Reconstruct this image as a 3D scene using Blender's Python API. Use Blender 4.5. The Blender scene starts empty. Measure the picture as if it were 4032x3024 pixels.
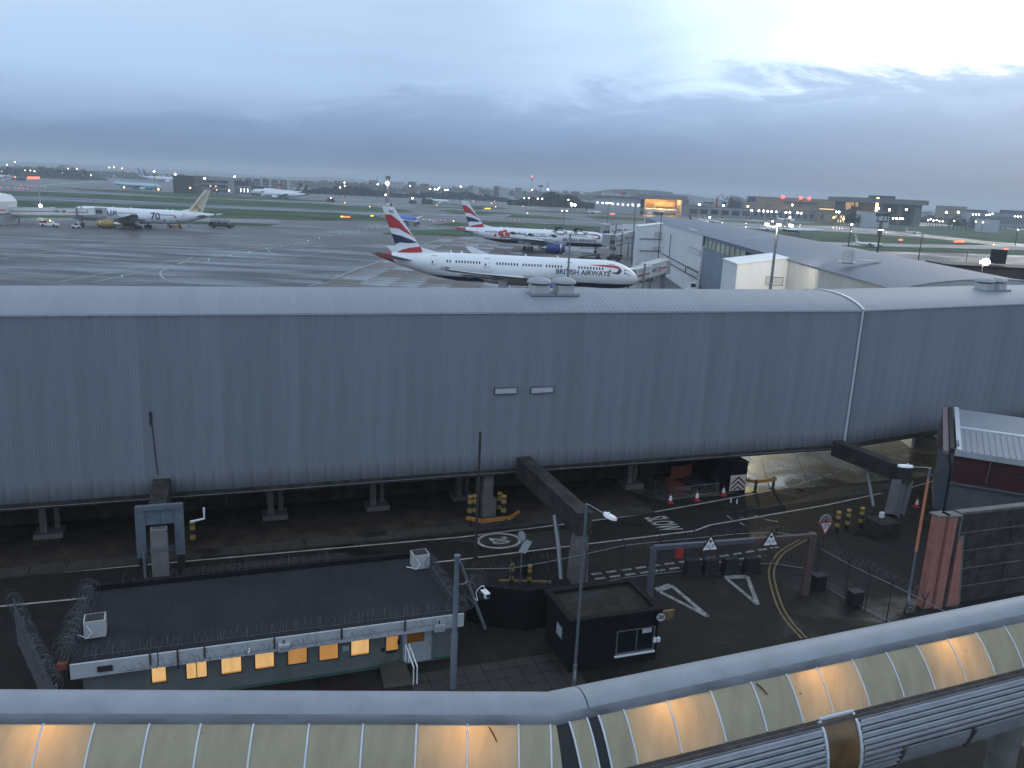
import bpy, bmesh, math, random
import numpy as np
from mathutils import Vector, Matrix

random.seed(7)
SC = bpy.context.scene
COL = SC.collection
R = math.radians

# ------------------------------------------------------------------ camera
FPX, EYE = 3264.0, 24.0
ROLL = R(2.7)
PIT = math.atan((1512 - 745) * math.cos(ROLL) / FPX)
fwd = Vector((0, math.cos(PIT), -math.sin(PIT)))
up0 = Vector((0, math.sin(PIT), math.cos(PIT)))
rt0 = Vector((1, 0, 0))
RT = rt0 * math.cos(ROLL) + up0 * math.sin(ROLL)
UP = up0 * math.cos(ROLL) - rt0 * math.sin(ROLL)
cam_d = bpy.data.cameras.new('camera')
cam_d.sensor_width = 36.0
cam_d.lens = 36.0 * FPX / 4032.0
cam_d.clip_start = 0.1
cam_d.clip_end = 30000
cam = bpy.data.objects.new('camera', cam_d)
COL.objects.link(cam)
m = Matrix.Identity(4)
for i in range(3):
    m[i][0], m[i][1], m[i][2] = RT[i], UP[i], -fwd[i]
m[2][3] = EYE
cam.matrix_world = m
SC.camera = cam

# ------------------------------------------------------------------ world: dusk overcast
SUN_AZ, SUN_EL = R(35), R(19)
w = bpy.data.worlds.new('World')
SC.world = w
w.use_nodes = True
nt = w.node_tree
nt.nodes.clear()
N = nt.nodes.new
LK = nt.links.new
def math_node(op, a, b=None, c=None, clamp=False):
    n = N('ShaderNodeMath'); n.operation = op; n.use_clamp = clamp
    for i, v in enumerate((a, b, c)):
        if v is None: continue
        if isinstance(v, (int, float)): n.inputs[i].default_value = v
        else: LK(v, n.inputs[i])
    return n.outputs[0]
def ramp(fac, stops, interp='EASE'):
    n = N('ShaderNodeValToRGB'); LK(fac, n.inputs[0])
    n.color_ramp.interpolation = interp
    e = n.color_ramp.elements
    while len(e) < len(stops): e.new(0.5)
    for el, (p, c) in zip(e, stops):
        el.position = p; el.color = (*c, 1) if len(c) == 3 else c
    return n.outputs[0]
def mixc(kind, fac, a, b):
    n = N('ShaderNodeMixRGB'); n.blend_type = kind
    for i, v in enumerate((fac, a, b)):
        if isinstance(v, (int, float)): n.inputs[i].default_value = v
        elif isinstance(v, tuple): n.inputs[i].default_value = (*v, 1)
        else: LK(v, n.inputs[i])
    return n.outputs[0]
tc = N('ShaderNodeTexCoord')
sep = N('ShaderNodeSeparateXYZ'); LK(tc.outputs['Generated'], sep.inputs[0])
dx, dy, dz = sep.outputs
nish = N('ShaderNodeTexSky'); nish.sky_type = 'NISHITA'; nish.sun_disc = False
nish.sun_elevation = SUN_EL; nish.sun_rotation = SUN_AZ
nish.altitude = 50; nish.air_density = 1.2; nish.dust_density = 2.0
# base overcast layers by elevation
base = ramp(math_node('MULTIPLY_ADD', dz, 0.5, 0.5), [
    (0.0, (.09, .13, .20)), (0.497, (.112, .178, .315)), (0.510, (.138, .216, .372)), (0.528, (.240, .362, .585)),
    (0.552, (.400, .560, .810)), (0.60, (.48, .64, .86)), (0.8, (.52, .66, .84)), (1.0, (.52, .65, .82))], 'LINEAR')
# deck opposite the sunset is brightened to light surfaces facing the viewer
az = math_node('ADD', math_node('MULTIPLY', dx, math.sin(SUN_AZ)), math_node('MULTIPLY', dy, math.cos(SUN_AZ)))
back = ramp(math_node('MULTIPLY_ADD', az, 0.5, 0.5), [(0.0, (1.5, 1.45, 1.4)), (0.5, (1.15, 1.13, 1.12)), (0.86, (.95, .955, .96)), (1.0, (1.08, 1.07, 1.05))], 'LINEAR')
base = mixc('MULTIPLY', 1.0, base, back)
# cloud sheets: noise on a plane overhead, stretched
zz = math_node('MAXIMUM', math_node('ADD', dz, 0.07), 0.02)
comb = N('ShaderNodeCombineXYZ')
LK(math_node('DIVIDE', dx, zz), comb.inputs[0]); LK(math_node('DIVIDE', dy, zz), comb.inputs[1])
def noise(vec, scale, detail=6, rough=.55, dist=0., off=(0, 0, 0), stretch=(1, 1, 1)):
    mp = N('ShaderNodeMapping'); mp.inputs['Location'].default_value = off; mp.inputs['Scale'].default_value = stretch
    LK(vec, mp.inputs['Vector'])
    n = N('ShaderNodeTexNoise'); n.inputs['Scale'].default_value = scale; n.inputs['Detail'].default_value = detail
    n.inputs['Roughness'].default_value = rough; n.inputs['Distortion'].default_value = dist
    LK(mp.outputs[0], n.inputs['Vector'])
    return n.outputs[0]
n1 = noise(comb.outputs[0], 0.30, 7, .5, .9, (3.1, 1.7, 0), (1.0, .85, 1))
n2 = noise(comb.outputs[0], 1.5, 6, .6, .3, (9.1, 4.7, 0), (.7, 1.2, 1))
cl = math_node('ADD', math_node('MULTIPLY', n1, .7), math_node('MULTIPLY', n2, .3))
clc = ramp(cl, [(.32, (.80, .82, .85)), (.48, (.98, .985, 1.0)), (.66, (1.18, 1.16, 1.12))], 'EASE')
base = mixc('MULTIPLY', .6, base, clc)
# bright break in the deck towards the sunset
sd = Vector((math.sin(SUN_AZ) * math.cos(SUN_EL), math.cos(SUN_AZ) * math.cos(SUN_EL), math.sin(SUN_EL)))
dot = math_node('ADD', math_node('ADD', math_node('MULTIPLY', dx, sd.x), math_node('MULTIPLY', dy, sd.y)), math_node('MULTIPLY', dz, sd.z))
dot = math_node('ADD', dot, math_node('MULTIPLY_ADD', n1, .10, -.05))
glow = ramp(dot, [(.76, (0, 0, 0)), (.86, (.09, .105, .12)), (.92, (.33, .36, .37)), (.965, (.80, .76, .68)), (1.0, (1.4, 1.25, 1.02))], 'EASE')
# a lower dark bank that cuts the bright break near the horizon
bn = noise(tc.outputs['Generated'], 6.5, 8, .66, .8, (.3, 2.0, .2), (1, 1, 3.6))
bank = math_node('ADD', dz, math_node('MULTIPLY_ADD', bn, .16, -.08))
bank = math_node('SUBTRACT', bank, math_node('MULTIPLY_ADD', dx, .13, .03))
bankm = ramp(bank, [(.0, (0, 0, 0)), (.045, (.05, .06, .075)), (.085, (1, 1, 1))], 'EASE')
glow = mixc('MULTIPLY', 1.0, glow, bankm)
base = mixc('MULTIPLY', 1.0, base, ramp(bank, [(.0, (.66, .71, .78)), (.05, (.76, .80, .85)), (.10, (1.04, 1.04, 1.02))], 'EASE'))
skyc = mixc('ADD', 1.0, base, glow)
skyc = mixc('ADD', 1.0, skyc, mixc('MULTIPLY', 1.0, nish.outputs[0], (.004, .005, .007)))
bg = N('ShaderNodeBackground'); LK(skyc, bg.inputs[0]); bg.inputs[1].default_value = 1.0
out = N('ShaderNodeOutputWorld'); LK(bg.outputs[0], out.inputs[0])

sun_d = bpy.data.lights.new('sun', 'SUN'); sun_d.energy = 0.35; sun_d.angle = R(25); sun_d.color = (1, .95, .88)
sun = bpy.data.objects.new('sun', sun_d); COL.objects.link(sun)
sun.rotation_euler = (-sd).to_track_quat('-Z', 'Y').to_euler()

SC.view_settings.view_transform = 'Standard'
SC.view_settings.look = 'None'
SC.view_settings.exposure = 0.12
SC.view_settings.gamma = 1.0
SC.view_settings.use_curve_mapping = False
SC.cycles.max_bounces = 6
SC.cycles.diffuse_bounces = 3
SC.cycles.glossy_bounces = 3
SC.cycles.transmission_bounces = 4
SC.cycles.volume_bounces = 0
SC.cycles.sample_clamp_indirect = 3.0
SC.cycles.caustics_reflective = False
SC.cycles.caustics_refractive = False
SC.cycles.use_denoising = True

# ------------------------------------------------------------------ survey helpers: sight lines met with the ground or a known distance
def ray(px, py): return fwd + RT * ((px - 2016) / FPX) - UP * ((py - 1512) / FPX)
def Gf(px, py, z=0.0):
    d = ray(px, py); t = (z - EYE) / d.z
    return Vector((d.x * t, d.y * t, z))
def atf(px, py, Y):
    d = ray(px, py); t = Y / d.y
    return Vector((d.x * t, Y, EYE + d.z * t))
KP = 4032 / 2212
def Gp(x, y, z=0.0): return Gf(x * KP, y * KP, z)
def atp(x, y, Y): return atf(x * KP, y * KP, Y)
def c1(x, y): return (x / 3.16, 600 + y / 3.16)
def c2(x, y): return (600 + x / 3.16, 640 + y / 3.16)
def c3(x, y): return (1200 + x / 3.16, 640 + y / 3.16)
def c4(x, y): return (1800 + x / 3.16, 650 + y / 3.16)
def c5(x, y): return (2400 + x / 3.16, 700 + y / 3.16)
def c6(x, y): return (3000 + x / 3.16, 700 + y / 3.16)
def c7(x, y): return (3332 + x / 3.16, 750 + y / 3.16)
def c8(x, y): return (2450 + x / 2.765, 820 + y / 2.765)
def r6(x, y): return (2600 + x / 1.5447, 1550 + y / 1.5447)
def z5(x, y): return (1300 + x / 1.4814, 1600 + y / 1.4814)
def z4(x, y): return (x / 1.4814, 1600 + y / 1.4814)

# ------------------------------------------------------------------ materials
def mat(name, col, rough=.6, metal=0.0, var=.12, scale=3.0, bump=0.0, spec=.5, objvar=0.0, streak=None, dirt=None, zdirt=None):
    m = bpy.data.materials.new(name); m.use_nodes = True
    t = m.node_tree; b = t.nodes['Principled BSDF']
    L = t.links.new; NN = t.nodes.new
    tcn = NN('ShaderNodeTexCoord')
    mp = NN('ShaderNodeMapping'); L(tcn.outputs['Object'], mp.inputs[0])
    if streak: mp.inputs['Scale'].default_value = streak
    nz = NN('ShaderNodeTexNoise'); nz.inputs['Scale'].default_value = scale; nz.inputs['Detail'].default_value = 6; nz.inputs['Roughness'].default_value = .62
    L(mp.outputs[0], nz.inputs['Vector'])
    rp = NN('ShaderNodeValToRGB'); L(nz.outputs[0], rp.inputs[0])
    lo = tuple(c * (1 - var * 1.6) for c in col); hi = tuple(min(1, c * (1 + var)) for c in col)
    rp.color_ramp.elements[0].position = .3; rp.color_ramp.elements[0].color = (*lo, 1)
    rp.color_ramp.elements[1].position = .68; rp.color_ramp.elements[1].color = (*hi, 1)
    c = rp.outputs[0]
    if dirt:
        n2 = NN('ShaderNodeTexNoise'); n2.inputs['Scale'].default_value = dirt[1]; n2.inputs['Detail'].default_value = 8; n2.inputs['Roughness'].default_value = .7
        L(mp.outputs[0], n2.inputs['Vector'])
        r2 = NN('ShaderNodeValToRGB'); L(n2.outputs[0], r2.inputs[0])
        r2.color_ramp.elements[0].position = dirt[2]; r2.color_ramp.elements[1].position = dirt[2] + .14
        mx = NN('ShaderNodeMixRGB'); L(r2.outputs[0], mx.inputs[0]); L(c, mx.inputs[1]); mx.inputs[2].default_value = (*dirt[0], 1)
        c = mx.outputs[0]
    if zdirt:  # soot creeping up from the lower edge, broken up by noise
        sp_ = NN('ShaderNodeSeparateXYZ'); L(tcn.outputs['Object'], sp_.inputs[0])
        n3 = NN('ShaderNodeTexNoise'); n3.inputs['Scale'].default_value = 1.1; n3.inputs['Detail'].default_value = 6; L(mp.outputs[0], n3.inputs['Vector'])
        ms = NN('ShaderNodeMath'); ms.operation = 'MULTIPLY_ADD'; L(n3.outputs[0], ms.inputs[0]); ms.inputs[1].default_value = -1.6; L(sp_.outputs[2], ms.inputs[2])
        mr3 = NN('ShaderNodeMapRange'); L(ms.outputs[0], mr3.inputs[0]); mr3.inputs[1].default_value = zdirt[1] - .9; mr3.inputs[2].default_value = zdirt[2] - .9; mr3.inputs[3].default_value = .8; mr3.inputs[4].default_value = 0
        mx = NN('ShaderNodeMixRGB'); L(mr3.outputs[0], mx.inputs[0]); L(c, mx.inputs[1]); mx.inputs[2].default_value = (*zdirt[0], 1); c = mx.outputs[0]
    if objvar:
        oi = NN('ShaderNodeObjectInfo')
        mr = NN('ShaderNodeMapRange'); mr.inputs[3].default_value = 1 - objvar; mr.inputs[4].default_value = 1 + objvar
        L(oi.outputs['Random'], mr.inputs[0])
        mx = NN('ShaderNodeMixRGB'); mx.blend_type = 'MULTIPLY'; mx.inputs[0].default_value = 1
        L(c, mx.inputs[1]); L(mr.outputs[0], mx.inputs[2]); c = mx.outputs[0]
    L(c, b.inputs['Base Color'])
    rr = NN('ShaderNodeMapRange'); L(nz.outputs[0], rr.inputs[0]); rr.inputs[3].default_value = max(.03, rough - .1); rr.inputs[4].default_value = min(1, rough + .1)
    L(rr.outputs[0], b.inputs['Roughness'])
    b.inputs['Metallic'].default_value = metal
    b.inputs['Specular IOR Level'].default_value = spec
    if bump:
        bp = NN('ShaderNodeBump'); bp.inputs['Strength'].default_value = bump; bp.inputs['Distance'].default_value = .05
        L(nz.outputs[0], bp.inputs['Height']); L(bp.outputs[0], b.inputs['Normal'])
    return m
def emit(name, col, strength):
    m = bpy.data.materials.new(name); m.use_nodes = True
    b = m.node_tree.nodes['Principled BSDF']
    b.inputs['Base Color'].default_value = (*[c * .15 for c in col], 1)
    b.inputs['Emission Color'].default_value = (*col, 1)
    b.inputs['Emission Strength'].default_value = strength
    nz = m.node_tree.nodes.new('ShaderNodeTexNoise'); nz.inputs['Scale'].default_value = 2
    m.node_tree.links.new(nz.outputs[0], b.inputs['Roughness'])
    return m
def wet(name, col, dry=.62, wetr=.10, scale=.05, stretch=(1, 1, 1), thr=.5, soft=.12, var=.25, bump=.0, objvar=0.0, sp=.5):
    """asphalt or concrete with a broken film of rain water: puddles are smooth and darker"""
    m = bpy.data.materials.new(name); m.use_nodes = True
    t = m.node_tree; b = t.nodes['Principled BSDF']; L = t.links.new; NN = t.nodes.new
    tcn = NN('ShaderNodeTexCoord')
    mp = NN('ShaderNodeMapping'); L(tcn.outputs['Object'], mp.inputs[0]); mp.inputs['Scale'].default_value = stretch
    nz = NN('ShaderNodeTexNoise'); nz.inputs['Scale'].default_value = scale; nz.inputs['Detail'].default_value = 8; nz.inputs['Roughness'].default_value = .6; nz.inputs['Distortion'].default_value = .4
    L(mp.outputs[0], nz.inputs['Vector'])
    h = nz.outputs[0]
    if objvar:
        oi = NN('ShaderNodeObjectInfo'); a = NN('ShaderNodeMath'); a.operation = 'MULTIPLY_ADD'
        L(oi.outputs['Random'], a.inputs[0]); a.inputs[1].default_value = objvar; L(nz.outputs[0], a.inputs[2])
        s = NN('ShaderNodeMath'); s.operation = 'SUBTRACT'; L(a.outputs[0], s.inputs[0]); s.inputs[1].default_value = objvar * .5; h = s.outputs[0]
    rp = NN('ShaderNodeValToRGB'); L(h, rp.inputs[0]); rp.color_ramp.elements[0].position = thr - soft; rp.color_ramp.elements[1].position = thr + soft
    n2 = NN('ShaderNodeTexNoise'); n2.inputs['Scale'].default_value = 1.3; n2.inputs['Detail'].default_value = 8; L(tcn.outputs['Object'], n2.inputs['Vector'])
    cr = NN('ShaderNodeValToRGB'); L(n2.outputs[0], cr.inputs[0]); cr.color_ramp.elements[0].position = .3; cr.color_ramp.elements[1].position = .7
    cr.color_ramp.elements[0].color = (*[c * (1 - var) for c in col], 1); cr.color_ramp.elements[1].color = (*[c * (1 + var) for c in col], 1)
    mx = NN('ShaderNodeMixRGB'); mx.blend_type = 'MULTIPLY'; L(rp.outputs[0], mx.inputs[0]); L(cr.outputs[0], mx.inputs[1]); mx.inputs[2].default_value = (.55, .55, .57, 1)
    L(mx.outputs[0], b.inputs['Base Color'])
    mr = NN('ShaderNodeMapRange'); L(rp.outputs[0], mr.inputs[0]); mr.inputs[3].default_value = dry; mr.inputs[4].default_value = wetr
    L(mr.outputs[0], b.inputs['Roughness'])
    b.inputs['Specular IOR Level'].default_value = sp
    if bump:
        bp = NN('ShaderNodeBump'); bp.inputs['Strength'].default_value = bump; bp.inputs['Distance'].default_value = .02
        L(n2.outputs[0], bp.inputs['Height']); L(bp.outputs[0], b.inputs['Normal'])
    return m

# ------------------------------------------------------------------ mesh builder
class MB:
    def __init__(s): s.v = []; s.f = []; s.m = []
    def add(s, vs, fs, mi=0):
        o = len(s.v); s.v += [tuple(v) for v in vs]
        for f in fs: s.f.append(tuple(i + o for i in f)); s.m.append(mi)
        return s
    def obox(s, o, ex, ey, ez, mi=0):
        o, ex, ey, ez = map(Vector, (o, ex, ey, ez))
        p = [o, o + ex, o + ex + ey, o + ey]; p += [q + ez for q in p]
        return s.add(p, [(3, 2, 1, 0), (4, 5, 6, 7), (0, 1, 5, 4), (1, 2, 6, 5), (2, 3, 7, 6), (3, 0, 4, 7)], mi)
    def box(s, cx, cy, cz, sx, sy, sz, rot=0.0, mi=0):
        c, n = math.cos(rot), math.sin(rot)
        ex = Vector((c * sx, n * sx, 0)); ey = Vector((-n * sy, c * sy, 0)); ez = Vector((0, 0, sz))
        return s.obox(Vector((cx, cy, cz)) - (ex + ey + ez) / 2, ex, ey, ez, mi)
    def beam(s, a, b, wd, ht, mi=0, upv=(0, 0, 1)):
        a, b = Vector(a), Vector(b); d = (b - a); u = Vector(upv)
        if abs(d.normalized().dot(u)) > .98: u = Vector((0, 1, 0))
        x = d.cross(u).normalized(); y = x.cross(d).normalized()
        return s.obox(a - x * wd / 2 - y * ht / 2, x * wd, y * ht, d, mi) if False else s.add(
            [q + x * i * wd / 2 + y * j * ht / 2 for q in (a, b) for i, j in ((-1, -1), (1, -1), (1, 1), (-1, 1))],
            [(3, 2, 1, 0), (4, 5, 6, 7), (0, 1, 5, 4), (1, 2, 6, 5), (2, 3, 7, 6), (3, 0, 4, 7)], mi)
    def tube(s, pts, r, n=8, mi=0, cap=True):
        pts = [Vector(p) for p in pts]; rs = r if isinstance(r, (list, tuple)) else [r] * len(pts)
        vs = []; fs = []; px = None
        for i, p in enumerate(pts):
            d = (pts[min(i + 1, len(pts) - 1)] - pts[max(i - 1, 0)]).normalized()
            if px is None:
                a = Vector((0, 0, 1)) if abs(d.z) < .9 else Vector((1, 0, 0))
                px = d.cross(a).normalized()
            else:
                px = (px - d * px.dot(d)).normalized()
            py = d.cross(px)
            for k in range(n):
                t = 2 * math.pi * k / n
                vs.append(p + (px * math.cos(t) + py * math.sin(t)) * rs[i])
        for i in range(len(pts) - 1):
            for k in range(n):
                a = i * n + k; b = i * n + (k + 1) % n
                fs.append((a, b, b + n, a + n))
        if cap:
            fs.append(tuple(range(n - 1, -1, -1))); fs.append(tuple(range((len(pts) - 1) * n, len(pts) * n)))
        return s.add(vs, fs, mi)
    def lathe(s, prof, n=16, o=(0, 0, 0), axis='z', mi=0, cap=True):
        vs = []; fs = []; o = Vector(o)
        for r, z in prof:
            for k in range(n):
                t = 2 * math.pi * k / n; a, b = r * math.cos(t), r * math.sin(t)
                q = Vector((a, b, z)) if axis == 'z' else (Vector((z, a, b)) if axis == 'x' else Vector((b, z, a)))
                vs.append(o + q)
        for i in range(len(prof) - 1):
            for k in range(n):
                a = i * n + k; b = i * n + (k + 1) % n
                fs.append((a, b, b + n, a + n))
        if cap:
            fs.append(tuple(range(n - 1, -1, -1))); fs.append(tuple(range((len(prof) - 1) * n, len(prof) * n)))
        return s.add(vs, fs, mi)
    def prism(s, pts, ext, mi=0):
        pts = [Vector(p) for p in pts]; e = Vector(ext); n = len(pts)
        return s.add(pts + [p + e for p in pts], [tuple(range(n - 1, -1, -1)), tuple(range(n, 2 * n))] + [(i, (i + 1) % n, (i + 1) % n + n, i + n) for i in range(n)], mi)
    def poly(s, pts, mi=0): return s.add(pts, [tuple(range(len(pts)))], mi)
    def ico(s, c, r, mi=0, jit=0.0, sq=1.0):
        ph = (1 + 5 ** .5) / 2
        V = [(-1, ph, 0), (1, ph, 0), (-1, -ph, 0), (1, -ph, 0), (0, -1, ph), (0, 1, ph), (0, -1, -ph), (0, 1, -ph), (ph, 0, -1), (ph, 0, 1), (-ph, 0, -1), (-ph, 0, 1)]
        Fc = [(0, 11, 5), (0, 5, 1), (0, 1, 7), (0, 7, 10), (0, 10, 11), (1, 5, 9), (5, 11, 4), (11, 10, 2), (10, 7, 6), (7, 1, 8), (3, 9, 4), (3, 4, 2), (3, 2, 6), (3, 6, 8), (3, 8, 9), (4, 9, 5), (2, 4, 11), (6, 2, 10), (8, 6, 7), (9, 8, 1)]
        k = r / (1 + ph * ph) ** .5; c = Vector(c)
        return s.add([c + Vector((x * k * (1 + random.uniform(-jit, jit)), y * k * (1 + random.uniform(-jit, jit)), z * k * sq * (1 + random.uniform(-jit, jit)))) for x, y, z in V], Fc, mi)
    def mesh(s, name, mats, smooth=False, inv=None):
        me = bpy.data.meshes.new(name)
        vs = s.v if inv is None else [tuple(inv @ Vector(v)) for v in s.v]
        me.from_pydata(vs, [], s.f)
        for q in (mats if isinstance(mats, (list, tuple)) else [mats]): me.materials.append(q)
        if len(me.materials) > 1: me.polygons.foreach_set('material_index', s.m)
        if smooth: me.polygons.foreach_set('use_smooth', [True] * len(me.polygons))
        bm = bmesh.new(); bm.from_mesh(me); bmesh.ops.recalc_face_normals(bm, faces=bm.faces); bm.to_mesh(me); bm.free()
        if smooth:
            try: me.set_sharp_from_angle(angle=R(40))
            except Exception: pass
        me.update()
        return me
    def build(s, name, mats, parent=None, smooth=False, world=True, label=None):
        inv = None
        if parent is not None and world: inv = WM[parent].inverted()
        ob = bpy.data.objects.new(name, s.mesh(name, mats, smooth, inv)); COL.objects.link(ob)
        if parent is not None:
            ob.parent = parent; WM[ob] = WM[parent]
        else: WM[ob] = Matrix.Identity(4)
        if label: ob['label'] = label
        return ob
WM = {}
def thing(name, label, cat, loc=(0, 0, 0), rotz=0.0, group=None, scale=1.0):
    o = bpy.data.objects.new(name, None); COL.objects.link(o)
    o.empty_display_size = .3
    o.location = loc; o.rotation_euler = (0, 0, rotz); o.scale = (scale,) * 3
    o['label'] = label; o['category'] = cat
    if group: o['group'] = group
    WM[o] = Matrix.Translation(Vector(loc)) @ Matrix.Rotation(rotz, 4, 'Z') @ Matrix.Scale(scale, 4)
    return o
def tag(o, label=None, cat=None, group=None, kind=None):
    for k, v in (('label', label), ('category', cat), ('group', group), ('kind', kind)):
        if v: o[k] = v
    return o
def put(name, me, parent, mtx=None):
    """one more part sharing mesh data, placed in the parent's local space"""
    o = bpy.data.objects.new(name, me); COL.objects.link(o); o.parent = parent
    if mtx is not None: o.matrix_local = mtx
    WM[o] = WM[parent]
    return o
def kids(o): return [c for c in COL.objects if c.parent is o]
CH = {}
def dup(src, loc, rotz=0.0, label=None, group=None, scale=None):
    n = src.copy(); COL.objects.link(n); n.location = loc; n.rotation_euler = (0, 0, rotz)
    if scale: n.scale = (scale,) * 3
    if label: n['label'] = label
    if group: n['group'] = group
    def rec(a, b):
        for c in a.children:
            q = c.copy(); COL.objects.link(q); q.parent = b; rec(c, q)
    rec(src, n)
    return n
def cut_flat(vs, fs, step=.22):
    """slice flat shapes into thin strips so that they can wrap round a fuselage"""
    bm = bmesh.new(); q = [bm.verts.new((v[0], v[1], 0)) for v in vs]
    for f in fs:
        try: bm.faces.new([q[i] for i in f])
        except ValueError: pass
    lo = min(v[1] for v in vs); hi = max(v[1] for v in vs); y = lo + step
    while y < hi:
        bmesh.ops.bisect_plane(bm, geom=bm.verts[:] + bm.edges[:] + bm.faces[:], plane_co=(0, y, 0), plane_no=(0, 1, 0)); y += step
    bm.verts.index_update(); r = ([v.co.copy() for v in bm.verts], [tuple(v.index for v in f.verts) for f in bm.faces]); bm.free()
    return r
_tc = {}
def text_geo(s, size=1.0, bold=0.0, ax='CENTER', cut=0):
    k = (s, size, bold, ax, cut)
    if k in _tc: return _tc[k]
    cu = bpy.data.curves.new('lettering', 'FONT'); cu.body = s; cu.size = size; cu.align_x = ax; cu.align_y = 'CENTER'; cu.offset = bold
    cu.resolution_u = 3
    ob = bpy.data.objects.new('lettering', cu)
    me = bpy.data.meshes.new_from_object(ob)
    r = ([v.co.copy() for v in me.vertices], [tuple(p.vertices) for p in me.polygons])
    bpy.data.objects.remove(ob); bpy.data.curves.remove(cu); bpy.data.meshes.remove(me)
    if cut: r = cut_flat(*r, step=cut)
    _tc[k] = r
    return r
def add_text(mb, s, size, f, bold=0.0, mi=0, ax='CENTER', sx=1.0, cut=0):
    vs, fs = text_geo(s, size, bold, ax, cut)
    mb.add([f(v.x * sx, v.y) for v in vs], fs, mi)
    return mb
def plane_map(o, ex, ey):
    o, ex, ey = Vector(o), Vector(ex), Vector(ey)
    return lambda x, y: o + ex * x + ey * y

# corridor frame: along the big corridor (a), away from the viewer (n)
DIR = Vector((math.cos(R(20)), math.sin(R(20)), 0)); NRM = Vector((-math.sin(R(20)), math.cos(R(20)), 0)); C0 = Vector((.6, 58.5, 0))
def W(a, n, z=0.0): return C0 + DIR * a + NRM * n + Vector((0, 0, z))
A20 = R(20)
# ================================================================== materials in use
M = {}
M['ground'] = wet('ground_concrete', (.11, .105, .108), .8, .32, .02, (1, 1, 1), .5, .16, .2, sp=.3)
M['apron'] = wet('apron_asphalt', (.046, .049, .058), .7, .16, .075, (.35, 1.5, 1), .52, .16, .3, sp=.45)
M['slab'] = wet('apron_slab', (.095, .078, .070), .75, .10, .2, (.35, 2.0, 1), .53, .14, .25, objvar=.26)
M['taxi'] = wet('taxiway_asphalt', (.045, .047, .053), .75, .25, .02, (.5, 2.0, 1), .5, .14, .25)
M['pale'] = wet('pale_concrete', (.22, .22, .23), .75, .45, .02, (1, 1, 1), .55, .15, .2, sp=.25)
M['road'] = wet('road_asphalt', (.0150, .0112, .0095), .85, .16, .16, (1, 1, 1), .60, .07, .35, bump=.25, sp=.28)
M['verge'] = wet('verge_concrete', (.042, .036, .030), .85, .2, .35, (1, 1, 1), .62, .08, .3)
M['patch'] = wet('road_patch', (.025, .021, .019), .8, .25, .3, (1, 1, 1), .63, .1, .3)
M['grass'] = mat('grass_field', (.046, .084, .038), .95, 0, .55, .03, 0, .1)
M['line'] = mat('road_paint', (.37, .355, .32), .7, 0, .25, 1.5, dirt=((.06, .06, .06), 2.2, .62))
M['wornline'] = mat('worn_road_paint', (.25, .245, .235), .8, 0, .3, 2.5, dirt=((.035, .033, .034), 3.0, .5))
M['yline'] = mat('yellow_road_paint', (.17, .115, .045), .7, 0, .3, 2, dirt=((.04, .04, .03), 3, .58))
M['apline'] = mat('apron_paint', (.3, .3, .3), .6, 0, .2, 1)
M['clad'] = mat('wall_cladding', (.222, .236, .270), .5, .12, .085, .4, 0, .5, objvar=.06, streak=(3.0, 3.0, .12), zdirt=((.05, .047, .045), .1, 1.5))
M['roof'] = mat('roof_sheet', (.25, .268, .305), .6, .1, .07, .6, 0, .3, objvar=.035, streak=(1, 1, .3))
M['pierroof'] = mat('pier_roof_sheet', (.155, .178, .225), .62, .1, .08, .25, 0, .3, streak=(1, .3, 1))
M['trim'] = mat('pale_trim', (.55, .58, .62), .5, .2, .08)
M['dark'] = mat('dark_steel', (.035, .033, .034), .7, .2, .3, 3)
M['black'] = mat('black_rubber', (.012, .012, .013), .7, 0, .3, 3)
M['concrete'] = mat('concrete_weathered', (.15, .14, .13), .85, 0, .22, 1.3, .3, .3, dirt=((.075, .068, .06), 1.1, .56))
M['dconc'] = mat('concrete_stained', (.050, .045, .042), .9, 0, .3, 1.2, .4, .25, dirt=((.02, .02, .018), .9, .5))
M['lconc'] = mat('concrete_pale', (.19, .18, .175), .85, 0, .14, 1.2, .3, .3)
M['salmon'] = mat('painted_pink_light', (.36, .15, .12), .75, 0, .18, 1.4, .2, .3)  # pink light falling on the concrete buttresses, put into their base colour
M['brown'] = mat('brown_wall', (.05, .036, .027), .9, 0, .35, .8, .4, .2)
M['steel'] = mat('galvanised_steel', (.22, .235, .255), .45, .6, .12, 4)
M['bsteel'] = mat('blue_grey_paint', (.135, .155, .185), .55, .1, .12, 2)
M['white'] = mat('white_paint', (.76, .77, .78), .42, 0, .05, .6)
M['greyp'] = mat('grey_paint', (.33, .34, .36), .6, 0, .1, 1)
M['cream'] = mat('cream_panel', (.45, .45, .44), .55, .0, .06, .4)
M['felt'] = mat('roof_felt', (.015, .017, .020), .8, 0, .3, .6, .4, .35, streak=(1, 1, 1), dirt=((.014, .016, .019), .5, .6))
M['moss'] = mat('mossy_felt', (.026, .021, .016), .95, 0, .4, 2.2, .5, .2, dirt=((.02, .022, .016), 1.5, .55))
M['dwall'] = mat('dark_brick', (.011, .0105, .011), .9, 0, .3, 2, .4, .2)
M['cabinwall'] = mat('grey_green_render', (.125, .13, .125), .75, 0, .12, 1.2)
M['fascia'] = mat('white_fascia', (.44, .45, .47), .6, 0, .08, 1.5, dirt=((.36, .37, .38), 2.5, .66))
M['glassd'] = mat('dark_glass', (.012, .014, .018), .08, 0, .2, 1, 0, .6)
M['glassg'] = mat('green_glass', (.33, .35, .25), .35, 0, .35, .8, 0, .6, objvar=.3)
M['yellow'] = mat('yellow_paint', (.34, .22, .06), .6, 0, .2, 3)
M['orange'] = mat('orange_paint', (.42, .18, .03), .6, 0, .2, 3)
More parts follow.
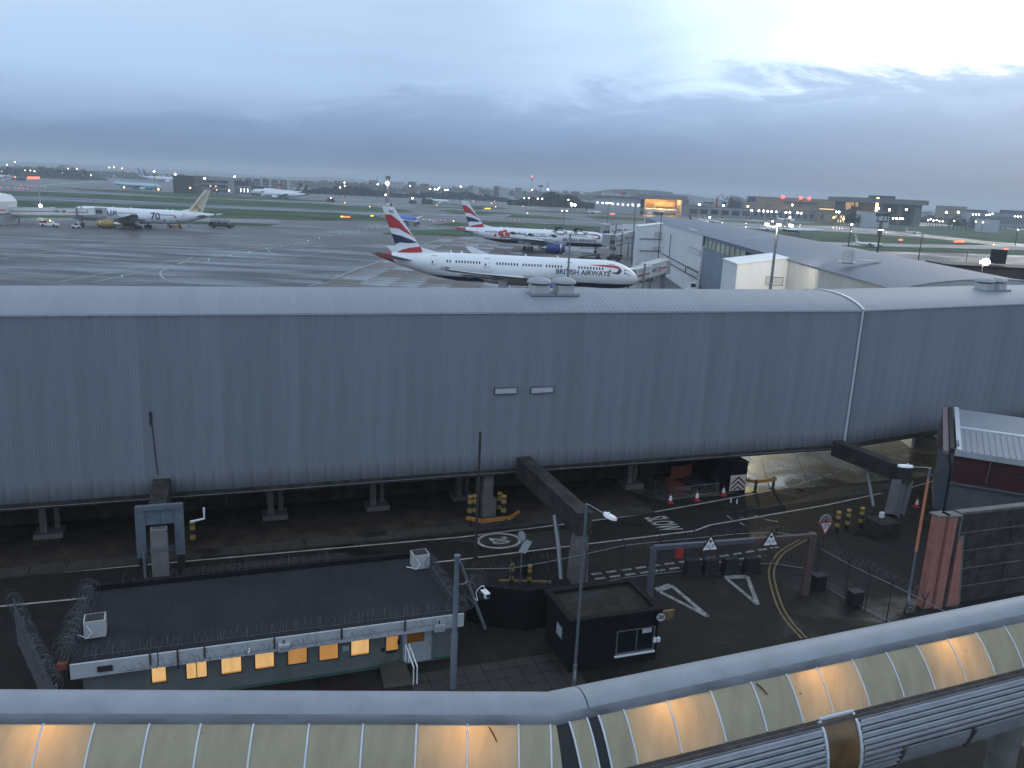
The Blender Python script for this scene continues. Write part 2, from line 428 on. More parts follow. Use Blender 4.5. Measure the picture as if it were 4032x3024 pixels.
M['red'] = mat('red_paint', (.45, .03, .035), .5, 0, .1, 2)
M['oredp'] = mat('orange_red_plastic', (.26, .07, .045), .6, 0, .2, 3)
M['navy'] = mat('navy_paint', (.012, .02, .07), .35, 0, .1, 1)
M['eblue'] = mat('engine_blue', (.02, .045, .22), .3, 0, .1, 1)
M['gold'] = mat('gold_paint', (.40, .27, .09), .4, .2, .12, 1)
M['plane'] = mat('airliner_white', (.79, .80, .82), .3, 0, .05, .5, 0, .5, streak=(.25, 1, 1.6), dirt=((.62, .62, .62), .9, .62))
M['wing'] = mat('wing_grey', (.42, .44, .46), .35, .2, .08, .5)
M['alu'] = mat('bare_metal', (.55, .55, .56), .3, .8, .08, 2)
M['tyre'] = mat('tyre', (.012, .012, .013), .8, 0, .2, 4)
M['cyan'] = mat('pale_blue_paint', (.42, .60, .68), .35, 0, .06, .5)
M['blue'] = mat('bright_blue_paint', (.05, .13, .45), .4, 0, .1, .5)
M['dred'] = mat('dark_red_cladding', (.05, .010, .010), .6, 0, .2, 1.2)
M['lilac'] = mat('lilac_grey_cladding', (.11, .105, .115), .6, .1, .1, 1, objvar=.1)
M['tan'] = mat('tan_cladding', (.27, .20, .12), .8, 0, .12, .06)
M['farg'] = mat('far_grey', (.22, .23, .25), .8, 0, .15, .05)
M['fard'] = mat('far_dark', (.05, .052, .058), .8, 0, .25, .05)
M['farl'] = mat('far_pale', (.42, .44, .46), .7, 0, .1, .05)
M['farb'] = mat('far_brick', (.13, .09, .07), .9, 0, .2, .05)
M['bark'] = mat('bark', (.035, .027, .02), .95, 0, .3, 1)
M['leaf'] = mat('tree_foliage', (.022, .034, .018), .95, 0, .4, .15, 0, .1, objvar=.3)
M['leafd'] = mat('conifer_foliage', (.014, .022, .015), .95, 0, .4, .15, 0, .1, objvar=.3)
M['hill'] = mat('hill_slopes', (.035, .045, .05), 1, 0, .3, .004, 0, .1)
M['Lwhite'] = emit('lamp_white', (1, .95, .85), 18)
M['Lhot'] = emit('lamp_bright', (1, .93, .8), 36)
M['Lamber'] = emit('lamp_amber', (1, .55, .16), 14)
M['Lorange'] = emit('lamp_orange', (1, .36, .10), 16)
M['Lred'] = emit('lamp_red', (1, .07, .06), 5)
M['Lgreen'] = emit('lamp_green', (.12, 1, .62), 4)
M['Lgold'] = emit('lit_window', (1, .60, .24), .62)
M['Lgold2'] = emit('lit_blind', (.9, .44, .13), .40)
for k_ in ('Lgold', 'Lgold2'):
    t_ = M[k_].node_tree; n_ = t_.nodes.new('ShaderNodeTexNoise'); n_.inputs['Scale'].default_value = 1.6; n_.inputs['Detail'].default_value = 3
    tc_ = t_.nodes.new('ShaderNodeTexCoord'); mp_ = t_.nodes.new('ShaderNodeMapping'); mp_.inputs['Scale'].default_value = (2, 2, .5); t_.links.new(tc_.outputs['Object'], mp_.inputs[0]); t_.links.new(mp_.outputs[0], n_.inputs[0])
    r_ = t_.nodes.new('ShaderNodeMapRange'); e_ = .62 if k_ == 'Lgold' else .40
    r_.inputs[1].default_value = .3; r_.inputs[2].default_value = .7; r_.inputs[3].default_value = e_*.86; r_.inputs[4].default_value = e_*1.1
    t_.links.new(n_.outputs[0], r_.inputs[0]); t_.links.new(r_.outputs[0], t_.nodes['Principled BSDF'].inputs['Emission Strength'])
M['Ldim'] = emit('dim_window', (.75, .30, .06), .035)
M['Lpale'] = emit('lit_pane_pale', (.85, .95, 1), 3.0)
M['Lwarm'] = emit('lit_pane_warm', (1, .72, .35), 2.2)

# ================================================================== ground and airfield
def sheet(name, pts, m, z, kind='structure', parent=None):
    mb = MB(); mb.poly([(p[0], p[1], z) for p in pts])
    o = mb.build(name, m, parent)
    if kind: o['kind'] = kind
    return o
def gl(z, *pts): return [Gf(p[0], p[1], 0) for p in pts]
sheet('ground', [(-9000, -400), (9000, -400), (9000, 14000), (-9000, 14000)], M['ground'], 0)
# grass between the taxiways
GR = [
 [c1(-200, 472), c1(0, 480), c1(600, 492), c1(2212, 562), c2(2212, 516), c3(340, 528), c3(1040, 562), c3(1400, 620), c3(1040, 620), c3(0, 572), c2(0, 487), c1(700, 553), c1(0, 533), c1(-200, 527)],
 [c1(-200, 588), c1(80, 592), c1(2212, 668), c2(740, 570), c2(2212, 618), c3(760, 648), c3(1260, 672), c3(1470, 688), c3(1260, 705), c3(1000, 729), c3(0, 720), c2(1500, 705), c2(740, 690), c1(0, 815), c1(-200, 812)],
 [c2(-300, 700), c2(700, 738), c2(1585, 768), c2(1430, 798), c2(480, 765), c2(-300, 745)],
 [c3(1520, 782), c3(1850, 745), c3(2100, 765), c3(2212, 790), c3(1850, 792)],
 [c3(950, 885), c3(1280, 842), c3(1900, 830), c3(2100, 850), c3(2100, 925), c3(1930, 922), c3(1000, 897)],
 [c4(240, 690), c4(1300, 740), c4(2212, 792), c5(370, 592), c5(900, 640), c5(900, 720), c5(370, 700), c4(2212, 880), c4(250, 742)],
 [c4(590, 655), c4(700, 612), c4(1000, 628), c4(1560, 672), c4(1300, 678), c4(900, 665)],
 [c3(1640, 597), c3(1850, 588), c4(300, 575), c4(900, 612), c4(560, 608), c3(2212, 648), c3(1900, 640)],
 [c4(130, 500), c4(400, 515), c4(690, 545), c4(560, 550), c4(130, 532)],
 [c3(1080, 508), c3(1900, 518), c4(100, 515), c4(120, 530), c3(1900, 535)],
 [c3(1330, 540), c3(2212, 566), c4(300, 560), c3(2212, 590), c3(1500, 552)],
 [c4(1590, 640), c4(1800, 632), c5(430, 500), c5(430, 540), c4(2212, 695), c4(1700, 665)],
 [c4(400, 428), c4(1700, 452), c4(1700, 474), c4(900, 480), c4(400, 448)],
 [c4(850, 560), c4(1440, 580), c4(2000, 610), c4(1500, 606), c4(900, 575)],
 [c3(0, 318), c3(640, 368), c3(1500, 380), c3(2212, 420), c3(2212, 432), c3(1500, 396), c3(640, 384), c3(0, 346)],
 [c5(1500, 625), c6(316, 648), c7(0, 522), c7(1000, 588), c7(1880, 686), c7(0, 648), c6(650, 792), c6(300, 760)],
 [c6(860, 842), c7(0, 681), c7(2400, 746), c7(2400, 812), c7(400, 756), c7(0, 740)],
 [c7(460, 446), c7(1400, 440), c7(2400, 505), c7(2400, 680), c7(1900, 645), c7(1000, 545), c7(490, 500)],
 [c5(1080, 502), c5(1700, 540), c6(830, 565), c6(1140, 606), c6(0, 578), c5(1300, 530)],
 [c1(700, 437), c1(1100, 455), c1(2212, 500), c2(1600, 440), c2(2212, 480), c2(2212, 492), c2(316, 430), c1(1000, 470)],
]
gmb = MB()
for g in GR: gmb.poly([tuple(Gf(*p)[:2]) + (.03,) for p in g])
tag(gmb.build('grass', M['grass']), kind='stuff')
TX = [c1(-200, 535), c1(2212, 618), c2(2212, 579), c3(0, 573), c3(1400, 623), c4(700, 652), c4(2212, 727), c5(430, 560), c5(430, 580), c4(2212, 745), c4(290, 680), c3(1000, 661), c3(0, 611), c2(0, 539), c1(80, 591), c1(-200, 586)]
sheet('taxiway', [Gf(*p) for p in TX], M['taxi'], .02)
sheet('taxiway', [Gf(*p) for p in [c5(1150, 545), c6(830, 572), c6(1540, 650), c7(1000, 560), c7(2300, 672), c7(2300, 690), c7(1000, 585), c6(1540, 668), c6(316, 644), c5(1500, 622)]], M['taxi'], .02)
for pts in ([c1(560, 480), c1(2212, 546), c2(2212, 500), c3(1640, 548), c4(300, 556), c4(1000, 585), c4(300, 562), c3(1640, 556), c2(2212, 512), c1(2212, 556), c1(560, 488)],
            [c6(600, 790), c7(0, 651), c7(2400, 700), c7(2400, 738), c7(0, 678), c6(880, 838)],
            [c2(-400, 655), c2(740, 692), c2(1500, 707), c2(1620, 752), c2(740, 736), c2(-400, 690)]):
    sheet('perimeter_road', [Gf(*p) for p in pts], M['pale'], .02)
# dark stand asphalt left of the slabs
ap = sheet('apron', [(-260, 92), (-48.5, 92), (-45.3, 232), (-39.2, 344), (-41, 372), (-60, 330), (-88, 300), (-170, 290), (-330, 318), (-420, 330), (-420, 120)], M['apron'], .012)
WM[ap] = Matrix.Identity(4)
# rain-streaked concrete slabs of the stands
sm = []
for v in range(3):
    b = MB(); wx, wy = 7.16, 9.94
    b.add([(-wx/2, -wy/2, 0), (wx/2, -wy/2, 0), (wx/2, wy/2, 0), (-wx/2, wy/2, 0), (-wx/2+.06, -wy/2+.06, .014), (wx/2-.06, -wy/2+.06, .014), (wx/2-.06, wy/2-.06, .014), (-wx/2+.06, wy/2-.06, .014)],
          [(4, 5, 6, 7), (0, 1, 5, 4), (1, 2, 6, 5), (2, 3, 7, 6), (3, 0, 4, 7)])
    sm.append(b.mesh('concrete_slab', M['slab']))
st = MB(); st.poly([(-47.5, 150, .008), (42, 150, .008), (47, 345, .008), (50, 420, .008), (-33.6, 420, .008), (-39, 344, .008), (-45.2, 233, .008)])
stands = st.build('stand_pavement', M['ground']); stands['kind'] = 'structure'
for j in range(26):
    for i in range(11):
        y = 163 + j * 10; x = -42.2 + (y - 190) * .045 + i * 7.22
        put('concrete_slab', random.choice(sm), stands, Matrix.Translation((x, y, .012 + random.uniform(0, .004))) @ Matrix.Rotation(-.045, 4, 'Z'))
def strip(mb, pts, wd, z, mi=0, closed=False):
    pts = [Vector((p[0], p[1], 0)) for p in pts]
    L_, R_ = [], []
    for i, p in enumerate(pts):
        a = pts[max(i - 1, 0)]; b = pts[min(i + 1, len(pts) - 1)]
        d = (b - a).normalized(); n = Vector((-d.y, d.x, 0)) * wd / 2
        L_.append(p + n); R_.append(p - n)
    for i in range(len(pts) - 1):
        mb.poly([(*L_[i][:2], z), (*R_[i][:2], z), (*R_[i+1][:2], z), (*L_[i+1][:2], z)], mi)
def smooth_pts(pts, k=6):
    pts = [Vector(p) for p in pts]; o = []
    for i in range(len(pts) - 1):
        p0 = pts[max(i-1, 0)]; p1 = pts[i]; p2 = pts[i+1]; p3 = pts[min(i+2, len(pts)-1)]
        for j in range(k):
            t = j / k
            o.append(.5 * ((2*p1) + (p2-p0)*t + (2*p0-5*p1+4*p2-p3)*t*t + (3*p1-p0-3*p2+p3)*t**3))
    o.append(pts[-1]); return o
def q1(x, y): return Gf(x / 1.7015, 580 + y / 1.7015)
mb = MB()
strip(mb, [(-47, 200), (-45.3, 233), (-39.2, 344), (-34.2, 412)], .5, .03)
for pl in ([q1(400, 900), q1(1300, 738)], [q1(1430, 720), q1(2212, 582)], [q1(0, 745), q1(760, 640)], [q1(620, 905), q1(1300, 760), q1(2000, 640)],
           [q1(2070, 930), q1(2300, 860)], [q1(1330, 575), q1(1680, 532)], [q1(1700, 780), q1(2212, 700)]):
    strip(mb, pl, .45, .03)
strip(mb, smooth_pts([q1(1300, 738), q1(1110, 815), q1(1075, 845), q1(1110, 885), q1(1250, 912), q1(1500, 925)]), .45, .03)
strip(mb, smooth_pts([q1(1840, 715), q1(1800, 695), q1(1810, 680), q1(1860, 660)]), .4, .03)
mb.build('painted_guideline', M['apline'], ap)

# ================================================================== near service road
NEARZ = .004
road = sheet('service_road', [(-75, 8), (70, 8), (70, 88), (-75, 88)], M['road'], NEARZ)
WM[road] = Matrix.Identity(4)
def gsheet(name, pts, m, z, parent=road):
    mb = MB(); mb.poly([(p[0], p[1], z) for p in pts]); return mb.build(name, m, parent)
# footway beyond the far white line, with a kerb
def vg(a, n): p = W(a, n); return (p.x, p.y)
fw = MB(); fw.obox(W(-42, -.9, 0), DIR * 53, NRM * 8.2, Vector((0, 0, .09)))
fwo = fw.build('footway', M['brown'], road)
for k in range(26):
    mbk = MB(); mbk.obox(W(-42 + k * 2.04, -2.15 + k*.012, 0), DIR * 2.0, NRM * 1.2, Vector((0, 0, .12)))
    mbk.build('kerb_slab', M['verge'], road)
gsheet('asphalt_patch', [vg(-6, -3.0), vg(3, -3.1), vg(3, -6.0), vg(-1, -5.6), vg(-4, -3.9)], M['patch'], .008)
gsheet('asphalt_patch', [vg(17, -3.0), vg(31, -2.0), vg(40, -.5), vg(30, 0), vg(24, -2.0)], M['patch'], .008)
gsheet('asphalt_patch', [vg(-24, -3.2), vg(-13, -3.2), vg(-12, -5.2), vg(-24, -5.0)], M['patch'], .008)
gsheet('concrete_bay', [vg(13, 0.5), vg(60, 0.5), vg(60, 28), vg(8, 28), vg(8, 8)], wet('bay_concrete', (.13, .118, .085), .6, .10, .18, (1, 1, 1), .47, .10, .25, sp=.5), .006)
def gpts(f, *ps): return [Gf(*f(*p)) for p in ps]
mb = MB()
l1 = [Gp(-60, 1254), Gp(0, 1248), Gp(500, 1204), Gp(1000, 1160), Gp(1380, 1112)] + gpts(r6, (300, 660), (600, 603), (760, 572))
l1s = l1 + smooth_pts(gpts(r6, (760, 572), (850, 550), (868, 525), (820, 475), (720, 430), (610, 400), (500, 385)))[1:]
strip(mb, l1s, .17, .012); mb.build('edge_line', M['line'], road)
mb = MB(); strip(mb, [Gp(-60, 1316), Gp(0, 1310), Gp(500, 1262), Gp(985, 1210), Gp(1500, 1147)] + gpts(r6, (300, 800), (1000, 680), (1350, 605)), .17, .012); mb.build('edge_line', M['line'], road)
mb = MB(); strip(mb, gpts(r6, (1485, 582), (1600, 550), (1740, 508), (1900, 450)), .15, .012); mb.build('edge_line', M['line'], road)
mb = MB(); strip(mb, smooth_pts(gpts(r6, (1380, 358), (1470, 332), (1530, 302), (1547, 280))), .15, .012); mb.build('edge_line', M['line'], road)
def dashes(name, pts, m, wd, on, off):
    pts = [Vector(p) for p in pts]
    tot = sum((pts[i+1]-pts[i]).length for i in range(len(pts)-1)); s = 0
    def at(s):
        for i in range(len(pts)-1):
            l = (pts[i+1]-pts[i]).length
            if s <= l: return pts[i].lerp(pts[i+1], s/l)
            s -= l
        return pts[-1]
    while s < tot:
        mb = MB(); strip(mb, [at(s), at(min(s+on, tot))], wd, .012); mb.build(name, m, road); s += on + off
dashes('dash', gpts(r6, (870, 543), (1185, 440)), M['line'], .16, 1.2, .5)
dashes('dash', gpts(r6, (1405, 355), (1450, 338)), M['line'], .2, .8, .5)
dashes('give_way_dash', gpts(r6, (-420, 1100), (0, 1042), (400, 985), (735, 930)), M['wornline'], .24, .75, .35)
dashes('give_way_dash', gpts(r6, (-400, 1128), (0, 1075), (400, 1018), (640, 985)), M['wornline'], .24, .75, .35)
for off in (0, .32):
    pts = smooth_pts(gpts(r6, (890, 868), (800, 915), (722, 965), (675, 1030), (660, 1100), (680, 1200), (715, 1300), (770, 1390), (860, 1490)))
    pp = []
    for i, p in enumerate(pts):
        a = pts[max(i-1, 0)]; b = pts[min(i+1, len(pts)-1)]; d = (b-a).normalized(); pp.append(p + Vector((-d.y, d.x, 0)) * off)
    mb = MB(); strip(mb, pp, .12, .012); mb.build('yellow_line', M['yline'], road)
# speed roundel and words, read by drivers heading right
ctr = Gp(1078, 1168)
rx, ry = -NRM, DIR
pm = plane_map(Vector((ctr.x, ctr.y, .012)), rx, ry)
mb = MB()
def ell(a, b, n=36): return [(a*math.cos(2*math.pi*i/n), b*math.sin(2*math.pi*i/n)) for i in range(n)]
o1, o2 = ell(1.32, 1.62), ell(1.08, 1.38)
for i in range(36):
    j = (i+1) % 36
    mb.poly([pm(*o1[i]), pm(*o1[j]), pm(*o2[j]), pm(*o2[i])])
add_text(mb, '20', 1.0, lambda x, y: pm(x*1.15, y*1.75), .03)
mb.build('speed_roundel', M['line'], road)
sl = Gf(*z5(1935, 683))
pm2 = plane_map(Vector((sl.x, sl.y, .012)), rx, ry)
mb = MB(); add_text(mb, 'SLOW', 1.0, lambda x, y: pm2(x*.95, y*2.6), .02); mb.build('slow_lettering', M['line'], road)
# give way triangles
for tri in ([(-22, 1208), (62, 1152), (95, 1200), (292, 1357), (10, 1215)], ):
    pass
def tri_mark(a, b, c, wdt):
    mb = MB(); A, B, Cc = [Gf(*r6(*p)) for p in (a, b, c)]
    strip(mb, [A, B], wdt * 1.9, .012); strip(mb, [B, Cc], wdt, .013); strip(mb, [Cc, A], wdt, .014)
    mb.build('give_way_triangle', M['wornline'], road)
tri_mark((-20, 1195), (65, 1165), (290, 1357), .28)
tri_mark((395, 1118), (528, 1112), (592, 1283), .26)
# worn hatching beyond the near edge line
for a, b in (((1000, 770), (1060, 820)), ((1140, 790), (1230, 820)), ((1300, 775), (1400, 800)), ((1420, 820), (1560, 840)), ((1140, 850), (1190, 880))):
    def ce(x, y): return (2500 + x / 2.765, 1750 + y / 2.765)
    mb = MB(); strip(mb, [Gf(*ce(*a)), Gf(*ce(*b))], .16, .011); mb.build('worn_hatch', M['wornline'], road)
for a, b in (((1370, 150), (1490, 560)), ((1395, 235), (2212, 268)), ((1220, 290), (1560, 520)), ((1750, 120), (1880, 400)), ((1990, 105), (2160, 330))):
    mb = MB(); strip(mb, [Gf(*ce(*a)), Gf(*ce(*b))], .07, .009); mb.build('bay_joint', M['dark'], road)
mb = MB(); mb.box(*W(-10.6, -1.0, .13), 1.5, .8, .02, A20); mb.build('drain_cover', M['black'], road)
# paving around the cabin
for i in range(9):
    for j in range(5):
        p = Vector((-3.9, 36.6, 0)) + DIR * (i * .95) - NRM * (j * .78 - .3)
        mb = MB(); mb.box(p.x, p.y, .03 + random.uniform(0, .012), .92, .75, .05, A20 + random.uniform(-.01, .01)); mb.build('paving_slab', M['patch'], road)
# ================================================================== the big elevated corridor
ZB, ZT = 3.7, 15.58
DEP = 9.0
def arc_z(n):  # roof profile
    t = (n + .15) / (DEP + .3)
    return ZT - .02 + 1.04 * (1 - (2*t - 1)**2) ** .8 if 0 < t < 1 else ZT - .02
def panel_mesh(wd, hgt):
    mb = MB(); nr = 6; p = wd / nr; vs = []; xs = []
    for k in range(nr):
        for f, d in ((0, 0), (.38, 0), (.5, -.015), (.88, -.015)):
            xs.append(((k + f) * p, d))
    xs.append((wd, 0))
    for x, d in xs: vs += [(x, d, 0), (x, d, hgt)]
    mb.add(vs, [(2*i, 2*i+2, 2*i+3, 2*i+1) for i in range(len(xs)-1)])
    return mb.mesh('cladding_panel', M['clad'])
def roofp_mesh(wd):
    mb = MB(); ns = [-.15 + (DEP + .3) * k / 20 for k in range(21)]; nr = 3; p = wd / nr
    rows = []
    for k in range(nr):
        rows += [((k) * p, .010), (k * p + .05, .010), (k * p + .09, 0), ((k+1) * p - .04, 0)]
    rows.append((wd, .010))
    vs = [(x, n, arc_z(n) + h) for x, h in rows for n in ns]
    fs = [(i*21+j, (i+1)*21+j, (i+1)*21+j+1, i*21+j+1) for i in range(len(rows)-1) for j in range(20)]
    mb.add(vs, fs)
    return mb.mesh('roof_sheet', M['roof'], smooth=True)
PW = 1.2
cor = thing('elevated_corridor', 'long windowless corridor clad in ribbed blue grey metal, raised over the road', 'walkway', W(0, 0, 0), A20)
pm_, rm_ = panel_mesh(PW, ZT - ZB), roofp_mesh(PW)
JA = 30.0  # joint
def LM(x, y=0, z=0, rot=0): return Matrix.Translation((x, y, z)) @ Matrix.Rotation(rot, 4, 'Z')
x = JA - PW; k = 0
while x > -46:
    put('cladding_panel', pm_, cor, LM(x, -.006 * (k % 3), ZB)); put('roof_sheet', rm_, cor, LM(x, 0, .002 * (k % 2))); x -= PW; k += 1
R2 = R(9.4)
ex2 = Vector((math.cos(R2), math.sin(R2), 0))
for k in range(36):
    o = Vector((JA, 0, 0)) + ex2 * (k * PW)
    put('cladding_panel', pm_, cor, LM(o.x, o.y, ZB, R2)); put('roof_sheet', rm_, cor, LM(o.x, o.y, .002 * (k % 2), R2))
X0 = -46
mb = MB()
mb.obox((X0, .06, ZB - .12), (JA - X0, 0, 0), (0, DEP - .1, 0), (0, 0, .3))
e2n = Vector((-ex2.y, ex2.x, 0))
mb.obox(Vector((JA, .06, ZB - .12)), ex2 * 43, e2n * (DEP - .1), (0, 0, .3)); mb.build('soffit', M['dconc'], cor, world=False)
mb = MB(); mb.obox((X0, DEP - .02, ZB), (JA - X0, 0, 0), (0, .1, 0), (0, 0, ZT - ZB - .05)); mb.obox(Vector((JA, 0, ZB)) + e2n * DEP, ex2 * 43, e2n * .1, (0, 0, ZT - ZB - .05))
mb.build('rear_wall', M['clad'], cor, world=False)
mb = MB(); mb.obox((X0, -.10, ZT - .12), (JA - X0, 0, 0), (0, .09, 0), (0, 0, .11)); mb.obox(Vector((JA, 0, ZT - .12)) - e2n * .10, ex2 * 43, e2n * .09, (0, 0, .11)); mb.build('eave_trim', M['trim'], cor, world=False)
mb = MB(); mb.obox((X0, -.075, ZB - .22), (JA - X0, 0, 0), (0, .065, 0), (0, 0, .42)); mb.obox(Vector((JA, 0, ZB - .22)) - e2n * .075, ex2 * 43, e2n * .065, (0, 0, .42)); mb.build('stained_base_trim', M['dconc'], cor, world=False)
mb = MB(); mb.tube([(X0, -.14, ZB - .06), (-16, -.14, ZB - .08), (-5, -.14, ZB - .02), (9, -.14, ZB - .1), (22, -.14, ZB - .03), (JA, -.14, ZB - .05)], .018, 6); mb.build('conduit', M['steel'], cor, world=False)
mb = MB(); mb.obox((X0, -.028, 8.2), (JA - X0, 0, 0), (0, .02, 0), (0, 0, .035)); mb.build('lap_joint', M['clad'], cor, world=False)
# joint band over roof and down the wall
mb = MB(); jn = [-.17 + (DEP + .34) * k / 20 for k in range(21)]
vs = []
for n in jn:
    vs += [(JA - .14, n, arc_z(n) + .09), (JA + .14, n, arc_z(n) + .09)]
mb.add(vs, [(2*i, 2*i+1, 2*i+3, 2*i+2) for i in range(20)])
mb.box(JA, -.09, (ZB + ZT) / 2, .2, .06, ZT - ZB); mb.build('joint_cover', M['trim'], cor, world=False)
mb = MB(); mb.box(JA + .2, -.11, (ZB + ZT) / 2 , .05, .03, ZT - ZB - .3); mb.build('downpipe', M['steel'], cor, world=False)
# louvres
def louvre(parent, o, ex, h, slats, out, mfr=None, ms=None, d=.10):
    """framed louvre: o lower left corner, ex width vector, out outward unit vector"""
    o, ex, out = Vector(o), Vector(ex), Vector(out); ez = Vector((0, 0, 1)); wd = ex.length; ux = ex.normalized()
    b = MB(); b.obox(o - out * .02, ex, ez * h, out * .03); f = b.build('louvre_back', M['dark'], parent)
    b = MB()
    for a, l, hh in ((o, ex, ez*.06), (o + ez*(h-.06), ex, ez*.06), (o, ux*.06, ez*h), (o + ex - ux*.06, ux*.06, ez*h)): b.obox(a + out*.011, l, hh, out * d)
    b.build('louvre_frame', mfr or M['trim'], f)
    for k in range(slats):
        z0 = .08 + (h - .14) * k / slats; b = MB()
        b.obox(o + ux*.06 + ez*z0 + out * .08, ex - ux*.12, ez * ((h-.14)/slats*.62) - out*.05, out * .012); b.build('slat', ms or mfr or M['trim'], f)
def onwall(px, py, off=0.0):
    d = ray(px * KP, py * KP); c = C0 + NRM * off; t = c.dot(NRM) / d.dot(NRM)
    p = d * t; p.z += EYE; return p
for x0, x1, y in ((1067, 1117, 852), (1145, 1195, 850)):
    a = onwall(x0, y, -.05); b = onwall(x1, y, -.05)
    louvre(cor, a, (b.x-a.x, b.y-a.y, 0), .52, 4, -NRM, M['steel'], M['trim'])
# roof ventilators
def ventilator(parent, p, ax, name='roof_ventilator'):
    b = MB(); c, s_ = ax, Vector((-ax.y, ax.x, 0)); p = Vector(p)
    b.obox(p - c*.62 - s_*.62 + Vector((0,0,-.9)), c*1.24, s_*1.24, (0,0,1.42)); v = b.build('roof_ventilator', M['cream'], parent)
    b = MB(); b.obox(p - c*.95 - s_*.95 + Vector((0,0,-.22)), c*1.9, s_*1.9, (0,0,.16)); b.build('flashing', M['roof'], v)
    b = MB(); b.lathe([(.5,.5),(.52,.62),(.86,.62),(.93,.68),(.90,.80),(.78,.93),(.55,1.04),(.28,1.1),(.02,1.12)], 24, p); b.build('cowl', M['greyp'], v, True)
    b = MB(); b.lathe([(.56,.5),(.56,.63)], 20, p); b.build('throat', M['dark'], v, True)
for x in (1142, 1193):
    g = Gp(x, 630, 16.35); a = (g - C0).dot(DIR); ventilator(cor, W(a, 3.0, arc_z(3.0) + .12), DIR)
d2 = DIR * math.cos(R2) + NRM * math.sin(R2); n2v = NRM * math.cos(R2) - DIR * math.sin(R2)
for s in (21.5, 23.6): ventilator(cor, W(JA, 0) + d2 * s + n2v * 3.2 + Vector((0, 0, arc_z(3.2) + .10)), d2)
# repair seam on the left
a = onwall(325, 890, -.07); b = onwall(341, 1028, -.07)
mb = MB(); mb.beam(a, b, .05, .03); mb.beam(a, a + Vector((0, 0, -.9)), .14, .05); mb.build('wall_seam', M['dark'], cor)

# ------------------------------------------------------------------ what carries it
pf = thing('portal_frame', 'heavy brown steel and concrete portal frame straddling the road, right of the yellow bollards', 'support frame', W(.6, -10.6))
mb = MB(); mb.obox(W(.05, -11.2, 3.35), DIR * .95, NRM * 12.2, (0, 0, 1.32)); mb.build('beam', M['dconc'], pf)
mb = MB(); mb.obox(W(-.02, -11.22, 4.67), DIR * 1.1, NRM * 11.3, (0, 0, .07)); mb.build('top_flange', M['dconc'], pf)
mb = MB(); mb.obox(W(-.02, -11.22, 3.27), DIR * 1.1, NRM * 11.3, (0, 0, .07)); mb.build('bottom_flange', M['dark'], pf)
mb = MB(); mb.add([W(.1, -11.0, 3.27), W(.9, -11.0, 3.27), W(.9, -10.3, 3.27), W(.1, -10.3, 3.27), W(-.05, -11.2, 0), W(1.05, -11.2, 0), W(1.05, -10.2, 0), W(-.05, -10.2, 0)],
                  [(0,1,2,3), (7,6,5,4), (4,5,1,0), (5,6,2,1), (6,7,3,2), (7,4,0,3)]); mb.build('leg', M['concrete'], pf)
mb = MB(); mb.tube([Gp(1198, 1113, 3.3), Gp(1206, 1180, 1.6), Gp(1212, 1252, 0)], .15, 12); mb.build('drain_pipe', M['steel'], pf, True)

pl_ = thing('portal_frame', 'concrete leg gripped by a pale blue steel yoke under the left end of the corridor', 'support frame', W(-24.2, -5))
mb = MB(); mb.obox(W(-24.75, -4.7, 3.6), DIR * 1.0, NRM * 5.2, (0, 0, 1.3)); mb.build('beam', M['dconc'], pl_)
for s in (-1, 1):
    mb = MB(); mb.box(*W(-24.15 + s * 1.06, -4.5, 3.25), .46, .9, 2.9, A20); mb.box(*W(-24.15 + s * 1.06, -4.97, 3.25), .54, .05, 3.0, A20); mb.build('yoke_column', M['bsteel'], pl_)
mb = MB(); mb.box(*W(-24.15, -4.9, 4.86), 2.6, .35, .26, A20); mb.build('yoke_crosshead', M['bsteel'], pl_)
mb = MB(); mb.box(*W(-24.15, -4.86, 4.25), 1.65, .08, .95, A20); mb.box(*W(-24.15, -4.92, 4.25), .06, .05, .95, A20); mb.build('yoke_web', M['bsteel'], pl_)
mb = MB(); mb.box(*W(-24.15, -4.6, 2.05), 1.7, .4, .2, A20); mb.build('yoke_tie', M['bsteel'], pl_)
mb = MB(); mb.box(*W(-24.2, -5.35, 1.85), .92, .62, 3.7, A20); mb.build('leg', M['lconc'], pl_)
mb = MB(); mb.box(*W(-24.2, -5.68, 2.55), .7, .05, .3, A20); mb.build('leg_recess', M['concrete'], pl_)
mb = MB(); mb.box(*W(-24.2, -5.2, 3.55), .66, .5, .3, A20); mb.build('leg_socket', M['dark'], pl_)
mb = MB(); mb.tube([W(-25.05, -5.3, 2.2), W(-25.05, -5.4, 0)], .1, 10); mb.build('drain_pipe', M['steel'], pl_, True)
mb = MB(); mb.tube([W(-22.5, -4.5, 3.6), W(-21.7, -4.3, 3.65), W(-21.7, -4.3, 4.35)], .07, 8); mb.build('vent_pipe', M['white'], pl_, True)
for s in (-1, 1):
    mb = MB(); mb.box(*W(-24.15 + s * 1.06, -4.5, .9), .4, .5, 1.8, A20); mb.build('pedestal', M['dconc'], pl_)

